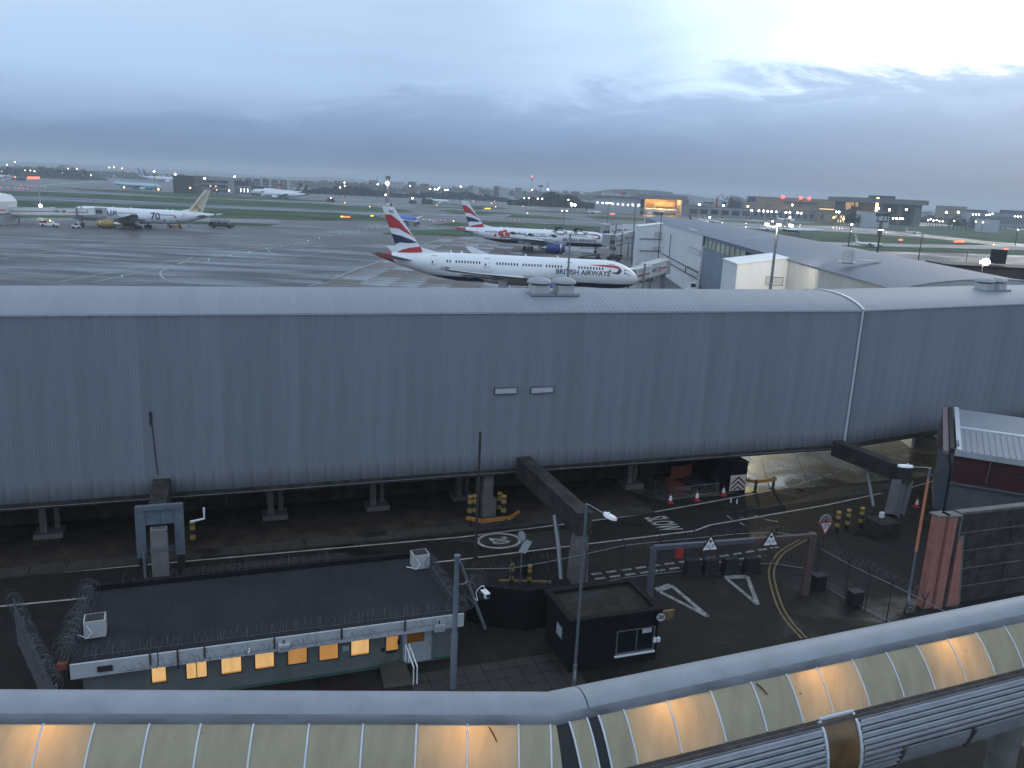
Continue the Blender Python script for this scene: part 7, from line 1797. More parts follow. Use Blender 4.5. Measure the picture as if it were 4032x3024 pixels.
def person(label, p, vest, h=1.78, rot=0):
    t = thing('person', label, 'person', p, rot); bm_ = bpy.data.meshes.new('body'); J = [(0,0,.95,.16,.12), (0,0,1.2,.17,.12), (0,0,1.42,.19,.12), (0,0,1.52,.06,.06), (0,.02,1.66,.105,.12),(0,.0,1.76,.06,.07),
        (.10,0,.90,.095,.1), (.12,.03,.50,.07,.07), (.12,0,.10,.05,.05), (.13,-.12,.04,.05,.04), (-.10,0,.90,.095,.1), (-.12,-.03,.50,.07,.07), (-.12,.0,.10,.05,.05), (-.13,-.12,.04,.05,.04),
        (.20,0,1.40,.06,.06), (.27,.02,1.14,.05,.05), (.28,-.08,.88,.04,.04), (-.20,0,1.40,.06,.06), (-.27,.02,1.14,.05,.05), (-.28,-.08,.88,.04,.04)]
    E_ = [(0,1),(1,2),(2,3),(3,4),(4,5),(0,6),(6,7),(7,8),(8,9),(0,10),(10,11),(11,12),(12,13),(2,14),(14,15),(15,16),(2,17),(17,18),(18,19)]
    bm_.from_pydata([j[:3] for j in J], E_, []); o = bpy.data.objects.new('body', bm_); COL.objects.link(o); o.parent = t; WM[o] = WM[t]
    md = o.modifiers.new('skin', 'SKIN')
    for i, j in enumerate(J): bm_.skin_vertices[0].data[i].radius = (j[3], j[4])
    bm_.skin_vertices[0].data[0].use_root = True
    o.modifiers.new('sub', 'SUBSURF').levels = 1; o.modifiers['sub'].render_levels = 1; bm_.materials.append(M['navy'])
    mb = MB(); mb.lathe([(.205, 1.0), (.225, 1.2), (.24, 1.42), (.14, 1.52)], 12, (0,0,0)); v = mb.build('vest', vest, t, True, world=False)
    mb = MB(); mb.ico((0,.0,1.78), .115, 0, .05); mb.build('hair', M['dark'], t, True, world=False)
hv = mat('hi_vis', (.45, .60, .10), .6)
person('ground worker in a yellow green vest standing by the golden tail', G0(c2(462, 812)), hv)
person('ground worker in dark clothes walking beside the golden tailed airliner', G0(c1(1540, 968)), M['oredp'], 1.8, 1.0)
# white vehicle roofs just behind the corridor ridge
vehicle('service_truck', 'white topped service truck half hidden behind the corridor roof by the lit tower', 'truck', (*Gf(*c8(870, 960))[:2], .02), R(8), 8.5, 2.6, 1.2, (-3.9, 3.9, 1.6, 'white'), 'white', .55)
# ================================================================== far side of the airfield
def far(name, label, cat, f, x0, x1, ytop, ybot, dep, m, Y=None, grp=None, win=None, roofm=None, sub=None):
    """block seen between two picture columns, standing on the ground at its foot line"""
    p0 = f(x0, ybot); pm = f((x0+x1)/2, ybot)
    Yv = Y if Y else Gf(*pm).y
    a = atf(*f(x0, ybot), Yv); b = atf(*f(x1, ybot), Yv); zt = atf(*f((x0+x1)/2, ytop), Yv).z
    zt = max(zt, 2.5)
    t = thing(name, label, cat, ((a.x+b.x)/2, Yv, 0), 0, grp)
    mb = MB(); mb.obox((a.x, Yv, 0), (b.x-a.x, 0, 0), (0, dep, 0), (0, 0, zt)); mb.build('wall', M[m], t)
    mb = MB(); mb.obox((a.x-.4, Yv-.4, zt), (b.x-a.x+.8, 0, 0), (0, dep+.8, 0), (0, 0, .6)); mb.build('roof', M[roofm or 'fard'], t)
    W_ = b.x - a.x
    if win:
        rows, cols, wm, fr = win
        wd, ht = W_/cols, (zt - 1.5)/rows
        for r_ in range(rows):
            if cols <= 14:
                for c in range(cols):
                    mb = MB(); mb.obox((a.x + wd*(c + .5 - fr/2), Yv-.12, 1.2 + ht*(r_+.22)), (wd*fr, 0, 0), (0, .10, 0), (0, 0, ht*.55)); mb.build('window', M[wm if (c*7 + r_*3) % 5 else 'fard'], t)
            else:
                mb = MB()
                for c in range(cols): mb.obox((a.x + wd*(c + .5 - fr/2), Yv-.12, 1.2 + ht*(r_+.22)), (wd*fr, 0, 0), (0, .10, 0), (0, 0, ht*.55))
                mb.build('window_row', M[wm], t)
    return t, a, b, zt, Yv
def boxon(t, name, x0, x1, z0, z1, Yv, m, dep=.5, off=.3):
    mb = MB(); mb.obox((x0, Yv-off-dep, z0), (x1-x0, 0, 0), (0, dep, 0), (0, 0, z1-z0)); return mb.build(name, M[m], t)
# left skyline
far('office_block', 'long pale office block with rows of windows behind the light blue airliner', 'building', c1, 1120, 1660, 238, 318, 30, 'farl', win=(4, 40, 'fard', .55))
far('office_block', 'pale low terminal block under the tails of two blue finned airliners', 'building', c1, 1660, 2020, 262, 340, 30, 'farl', win=(3, 26, 'fard', .5))
far('terminal_block', 'dark boxy terminal block in the middle of the remote pier', 'building', c2, 262, 530, 168, 385, 24, 'fard', win=(2, 5, 'fard', .3))
far('terminal_block', 'grey slab terminal block with a pale roof edge on the remote pier', 'building', c2, 552, 945, 205, 388, 24, 'farg', win=(3, 12, 'glassd', .7), roofm='farl')
far('terminal_block', 'dark terminal block with a faint sign, right of the grey slab', 'building', c2, 948, 1200, 232, 392, 22, 'fard', win=(2, 6, 'fard', .3))
far('lift_tower', 'black lift tower beside the white airliner with navy tail', 'building', c2, 1235, 1350, 298, 408, 14, 'fard')
far('low_shed', 'low pale shed with bright doors at the foot of the remote pier', 'building', c2, 820, 1210, 296, 392, 8, 'farg', win=(1, 9, 'Lpale', .25), roofm='farl')
far('low_shed', 'low lit baggage shed left of the grey slab', 'building', c2, 330, 540, 270, 386, 8, 'farl', win=(1, 6, 'Lwarm', .2), roofm='farl')
t, a, b, zt, Yv = far('car_park', 'multi storey glass and steel car park behind the navy tailed airliner', 'building', c2, 1140, 1690, 214, 300, 30, 'farg', Y=1450, win=(4, 30, 'glassd', .7))
for k in range(6):
    x = a.x + (b.x-a.x)*k/5; mb = MB(); mb.box(x, Yv-1.0, zt*.5 + 2, 3, 1.2, zt + 4); mb.build('stair_shaft', M['farl'], t)
for k, mm in ((1, 'Lwarm'), (4, 'Lamber')): boxon(t, 'sign', a.x + (b.x-a.x)*(.2 + .17*k), a.x + (b.x-a.x)*(.26 + .17*k), zt*.5, zt*.95, Yv, 'tan')
t, a, b, zt, Yv = far('office_block', 'white office block with a glowing blue sign', 'building', c3, -40, 185, 232, 305, 30, 'farl', win=(4, 8, 'fard', .6))
mb = MB(); mb.obox((b.x - 26, Yv - .6, zt - 6), (22, 0, 0), (0, .3, 0), (0, 0, 5)); mb.build('blue_sign', emit('blue_glow', (.1, .35, 1), 3), t)
for lb, x0, x1, y0, y1, m_, wn in (('brown slab block right of the blue sign', 190, 270, 222, 312, 'farb', (3, 4, 'fard', .4)), ('black fronted block between two brown slabs', 272, 355, 246, 312, 'fard', (3, 4, 'fard', .4)), ('second brown slab block left of the dark trees', 357, 440, 248, 316, 'farb', (3, 4, 'fard', .4)),
        ('long low brown hangar left of the control mast', 555, 800, 280, 352, 'farb', (1, 9, 'fard', .7)), ('brick block with two lit window rows behind the dark tailed jet', 1225, 1460, 318, 366, 'farb', (2, 11, 'Lwarm', .3)), ('white lit hotel block', 1600, 1782, 336, 382, 'farl', (3, 10, 'Lpale', .25)),
        ('tan block with a dark gateway', 1862, 2045, 314, 388, 'tan', (2, 5, 'fard', .4))):
    far('distant_block', lb, 'building', c3, x0, x1, y0, y1, 25, m_, win=wn)
for i, (f, x0, x1, y0, y1, m_) in enumerate(((c3, 800, 880, 222, 300, 'farg'), (c3, 1060, 1220, 246, 300, 'farl'), (c3, 1282, 1370, 242, 310, 'farb'), (c3, 1440, 1530, 266, 320, 'farb'), (c3, 2035, 2085, 290, 350, 'farg'), (c3, 2090, 2150, 294, 350, 'farl'), (c4, 455, 520, 262, 330, 'farg'), (c4, 460, 640, 290, 332, 'farl'), (c4, 715, 800, 286, 345, 'farg'), (c4, 1320, 1380, 322, 360, 'farg'), (c4, 1430, 1520, 332, 366, 'farb'))):
    far('skyline_block', ('grey', 'white', 'red brown', 'rust brown', 'slim grey', 'slim white', 'tall grey', 'long white', 'square grey', 'small grey', 'low brown')[i] + ' block on the skyline, ' + ('left of the control mast', 'just right of the control mast', 'behind the lit brick block', 'right of the red brown block', 'right of the tan block', 'beside the slim grey block', 'above the white long block', 'left of the red and white mast', 'left of the red and white mast tower foot', 'over the dark wood', 'near the maintenance hangar')[i], 'building', f, x0, x1, y0, y1, 30, m_, Y=2100, win=(5, 6, 'fard', .4))
far('white_house', 'small white house at the edge of the dark wood', 'building', c4, 662, 718, 345, 376, 12, 'farl', win=(2, 4, 'fard', .4))
far('low_shed', 'long low shed with violet lighting left of the white house', 'building', c4, 300, 460, 366, 386, 12, 'farl', win=(1, 12, 'Lpale', .3)); far('low_shed', 'low grey shed right below the white house', 'building', c4, 590, 750, 384, 400, 10, 'farl')
# control mast
def tower_mast(label, f, xt, yt, yb, r, Y, m, red=False, cat='mast', name='radio_mast'):
    p = atf(*f(xt, yt), Y); t = thing(name, label, cat, (p.x, Y, 0)); b = Vector((p.x, Y, 0)); h = p.z
    if red:
        for k in range(6):
            mb = MB(); z0, z1 = h*k/6, h*(k+1)/6; w0, w1 = r*(1-.8*k/6), r*(1-.8*(k+1)/6)
            for sx in (-1, 1):
                for sy in (-1, 1): mb.beam(b + Vector((sx*w0, sy*w0, z0)), b + Vector((sx*w1, sy*w1, z1)), .5, .5)
            mb.beam(b + Vector((-w0, -w0, z0)), b + Vector((w1, -w1, z1)), .35, .35); mb.beam(b + Vector((w0, -w0, z0)), b + Vector((-w1, -w1, z1)), .35, .35); mb.build('lattice_section', M['red' if k % 2 else 'farl'], t)
        mb = MB(); mb.ico((p.x, Y, h + 1), 2.0); mb.build('warning_lamp', M['Lred'], t)
    else:
        mb = MB(); mb.lathe([(r, 0), (r*.7, h*.8), (r*.6, h)], 10, b); mb.build('shaft', M[m], t, True)
    return t, p
t, p = tower_mast('tall slim control mast with a flared head', c3, 1035, 168, 390, 2.2, 1080, 'farg', name='control_mast'); mb = MB(); mb.lathe([(1.8, -6), (3.0, -3), (3.2, -.5), (2.0, 0)], 14, (p.x, 1080, p.z)); mb.build('cab', M['fard'], t, True); mb = MB(); mb.ico((p.x - .3, 1077, 24), 2.3); mb.build('lamp', M['Lhot'], t)
tower_mast('red and white lattice mast with a red lamp on the skyline', c4, 934, 150, 305, 5, 1900, 'farl', True); tower_mast('thin grey radio mast right of the red and white mast', c4, 1130, 205, 300, 1.0, 1900, 'fard')
tower_mast('very thin radio mast left of the control mast', c3, 900, 170, 260, .8, 1800, 'fard')
p = atf(*c4(1040, 262), 1800); t = thing('radar_head', 'small dark radar head between the two skyline masts', 'radar', (p.x, 1800, 0)); mb = MB(); mb.lathe([(.8, 0), (.6, p.z - 2)], 8, (p.x, 1800, 0)); mb.build('column', M['fard'], t); mb = MB(); mb.box(p.x, 1800, p.z, 10, 1.2, 4); mb.build('dish', M['fard'], t)
# maintenance hangar with open lit door
hg_ = thing('maintenance_hangar', 'huge pale grey maintenance hangar with one golden lit open bay', 'hangar', (atf(*c5(100, 420), 1080).x, 1080, 0))
HY = 1080
def hp(f, x, y, Y=HY): return atf(*f(x, y), Y)
L0 = hp(c4, 1708, 560); L1 = hp(c5, 380, 430); zt0 = hp(c4, 1720, 372).z; zt1 = hp(c5, 375, 240).z
n_ = 9
for k in range(n_):
    x0 = L0.x + (L1.x-L0.x)*k/n_; mb = MB(); mb.obox((x0 + .2, HY, 0), ((L1.x-L0.x)/n_ - .4, 0, 0), (0, .8, 0), (0, 0, zt0*(1-k/n_) + zt1*k/n_)); mb.build('wall_panel', mat('hangar_panel', (.34, .36, .39), .6, 0, .08, .03) if k == 0 else bpy.data.materials['hangar_panel'], hg_)
    mb = MB(); mb.ico((x0 + (L1.x-L0.x)/n_*.5, HY - 1.2, 12.5 - k*.2), 1.3); mb.build('wall_lamp', M['Lpale'], hg_)
ro = [hp(c4, 1640, 372), hp(c4, 1640, 338), hp(c4, 1900, 302), hp(c5, 260, 140), hp(c5, 400, 152), hp(c5, 560, 160), hp(c5, 760, 178), hp(c5, 800, 205), hp(c5, 970, 245), hp(c5, 970, 272), hp(c5, 440, 250), hp(c5, 370, 240)]
mb = MB(); mb.prism([(p.x, HY - 6, p.z) for p in ro], (0, 90, 0)); mb.build('roof', mat('hangar_roof', (.30, .31, .33), .6, 0, .1, .03), hg_)
mb = MB(); p0, p1 = hp(c5, 360, 240, HY-6.5), hp(c5, 972, 262, HY-6.5); mb.obox((p0.x, HY - 7.5, p0.z - 2), (p1.x-p0.x, 0, p1.z-p0.z), (0, 1.2, 0), (0, 0, 5)); mb.build('door_lintel', M['farg'], hg_)
mb = MB(); p0, p1 = hp(c5, 882, 450), hp(c5, 968, 450); mb.obox((p0.x, HY-4, 0), (p1.x-p0.x, 0, 0), (0, 60, 0), (0, 0, hp(c5, 920, 268).z)); mb.build('end_pier', M['farg'], hg_)
p0, p1 = hp(c5, 430, 440), hp(c5, 882, 450); zt = hp(c5, 650, 250).z
mb = MB(); mb.obox((p0.x, HY + 45, 0), (p1.x-p0.x, 0, 0), (0, 1, 0), (0, 0, zt)); mb.build('bay_back_wall', mat('bay_lining', (.45, .36, .22), .8, 0, .3, .08), hg_)
mb = MB(); mb.obox((p0.x, HY + 2, .05), (p1.x-p0.x, 0, 0), (0, 43, 0), (0, 0, .1)); mb.build('bay_floor', M['pale'], hg_)
mb = MB(); mb.obox((p0.x - 1, HY + 1, 0), (1, 0, 0), (0, 45, 0), (0, 0, zt)); mb.build('bay_side_wall', M['farg'], hg_)
mb = MB(); mb.obox((p0.x + (p1.x-p0.x)*.42, HY + 30, 0), ((p1.x-p0.x)*.45, 0, 0), (0, 1, 0), (0, 0, zt*.45)); mb.build('inner_dock', M['fard'], hg_)
for k in range(10): mb = MB(); mb.obox((p0.x + (p1.x-p0.x)*(.36 + .06*k), HY + 29, zt*.5), ((p1.x-p0.x)*.045, 0, 0), (0, 1, 0), (0, 0, zt*.25)); mb.build('dock_panel', M['tan'], hg_)
for k in range(3):
    l = bpy.data.lights.new('bay_lamp', 'POINT'); l.energy = 26000; l.color = (1, .55, .18); l.shadow_soft_size = 2
    o = bpy.data.objects.new('bay_lamp', l); COL.objects.link(o); o.location = (p0.x + (p1.x-p0.x)*(.2 + .3*k), HY + 18, zt*.85)
    mb = MB(); mb.box(p0.x + (p1.x-p0.x)*(.2 + .3*k), HY + 18, zt*.92, 5, .6, .4); mb.build('bay_light', M['Lwarm'], hg_)
# sign on the hangar
c = hp(c4, 1975, 372, HY - 6.4); sz = 9.0
mb = MB(); f = plane_map(c, (1, 0, 0), (0, 0, 1)); add_text(mb, 'BRITISH AIRWAYS', 5.0, f, .05, sx=.9); mb.build('sign_lettering', M['white'], hg_)
mb = MB(); q0, q1_, q2 = hp(c4, 2030, 345, HY-6.4), hp(c4, 2095, 350, HY-6.4), hp(c4, 2065, 372, HY-6.4); mb.beam(q0, q1_, .3, 1.6); mb.build('sign_ribbon', M['red'], hg_)
mb = MB(); mb.beam(q1_ + Vector((0,-.05,.2)), q2 + Vector((0,-.05,0)), .3, 1.8); mb.build('sign_ribbon', M['navy'], hg_)
mb = MB(); p = hp(c5, 400, 175, HY - 7); mb.prism([tuple(hp(c5, x, y, HY-7.2)) for x, y in ((365, 150), (400, 152), (420, 205), (380, 205))], (0, .8, 0)); mb.build('roof_fin', M['farl'], hg_)
# second hangar, tan block, low sheds, concrete hangar
t = thing('second_hangar', 'wide pale roofed hangar with a dark window band right of the golden bay', 'hangar', hp(c5, 1150, 400, 1250)); HY2 = 1250
mb = MB(); mb.prism([tuple(hp(c5, x, y, HY2)) for x, y in ((770, 200), (960, 205), (1190, 245), (1290, 255), (1470, 282), (1470, 345), (960, 330), (800, 300))], (0, 70, 0)); mb.build('roof', M['farl'], t)
p0, p1 = hp(c5, 960, 400, HY2), hp(c5, 1465, 400, HY2); mb = MB(); mb.obox((p0.x, HY2 + 2, 0), (p1.x-p0.x, 0, 0), (0, 60, 0), (0, 0, hp(c5, 1200, 335, HY2).z)); mb.build('wall', M['farl'], t)
p0, p1 = hp(c5, 1165, 300, HY2-.5), hp(c5, 1295, 325, HY2-.5); mb = MB(); mb.obox((p0.x, HY2-.6, p1.z), (p1.x-p0.x, 0, 0), (0, .4, 0), (0, 0, p0.z-p1.z)); mb.build('window_band', M['fard'], t)
p0, p1 = hp(c5, 1400, 296, HY2-.5), hp(c5, 1450, 335, HY2-.5); mb = MB(); mb.obox((p0.x, HY2-.6, p1.z), (p1.x-p0.x, 0, 0), (0, .4, 0), (0, 0, p0.z-p1.z)); mb.build('poster', M['navy'], t)
p0 = hp(c5, 1335, 310, HY2-.6); mb = MB(); mb.box(p0.x, HY2-.8, p0.z, 3, .4, 14); mb.build('red_emblem', M['red'], t)
t, a, b, zt, Yv = far('cargo_hangar', 'broad tan hangar with three red roof lamps', 'hangar', c6, -80, 1050, 262, 410, 60, 'tan', Y=1350, roofm='farb')
boxon(t, 'poster', *(lambda p, q: (p.x, q.x, q.z, p.z))(hp(c5, 1735, 240, 1349), hp(c5, 1812, 300, 1349)), 1350, 'navy')
p0, p1 = hp(c6, 270, 290, 1349), hp(c6, 690, 330, 1349); boxon(t, 'dark_canopy', p0.x, p1.x, p1.z, p0.z, 1350, 'fard', 2)
for x0, x1 in ((60, 110), (720, 790), (820, 885), (430, 470)): p0, p1 = hp(c6, x0, 365 if x0 > 600 else 335, 1349), hp(c6, x1, 385 if x0 > 600 else 350, 1349); boxon(t, 'window', p0.x, p1.x, p1.z, p0.z, 1350, 'fard')
for x0, x1, y_ in ((720, 1000, 392), (230, 350, 372)): p0, p1 = hp(c6, x0, y_ - 3, 1349), hp(c6, x1, y_ + 3, 1349); boxon(t, 'lit_strip', p0.x, p1.x, p1.z, p0.z, 1350, 'Lwarm')
for x, y in ((265, 240), (487, 250), (590, 258)):
    p = hp(c6, x, y, 1345); q = hp(c6, x, y + 38, 1345); mb = MB(); mb.tube([(q.x, 1346, q.z - 3), (p.x, 1346, p.z)], .5, 6); st_ = mb.build('lamp_stalk', M['fard'], t); mb = MB(); mb.ico((p.x, 1346, p.z), 3.0); mb.build('red_lamp', M['Lred'], st_)
for lb, f, x0, x1, y0, y1, m_, wn, Y_ in (('long low grey hangar front behind the parked airliners', c5, 975, 1760, 372, 482, 'farg', (1, 6, 'glassd', .7), 1120), ('low grey workshop row below the tan hangar', c6, -200, 730, 410, 500, 'farg', (1, 12, 'fard', .6), 1150), ('tan workshop with tall dark door below the tan hangar', c6, 720, 890, 420, 520, 'tan', (1, 3, 'fard', .5), 1130),
        ('squat yellow lit building with strong lamps', c6, 895, 1030, 455, 535, 'tan', (2, 4, 'Lwarm', .3), 1080), ('big white box building left of the antenna gantry', c6, 1290, 1580, 424, 545, 'farl', None, 980),
        ('tan brick building with dark corners on the right skyline', c7, 1200, 1485, 200, 330, 'tan', (3, 8, 'fard', .3), 1500), ('low flat dark shed right of the tan brick building', c7, 1490, 1752, 244, 292, 'fard', None, 1550), ('long pale canopy with hanging lamps on the right', c7, 1540, 2300, 284, 350, 'farg', (1, 24, 'fard', .6), 1400),
        ('dark roofed block at the far right of the skyline', c7, 2020, 2400, 256, 300, 'fard', None, 1560), ('pale square store among bushes on the right', c7, 1765, 1900, 362, 438, 'farl', None, 1000)):
    far('airport_building', lb, 'building', f, x0, x1, y0, y1, 30, m_, Y=Y_, win=wn)
# concrete cantilever hangar
CY = 1180; t = thing('concrete_hangar', 'brooding grey concrete hangar with a deep overhanging top and lit stair slots', 'hangar', hp(c6, 1550, 440, CY))
p0, p1 = hp(c6, 1055, 250, CY-12), hp(c6, 2080, 300, CY-12); z1 = hp(c6, 1500, 258, CY-12).z; z0 = hp(c6, 1500, 318, CY-12).z
mb = MB(); mb.obox((p0.x, CY-12, z0), (p1.x-p0.x, 0, 0), (0, 70, 0), (0, 0, z1-z0)); mb.build('overhang', mat('grim_concrete', (.13, .135, .13), .9, 0, .2, .04), t)
mb = MB(); q0, q1_ = hp(c6, 1450, 250, CY), hp(c6, 1680, 262, CY); mb.obox((q0.x, CY+5, z1 + .01), (q1_.x-q0.x, 0, 0), (0, 30, 0), (0, 0, 4)); mb.build('plant_room', M['fard'], t)
mb = MB(); q0, q1_ = hp(c6, 1075, 430, CY), hp(c6, 2030, 430, CY); mb.obox((q0.x, CY + 14, 0), (q1_.x-q0.x, 0, 0), (0, 40, 0), (0, 0, z0)); mb.build('recessed_wall', M['fard'], t)
for x0, x1 in ((1425, 1515), (1690, 1735), (1900, 1985)):
    q0, q1_ = hp(c6, x0, 430, CY), hp(c6, x1, 430, CY); mb = MB(); mb.obox((q0.x, CY, 0), (q1_.x-q0.x, 0, 0), (0, 14, 0), (0, 0, z0 - .05)); mb.build('pier', bpy.data.materials['grim_concrete'], t)
for x0, x1 in ((1520, 1685), (1740, 1895), (1190, 1420)):
    q0, q1_ = hp(c6, x0, 330, CY+13.5), hp(c6, x1, 420, CY+13.5); mb = MB(); mb.obox((q0.x, CY+13, q1_.z), (q1_.x-q0.x, 0, 0), (0, .8, 0), (0, 0, max(1, z0 - 3 - q1_.z))); mb.build('hangar_door', M['dark'], t)
for x, n_ in ((1060, 7), (1090, 6), (1130, 3), (1183, 4)):
    for k in range(n_): q = hp(c6, x, 312 + k*13, CY+12.5); mb = MB(); mb.box(q.x, CY + 12.6, q.z, 3.6, .6, 1.1); mb.build('lit_slot', M['Lgold'], t)
q = hp(c6, 1428, 365, CY-.6); mb = MB(); mb.box(q.x, CY-.7, q.z, 3, .5, 26); mb.build('lit_stair', M['Lamber'], t)
# antenna gantry
t = thing('antenna_gantry', 'dark raised gantry with small antenna boxes before the white box building', 'gantry', hp(c6, 1500, 560, 700)); GY = 700
mb = MB(); a, b = hp(c6, 1425, 540, GY), hp(c6, 1560, 540, GY); mb.box((a.x+b.x)/2, GY, a.z, b.x-a.x, 2, 1.2); mb.build('platform', M['fard'], t)
for x in (1440, 1510, 1555): a, b = hp(c6, x, 540, GY), hp(c6, x, 470, GY); mb = MB(); mb.box(a.x, GY, (a.z+b.z)/2, .6, .6, b.z-a.z); mb.box(a.x, GY, b.z + .8, 4, 1, 2.6); mb.build('antenna', M['fard'], t)
a = hp(c6, 1485, 545, GY); mb = MB(); mb.lathe([(2.4, 0), (1.2, a.z)], 8, (a.x, GY, 0)); mb.build('tower', M['farb'], t)

# ------------------------------------------------------------------ parked and taxiing aircraft, far off
def farplane(label, f, tailx, nosex, ygnd, L, **kw):
    g = Gf(*f((tailx+nosex)/2, ygnd)); Yv = kw.pop('Y', g.y); a = atf(*f(tailx, ygnd), Yv).x; b = atf(*f(nosex, ygnd), Yv).x
    rz = kw.pop('rot', None)
    if rz is None: rz = 0 if b > a else 180
    sc = kw.pop('scale', abs(b-a)/L)
    P = dict(L=L, r=.049*L, det=0, scale=sc); P.update(kw)
    t, k = airliner(label, (b, Yv, 0), R(rz), P); return t, k
def simple_fin(k, cols):
    for lo, up, m in cols: k['finpoly']([(0, lo), (.5, lo), (1, lo), (1, up), (.5, up), (0, up)], m, 'fin_band')
t, k = farplane('pale blue airliner with a red leaf on its tail at the remote pier', c1, 1385, 2010, 462, 63, body='cyan', finm='cyan', wingm='dark', hsm='cyan', det=1); k['finpoly']([(.2,.42),(.45,.36),(.5,.25),(.58,.36),(.85,.42),(.74,.56),(.82,.66),(.62,.64),(.5,.82),(.4,.64),(.2,.68),(.3,.56)], 'red', 'leaf_emblem')
farplane('white airliner with a mid blue fin, left of two blue fins', c1, 1695, 2200, 350, 63, body='plane', finm='blue', wingm='wing'); farplane('white airliner with a dark navy fin, right of two blue fins', c1, 1760, 2280, 370, 63, body='plane', finm='navy')
t, k = farplane('white airliner with a navy tail and golden bird at the end of the remote pier', c2, 1895, 1225, 398, 66, body='plane', finm='navy', det=1, Y=1120); k['finpoly']([(.2,.3),(.55,.25),(.75,.15),(.78,.3),(.5,.42),(.6,.55),(.75,.7),(.4,.62),(.3,.45)], 'gold', 'bird_emblem'); k['lettering']('SINGAPORE AIRLINES', 26, .15, 2.6, 'navy', .04)
farplane('white airliner with a dark red tail nosed in before the navy tail', c2, 1960, 1370, 412, 58, body='plane', finm='dred', tailc='navy', det=1, Y=1050, hsm='fard')
farplane('white airliner with a small red fin half hidden behind the navy tailed one', c2, 1610, 1180, 330, 60, body='plane', finm='red', Y=1380)
farplane('white airliner with a red fin cut by the left edge among flashing lights', c1, 150, -480, 352, 62, body='plane', finm='dred', det=1)
p = Gf(*c3(1150, 768)); t, k = airliner('bright blue jet taxiing behind the nearest flag tail', (p.x + 14, p.y - 14, 0), R(-52), dict(L=34, r=2.0, det=1, body='blue', finm='navy', wingm='white', engm='plane', ft=12.4, cz=3.6, gy=3.4, belly='plane', bz=-.1))
t, k = farplane('white jet with a dark red and navy fin behind black trucks', c3, 1430, 1800, 512, 39, body='plane', finm='navy', det=1, winglet=True); simple_fin(k, [(.1, .55, 'dred')])
farplane('small white jet parked left of the maintenance hangar', c4, 1585, 1800, 545, 40, body='plane', finm='navy', Y=1010)
t, k = farplane('white jet with a deep blue tail taxiing with a bright nose lamp', c5, 975, 1262, 492, 40, body='plane', finm='navy', tailc='navy', belly='navy', det=1, bz=-.3, Y=790)
for lb, f, a_, b_, yg, L_, Y_ in (('white jet with flag fin just behind the deep blue tail', c5, 1095, 1320, 470, 38, 870), ('white jet with flag fin, right of the pair by the workshop', c5, 1170, 1405, 465, 38, 850), ('white jet with flag fin waiting before the workshop row', c5, 1840, 2090, 540, 38, 700), ('white jet with flag fin rolling on the right taxiway', c6, 1150, 1540, 650, 38, 505), ('white jet with flag fin parked before the concrete hangar', c6, 1790, 2005, 560, 38, 800)):
    t, k = farplane(lb, f, a_, b_, yg, L_, body='plane', belly='navy', bz=-.55, det=1, Y=Y_, winglet=(L_ == 38)); simple_fin(k, [(.02, .2, 'red'), (.32, .5, 'navy'), (.60, .80, 'red')])
t, k = farplane('white tail fin with red stroke rising behind the workshop row', c6, 178, 420, 470, 62, body='plane', Y=1100, det=0); simple_fin(k, [(.3, .6, 'red'), (.1, .25, 'navy')])
t, k = farplane('airliner with flag tail lit golden inside the open hangar bay', c5, 560, 300, 436, 62, body='plane', Y=1092, det=0, scale=1.05, rot=180); simple_fin(k, [(.05, .25, 'red'), (.35, .5, 'navy'), (.58, .85, 'red')])
# slender delta
YD = 620; pn = hp(c6, 820, 536, YD); pt = hp(c6, 262, 520, YD); LD = pn.x - pt.x
t = thing('delta_airliner', 'slender white delta winged airliner with a needle nose on display', 'airliner', (pn.x, YD, 0)); rD = LD*.026
cz_ = 5.2; mb = MB(); mb.lathe([(.03, 0), (rD*.45, -LD*.05), (rD*.8, -LD*.12), (rD, -LD*.22), (rD, -LD*.72), (rD*.7, -LD*.88), (.05, -LD)], 14, (0, 0, cz_), 'x'); mb.build('fuselage', M['plane'], t, True, world=False)
mb = MB(); out_ = [(-.26, .03), (-.40, .07), (-.55, .12), (-.70, .22), (-.86, .39), (-.92, .40), (-.95, .30), (-.96, .03)]
mb.prism([(x*LD, y*LD, cz_ - rD*.7) for x, y in out_] + [(x*LD, -y*LD, cz_ - rD*.7) for x, y in out_[::-1]], (0, 0, .3)); mb.build('delta_wing', M['plane'], t, world=False)
mb = MB(); mb.prism([(-.70*LD, -.15, cz_ + rD*.8), (-.83*LD, -.15, cz_ + LD*.115), (-.90*LD, -.15, cz_ + LD*.118), (-.94*LD, -.15, cz_ + rD*.5)], (0, .3, 0)); fn_ = mb.build('fin', M['plane'], t, world=False); mb = MB(); mb.prism([(-.76*LD, -.19, cz_ + LD*.06), (-.80*LD, -.19, cz_ + LD*.09), (-.92*LD, -.19, cz_ + LD*.085), (-.93*LD, -.19, cz_ + LD*.06)], (0, .38, 0)); mb.build('fin_band', M['red'], fn_, world=False)
for y in (-.14, .14): mb = MB(); mb.obox((-.93*LD, y*LD - 1.5, cz_ - rD - 1.2), (.22*LD, 0, 0), (0, 3, 0), (0, 0, 1.6)); mb.build('engine_box', M['dred'], t, world=False)
for x, y in ((-.3, 0), (-.62, .08), (-.62, -.08)): mb = MB(); mb.box(x*LD, y*LD, 1.7, .5, .5, 3.4); mb.build('landing_gear', M['steel'], t, world=False)

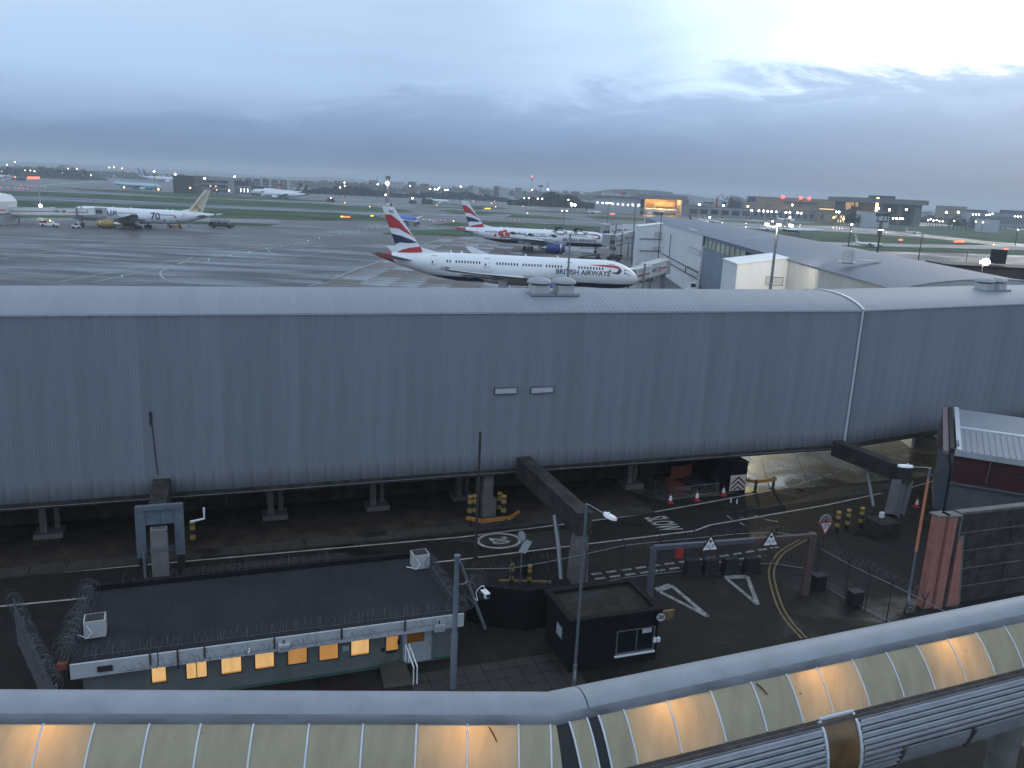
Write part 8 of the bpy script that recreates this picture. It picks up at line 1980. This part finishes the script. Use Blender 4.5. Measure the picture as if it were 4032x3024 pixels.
# ------------------------------------------------------------------ far vehicles
def farvan(label, f, x, y, L_, H_, m, grp=None, lamp=None):
    p = Gf(*f(x, y)); vehicle('service_vehicle', label, 'service vehicle', (p.x, p.y, .02), random.choice((0, math.pi)), L_, 2.6, H_*.6, (-L_*.45, L_*.35, H_*.5, m), m, .5, (lambda t: beacon(t, 0, 0, H_*1.1 + .6, lamp, .5)) if lamp else None, grp)
farvan('black box truck, left of two by the dark tailed jet', c3, 1500, 520, 10, 5.6, 'dark'); farvan('black box truck, right of two by the dark tailed jet', c3, 1545, 522, 10, 5.6, 'dark')
farvan('low dark tractor left of the two black box trucks', c3, 1345, 512, 10, 3.2, 'dark'); farvan('dark tow truck with an amber beacon on the pale taxi road', c3, 325, 495, 9, 3.6, 'dark', None, 'Lamber')
farvan('white service truck under the red tail at the remote pier', c2, 1440, 414, 16, 3.5, 'farl'); farvan('yellow truck under the pale blue airliner', c1, 1975, 470, 10, 4, 'yellow', None, 'Lamber'); farvan('tanker under the wing of the pale blue airliner', c1, 1550, 448, 9, 3.5, 'farg', None, 'Lorange')
farvan('fire truck with glowing lamps at the left edge', c1, 190, 350, 12, 4, 'red', None, 'Lorange'); farvan('dark bus among the lights at the left edge', c1, 265, 355, 14, 4.5, 'dark')
for k in range(12): farvan(('pale', 'dark', 'grey', 'white')[k % 4] + ' service vehicle number %s along the distant stand row' % ('one two three four five six seven eight nine ten eleven twelve'.split()[k]) if False else ('service vehicle in the cluttered row left of the dark tailed jet'), c3, 690 + k*52, 400 + k*3.2, 9, 3.4, ('farl', 'dark', 'farg', 'white')[k % 4], 'vehicles in the cluttered distant row')

# ------------------------------------------------------------------ trees
def tree_proto(h, wd, m, seed, conifer=False):
    random.seed(seed); bm_ = MB(); bm_.tube([(0,0,0), (.1,0,h*.3), (.0,.1,h*.62)], [h*.035, h*.026, h*.012], 6)
    for k in range(5): a = k*1.26; bm_.tube([(0, 0, h*(.28 + .06*k)), (math.cos(a)*wd*.25, math.sin(a)*wd*.25, h*(.45 + .06*k)), (math.cos(a)*wd*.38, math.sin(a)*wd*.38, h*(.58+.06*k))], [h*.014, h*.009, h*.004], 4)
    cm = MB(); n = 420
    cl = [(random.gauss(0, wd*.22), random.gauss(0, wd*.22), h*random.uniform(.35, .92)) for _ in range(16)]
    for _ in range(n):
        c = random.choice(cl); q = Vector((c[0] + random.gauss(0, wd*.10), c[1] + random.gauss(0, wd*.10), min(h, c[2] + random.gauss(0, h*.06))))
        s = h*random.uniform(.018, .042); u = Vector((random.uniform(-1,1), random.uniform(-1,1), random.uniform(-.6,.9))).normalized(); v = u.orthogonal().normalized()
        cm.poly([q - u*s, q + v*s*.7, q + u*s, q - v*s*.7])
    return bm_.mesh('trunk', M['bark']), cm.mesh('crown', M[m])
PT = [tree_proto(14, 12, 'leaf', 11), tree_proto(15, 14, 'leafd', 12), tree_proto(12, 13, 'leaf', 13)]
random.seed(5)
def tree(f, x, y, sc, label, grp, v, Y=None):
    g = Gf(*f(x, y)); Yv = Y or min(g.y, 1800); p = atf(*f(x, y), Yv); t = thing('tree', label, 'tree', (p.x, Yv, 0), random.uniform(0, 6), grp, sc)
    put('trunk', PT[v][0], t); put('crown', PT[v][1], t)
for k in range(16): tree(c1, 500 + k*38 + random.uniform(-10, 10), 285 + random.uniform(-6, 10) + k*.6, random.uniform(1.5, 2.1), 'dark broad tree in the belt at the left of the airfield', 'dark trees left of the pale office block', k % 3)
for k in range(10): tree(c1, -20 + k*48, 262 + random.uniform(-5, 5) + k*1, random.uniform(1.4, 1.8), 'dark tree in the belt behind the flashing red lights', 'dark trees behind the red lights', k % 3)
for k in range(20): tree(c3, 440 + k*42 + random.uniform(-12, 12), 350 + random.uniform(-8, 6) + k*1.2, random.uniform(1.0, 1.7), 'dark tree among the low buildings either side of the control mast', 'trees either side of the control mast', k % 3)
for k in range(8): tree(c6, 1065 + k*28, 540, random.uniform(.75, .95), 'dark tree in the thicket left of the white box building', 'thicket left of the white box', k % 3, 1000)
for k in range(9): tree(c7, 1290 + k*52, 395 + random.uniform(-5, 5), random.uniform(.9, 1.3), 'dark tree before the right hand skyline buildings', 'trees before the right skyline', k % 3, 1050)
for k in range(14): tree(c7, 1500 + k*60, 500 + random.uniform(-10, 4), random.uniform(.25, .45), 'low bush on the rough verge at the right edge', 'bushes on the right verge', k % 3)
for k in range(6): tree(c5, 1475 + k*28, 340, random.uniform(1.8, 2.3), 'dark tree between the two hangars on the skyline', 'trees between the hangars', k % 3, 1400)
def wood(label_name, x0f, x1f, Y, h, dep, n, m='leafd'):
    mb = MB(); a = atf(*x0f[0](*x0f[1:]), Y).x; b = atf(*x1f[0](*x1f[1:]), Y).x
    for _ in range(n):
        x = random.uniform(a, b); y = Y + random.uniform(0, dep); hh = h*(.72 + .16*math.sin(x*.05 + Y) * math.sin(x*.021 + 1) + .12*math.sin(x*.17)) * min(1, .25 + (x-a)/70, .25 + (b-x)/70); z = random.uniform(.1, 1)*hh; s = random.uniform(.7, 2.2)*h*.09
        u = Vector((random.uniform(-1,1), random.uniform(-1,1), random.uniform(-.7,1))).normalized(); v = u.orthogonal().normalized(); q = Vector((x, y, z)); mb.poly([q - u*s, q + v*s*.8, q + u*s, q - v*s*.8])
    o = mb.build('distant_wood', M[m]); o['kind'] = 'stuff'
wood('', (c4, 640, 430), (c4, 1740, 450), 1330, 24, 60, 6000)
wood('', (c3, -60, 300), (c3, 1230, 360), 1500, 17, 80, 5000); wood('', (c3, 1180, 300), (c4, 700, 400), 1600, 15, 80, 4500); wood('', (c1, -200, 300), (c1, 1120, 300), 1900, 19, 80, 5000, 'leaf'); wood('', (c6, 2000, 420), (c7, 2400, 450), 1500, 15, 80, 4000); wood('', (c2, 1900, 300), (c3, 60, 300), 1500, 14, 40, 700)
wood('', (c1, -300, 200), (c2, 2212, 230), 2500, 24, 300, 8000, 'leaf'); wood('', (c3, 0, 250), (c4, 2212, 380), 2600, 26, 300, 6000, 'leaf'); wood('', (c5, 0, 380), (c7, 2400, 420), 2300, 20, 300, 6000, 'leaf')
# hills on the horizon
def hill(pts, Y, name='hills'):
    mb = MB(); vs = []; P = []
    for f, x, y in pts: P.append(atf(*f(x, y), Y))
    P = smooth_pts(P, 6)
    for p in P: vs += [(p.x, Y, max(2, p.z)), (p.x*1.02, Y - 900, 0), (p.x, Y + 500, 0)]
    mb.add(vs, [(3*i+1, 3*i+4, 3*i+3, 3*i) for i in range(len(P)-1)] + [(3*i, 3*i+3, 3*i+5, 3*i+2) for i in range(len(P)-1)])
    o = mb.build(name, M['hill'], None, True); o['kind'] = 'structure'
hill([(c1, -400, 108), (c1, 0, 108), (c1, 500, 128), (c1, 1100, 160), (c1, 1700, 198), (c1, 2212, 218), (c2, 700, 112), (c2, 1300, 160), (c2, 1800, 178), (c3, 50, 180), (c3, 300, 176), (c3, 560, 200), (c3, 900, 232), (c3, 1300, 262), (c3, 1900, 290), (c4, 400, 270), (c4, 900, 290), (c4, 1300, 318), (c4, 1700, 335), (c5, 300, 300), (c5, 1400, 330), (c6, 1000, 400), (c7, 900, 262), (c7, 1200, 235), (c7, 1900, 260), (c7, 2500, 290)], 6500)

# ------------------------------------------------------------------ airfield lights
mesh_ball = {}
def ball(m, r):
    k = (m, round(r, 2))
    if k not in mesh_ball: b = MB(); b.ico((0,0,0), r); mesh_ball[k] = b.mesh('lamp', M[m])
    return mesh_ball[k]
def alight(f, x, y, m, r, label, grp, name='airfield_light', h=.3):
    r *= .38 if m == 'Lgreen' else .45
    p = Gf(*f(x, y)); o = bpy.data.objects.new(name, ball(m, r)); COL.objects.link(o); o.location = (p.x, p.y, max(h, r)); WM[o] = Matrix.Identity(4)
    tag(o, label, 'airfield light', grp)
def along(f, a, b, n): return [(f, a[0] + (b[0]-a[0])*i/(n-1), a[1] + (b[1]-a[1])*i/(n-1)) for i in range(n)]
for x, y in ((817, 870), (1400, 758), (1545, 730), (1673, 707), (1787, 685), (1888, 665), (1982, 648), (2065, 628), (2140, 612)): alight(lambda a, b: (a/1.7015, 580 + b/1.7015), x, y, 'Lgreen', .20, 'small green centreline light on the wet stand', 'green lights on the stand centreline')
for x, y in ((42, 978), (183, 948), (312, 918), (432, 898), (587, 870), (672, 852), (757, 836), (834, 822), (904, 808)): alight(c3, x, y, 'Lgreen', .27, 'small green light leading behind the nearest flag tail', 'green lights behind the nearest tail')
for f, x, y in along(c1, (500, 412), (1260, 358), 24): alight(f, x, y + random.uniform(-3, 3), 'Lgreen', .8, 'green taxiway light in the long row at the left', 'green lights in the long left row')
for f, x, y in along(c3, (60, 370), (480, 434), 12) + along(c3, (545, 446), (800, 482), 6): alight(f, x, y, 'Lgreen', .6, 'green taxiway light right of the remote pier', 'green lights right of the remote pier')
for f, x, y in along(c1, (760, 322), (1380, 352), 20): alight(f, x, y, 'Lred', .9, 'red stop bar light in the upper left row', 'red lights in the upper left row')
for x, y in ((5, 440), (100, 442), (195, 447), (240, 448), (290, 452), (340, 455), (265, 418), (348, 422), (390, 424), (435, 424), (520, 428), (560, 434)): alight(c1, x, y, 'Lred', .8, 'red light on the taxiway at the left edge', 'scattered red lights at the left edge')
for f, x, y in along(c1, (170, 288), (320, 290), 8): alight(f, x, y, 'Lred', 1.0, 'red approach light above the big red board', 'red row above the big red board')
def board(f, x0, x1, y, hgt, m, label):
    a, b = Gf(*f(x0, y)), Gf(*f(x1, y)); L_ = (b - a).length; t = thing('lit_board', label, 'lit sign', a); hz = hgt
    mb = MB(); mb.beam(a + Vector((0,0,.5 + hz/2)), b + Vector((0,0,.5 + hz/2)), .4, hz); mb.build('panel', M[m], t); mb = MB(); mb.beam(a + Vector((0,.3,.25)), b + Vector((0,.3,.25)), .3, .5); mb.build('foot', M['dark'], t)
M['Lboard'] = emit('lit_board', (1, .16, .07), 2.6); M['Lboardy'] = emit('lit_board_yellow', (1, .62, .05), 2.4)
board(c1, 345, 495, 335, 4.5, 'Lboard', 'broad glowing red board in the left distance'); board(c1, 350, 470, 303, 4, 'Lboard', 'second red light bar above the broad red board')
board(c3, 480, 562, 694, .9, 'Lboard', 'orange red runway hold board on the grass left of the nearest fin'); board(c3, 448, 478, 690, .9, 'Lboardy', 'yellow end panel of the hold board on the grass')
board(c4, 345, 412, 552, 1.1, 'Lboardy', 'long yellow guidance board behind the flower painted airliner tail'); board(c7, 1340, 1465, 655, 1.1, 'Lboard', 'long orange red guidance board on the right grass'); board(c7, 652, 698, 632, 1.1, 'Lboard', 'short orange red guidance board on the right grass'); board(c7, 1955, 2010, 752, .9, 'Lboard', 'orange red guidance board nearest the right edge')
board(c4, 1905, 1960, 618, 1.2, 'Lboard', 'orange red board before the maintenance hangar'); board(c3, 820, 852, 678, .7, 'Lboardy', 'small yellow board by the blue jet wing')
for x, y in ((500, 504), (808, 552), (1645, 532)): alight(c3, x, y, 'Lamber', .7, 'amber light on the pale taxi road left of the nearest fin', 'amber lights on the pale taxi road')
for x, y in ((465, 452), (428, 478), (480, 524), (820, 515), (876, 605), (1465, 570), (262, 430), (1095, 458), (875, 452), (200, 452)): alight(c4, x, y, 'Lamber', .9, 'amber guidance light on the far taxiways in the middle', 'amber lights on the middle taxiways')
for x, y in ((565, 436), (628, 436), (725, 470), (1550, 434)): alight(c4, x, y, 'Lred', 1.0, 'red light on the far taxiways in the middle', 'red lights on the middle taxiways')
for x, y in ((672, 676), (720, 682), (775, 690), (826, 698)): alight(c4, x, y, 'Lred', .42, 'small red light on the taxiway behind the flower painting', 'red lights behind the flower painting')
for f, x, y in ((c3, 1630, 722), (c3, 1690, 726), (c3, 1745, 730)): alight(f, x, y, 'Lred', .36, 'small red light between the two flag tails', 'red lights between the two flag tails')
for x, y in ((1560, 720), (1600, 735), (1420, 745), (1480, 715)): alight(c3, x, y, 'Lwhite', .2, 'tiny white light between the two flag tails', 'white lights between the two flag tails')
alight(c3, 1850, 733, 'Lamber', .6, 'bright amber light at the tail of the flower painted airliner', 'amber light by the second tail')
for x, y in ((1700, 575), (1400, 560), (1695, 615)): alight(c5, x, y, 'Lwhite', .5, 'white light on the taxiway right of the pier roof', 'white lights right of the pier roof')
for x, y in ((285, 606), (330, 608), (345, 608), (470, 615), (475, 588), (885, 626), (930, 630), (965, 632), (1003, 635), (1110, 668), (1550, 684)): alight(c6, x, y, 'Lwhite', .42, 'white taxiway edge light on the right', 'white lights on the right taxiway')
alight(c7, 1835, 678, 'Lamber', .6, 'single amber light between the right hand grass strips', 'amber light on the right')
# lamps on poles in the distance
def farlamp(f, x, y, Y, r, m, label, grp, hmin=4):
    r *= .42; p = atf(*f(x, y), Y); t = thing('distant_lamp', label, 'lamp', (p.x, Y, 0), 0, grp); z = max(hmin, p.z)
    mb = MB(); mb.tube([(p.x, Y + r, 0), (p.x, Y + r, z)], .35, 5); mb.build('pole', M['fard'], t); mb = MB(); mb.ico((p.x, Y, z), r); mb.build('lamp', M[m], t)
for x, y in ((1118, 330), (1418, 345)): farlamp(c5, x, y, 1100, 3.0, 'Lhot', 'brilliant white lamp before the second hangar', 'white lamps before the second hangar')
farlamp(c5, 1722, 355, 1080, 3.4, 'Lamber', 'brilliant amber lamp before the tan hangar', 'amber lamp before the tan hangar')
for x in (1770, 1857, 1915, 1970, 2018, 2075, 2195): farlamp(c5, x, 405 + (x-1770)*.06, 1050, 2.6, 'Lhot', 'white lamp in the bright row over the workshop roofs', 'bright lamp row over the workshops')
for x, y in ((300, 430), (348, 432), (442, 436), (488, 440), (378, 338), (350, 492), (925, 424), (960, 426)): farlamp(c6, x, y, 1050, 2.6, 'Lhot', 'white lamp left of the white box building', 'bright lamps left of the white box')
for x, y in ((895, 495), (1015, 512)): farlamp(c6, x, y, 1000, 3.0, 'Lamber', 'amber lamp at the squat yellow lit building', 'amber lamps at the squat building')
for x, y in ((1450, 382), (1588, 398), (1797, 398)): farlamp(c6, x, y, 1050, 3.0, 'Lhot', 'white lamp before the concrete hangar doors', 'lamps before the concrete hangar')
for x, y in ((1632, 503), (1676, 506), (1720, 508), (1752, 510)): farlamp(c6, x, y, 900, 2.0, 'Lhot', 'white lamp in the short row beside the parked flag jet', 'short lamp row by the parked jet')
farlamp(c6, 1118, 580, 500, 1.5, 'Lhot', 'dazzling white landing lamp at the tail of the rolling jet', 'lamp at the rolling jet tail'); farlamp(c5, 1248, 492, 786, 1.8, 'Lhot', 'dazzling nose lamp of the deep blue tailed jet', 'nose lamp of the blue tailed jet'); farlamp(c5, 2032, 540, 698, 1.5, 'Lhot', 'dazzling nose lamp of the waiting flag jet', 'nose lamp of the waiting jet')
for x, y in ((1248, 272), (1395, 270)): farlamp(c7, x, y, 1400, 3.6, 'Lhot', 'white lamp before the tan brick building', 'lamps before the tan brick building')
for x, y in ((1578, 298), (1615, 298), (1652, 300), (1745, 306), (1785, 300), (1820, 290), (2098, 322), (2135, 324), (2172, 326), (912, 292), (848, 292)): farlamp(c7, x, y, 1300, 2.0, 'Lhot', 'white lamp under the long pale canopy at the right', 'lamps under the long canopy')
for x, y in ((1020, 370), (1050, 358), (1085, 374), (1125, 370), (1160, 384), (1200, 384), (1345, 378), (1612, 388), (1702, 396)): farlamp(c7, x, y, 1000, 1.7, 'Lwhite', 'yellowish lamp along the fence right of the parked flag jet', 'lamps along the right fence', 3)
farlamp(c7, 2140, 490, 640, 1.3, 'Lamber', 'amber lamp among the bushes at the right edge', 'amber lamp at the right edge', 3)
for x, y in ((1418, 478), (1455, 492), (1425, 500), (1470, 500)): farlamp(c4, x, y, 1050, 2.6, 'Lhot', 'headlamp of a jet facing the viewer left of the hangar', 'headlamps left of the hangar', 3)
for x, y in ((832, 412), (892, 412), (1003, 418), (1058, 418), (1385, 432)): farlamp(c4, x, y, 1280, 2.2, 'Lwhite', 'white lamp at the foot of the dark wood', 'lamps at the foot of the wood', 3)
for x, y in ((934, 308), (1128, 304)): farlamp(c4, x, y, 1880, 3.2, 'Lhot', 'white lamp at a skyline mast foot', 'lamps at the skyline masts')
for x, y in ((85, 155), (20, 235), (310, 222), (375, 225), (430, 232), (845, 205), (955, 205), (1035, 288), (1128, 285), (780, 258)): farlamp(c1, x, y, 1900, 2.8, 'Lwhite', 'pale lamp in the town behind the left tree belt', 'town lamps at the left')
for x, y in ((1360, 188), (1418, 186), (1520, 198), (185, 120)): farlamp(c1, x, y, 2300, 3.6, 'Lamber', 'amber lamp on the left skyline', 'amber lamps on the left skyline')
for x, y in ((1915, 238), (2178, 270), (1968, 460), (1545, 440)): farlamp(c1, x, y, 1120, 2.4, 'Lhot' if x > 1900 and y < 300 else 'Lamber', 'strong lamp around the pale blue airliner', 'lamps around the pale blue airliner', 3)
for x, y in ((285, 145), (1025, 178), (650, 198), (800, 340), (955, 352), (720, 292), (790, 298)): farlamp(c2, x, y, 1060, 2.2, 'Lhot' if y < 200 or x > 900 else 'Lwarm', 'lamp on the roofs of the remote pier', 'lamps on the remote pier', 3)
for x, y in ((75, 335), (470, 315)): farlamp(c2, x, y, 1050, 2.6, 'Lorange', 'orange red lamp at the foot of the remote pier', 'orange lamps at the remote pier', 3)
for x, y in ((495, 250), (500, 290), (440, 308), (908, 272), (1310, 292), (1672, 315), (1340, 445), (1005, 402), (1560, 328), (1620, 332), (1655, 334), (1745, 340), (1775, 340), (1940, 300)): farlamp(c3, x, y, 1250 if y < 400 else 1000, 2.3, 'Lwhite', 'lamp among the low buildings in the middle distance', 'lamps in the middle distance', 3)
farlamp(c1, 40, 352, 1500, 3.4, 'Lhot', 'dazzling lamp at the left edge of the airfield', 'lamp at the left edge', 3); farlamp(c1, 502, 664, 420, 2.0, 'Lhot', 'greenish yellow lamp on the left stand beside the air bridge', 'lamp on the left stand', 3)
# tall slim lamp on the left stand
Yq = Gf(*c1(495, 668)).y; p = atf(*c1(487, 482), Yq); mast('pale lamp mast on the left stand rising over the grass', (p.x, Yq), p.z, 1, m='farl', lit=False, r0=.42, arm=.4)
# lamp that lights the yard under the corridor
yl = Gf(*ce(1290, 60)); yp = Vector((yl.x + 1.0, yl.y + 12, 0))
t = thing('yard_lamp', 'lit yard lamp on a short post behind the corridor', 'lamp', yp); mb = MB(); mb.tube([yp, yp + Vector((0,0,6))], .09, 8); mb.build('post', M['steel'], t); mb = MB(); mb.box(yp.x, yp.y, 6.15, .9, .6, .25); mb.build('lamp', emit('yard_glow', (1, .86, .45), 25), t)
l = bpy.data.lights.new('yard_lamp', 'POINT'); l.energy = 4600; l.color = (1, .82, .36); l.shadow_soft_size = .35; o = bpy.data.objects.new('yard_lamp', l); COL.objects.link(o); o.location = yp + Vector((0, -.3, 5.9))
# ================================================================== damp air over the airfield
hm = bpy.data.materials.new('haze'); hm.use_nodes = True; ht = hm.node_tree; ht.nodes.clear()
pv = ht.nodes.new('ShaderNodeVolumePrincipled'); pv.inputs['Color'].default_value = (.84, .92, 1, 1); pv.inputs['Density'].default_value = .00020; pv.inputs['Anisotropy'].default_value = .1
ho = ht.nodes.new('ShaderNodeOutputMaterial'); ht.links.new(pv.outputs[0], ho.inputs['Volume'])
mb = MB(); mb.obox((-8800, -300, -1), (17600, 0, 0), (0, 8200, 0), (0, 0, 111)); hz = mb.build('haze', hm); hz['kind'] = 'stuff'

# look-alikes in a row are told apart by their place in it
ORD = 'leftmost,second,third,fourth,fifth,sixth,seventh,eighth,ninth,tenth,eleventh,twelfth,thirteenth,fourteenth,fifteenth,sixteenth,seventeenth,eighteenth,nineteenth,twentieth,twenty-first,twenty-second,twenty-third,twenty-fourth'.split(',')
same = {}
for o in COL.objects:
    if o.parent is None and o.get('category') and o.get('group'): same.setdefault((o['group'], o['label']), []).append(o)
for (g_, l_), os_ in same.items():
    if len(os_) < 2 or len(os_) > len(ORD): continue
    def sx(o): v = Vector(o.location) - Vector((0, 0, EYE)); return v.dot(RT)/v.dot(fwd)
    for i, o in enumerate(sorted(os_, key=sx)): o['label'] = l_ + ', ' + (ORD[i] if i == 0 else ORD[i] + ' from left')
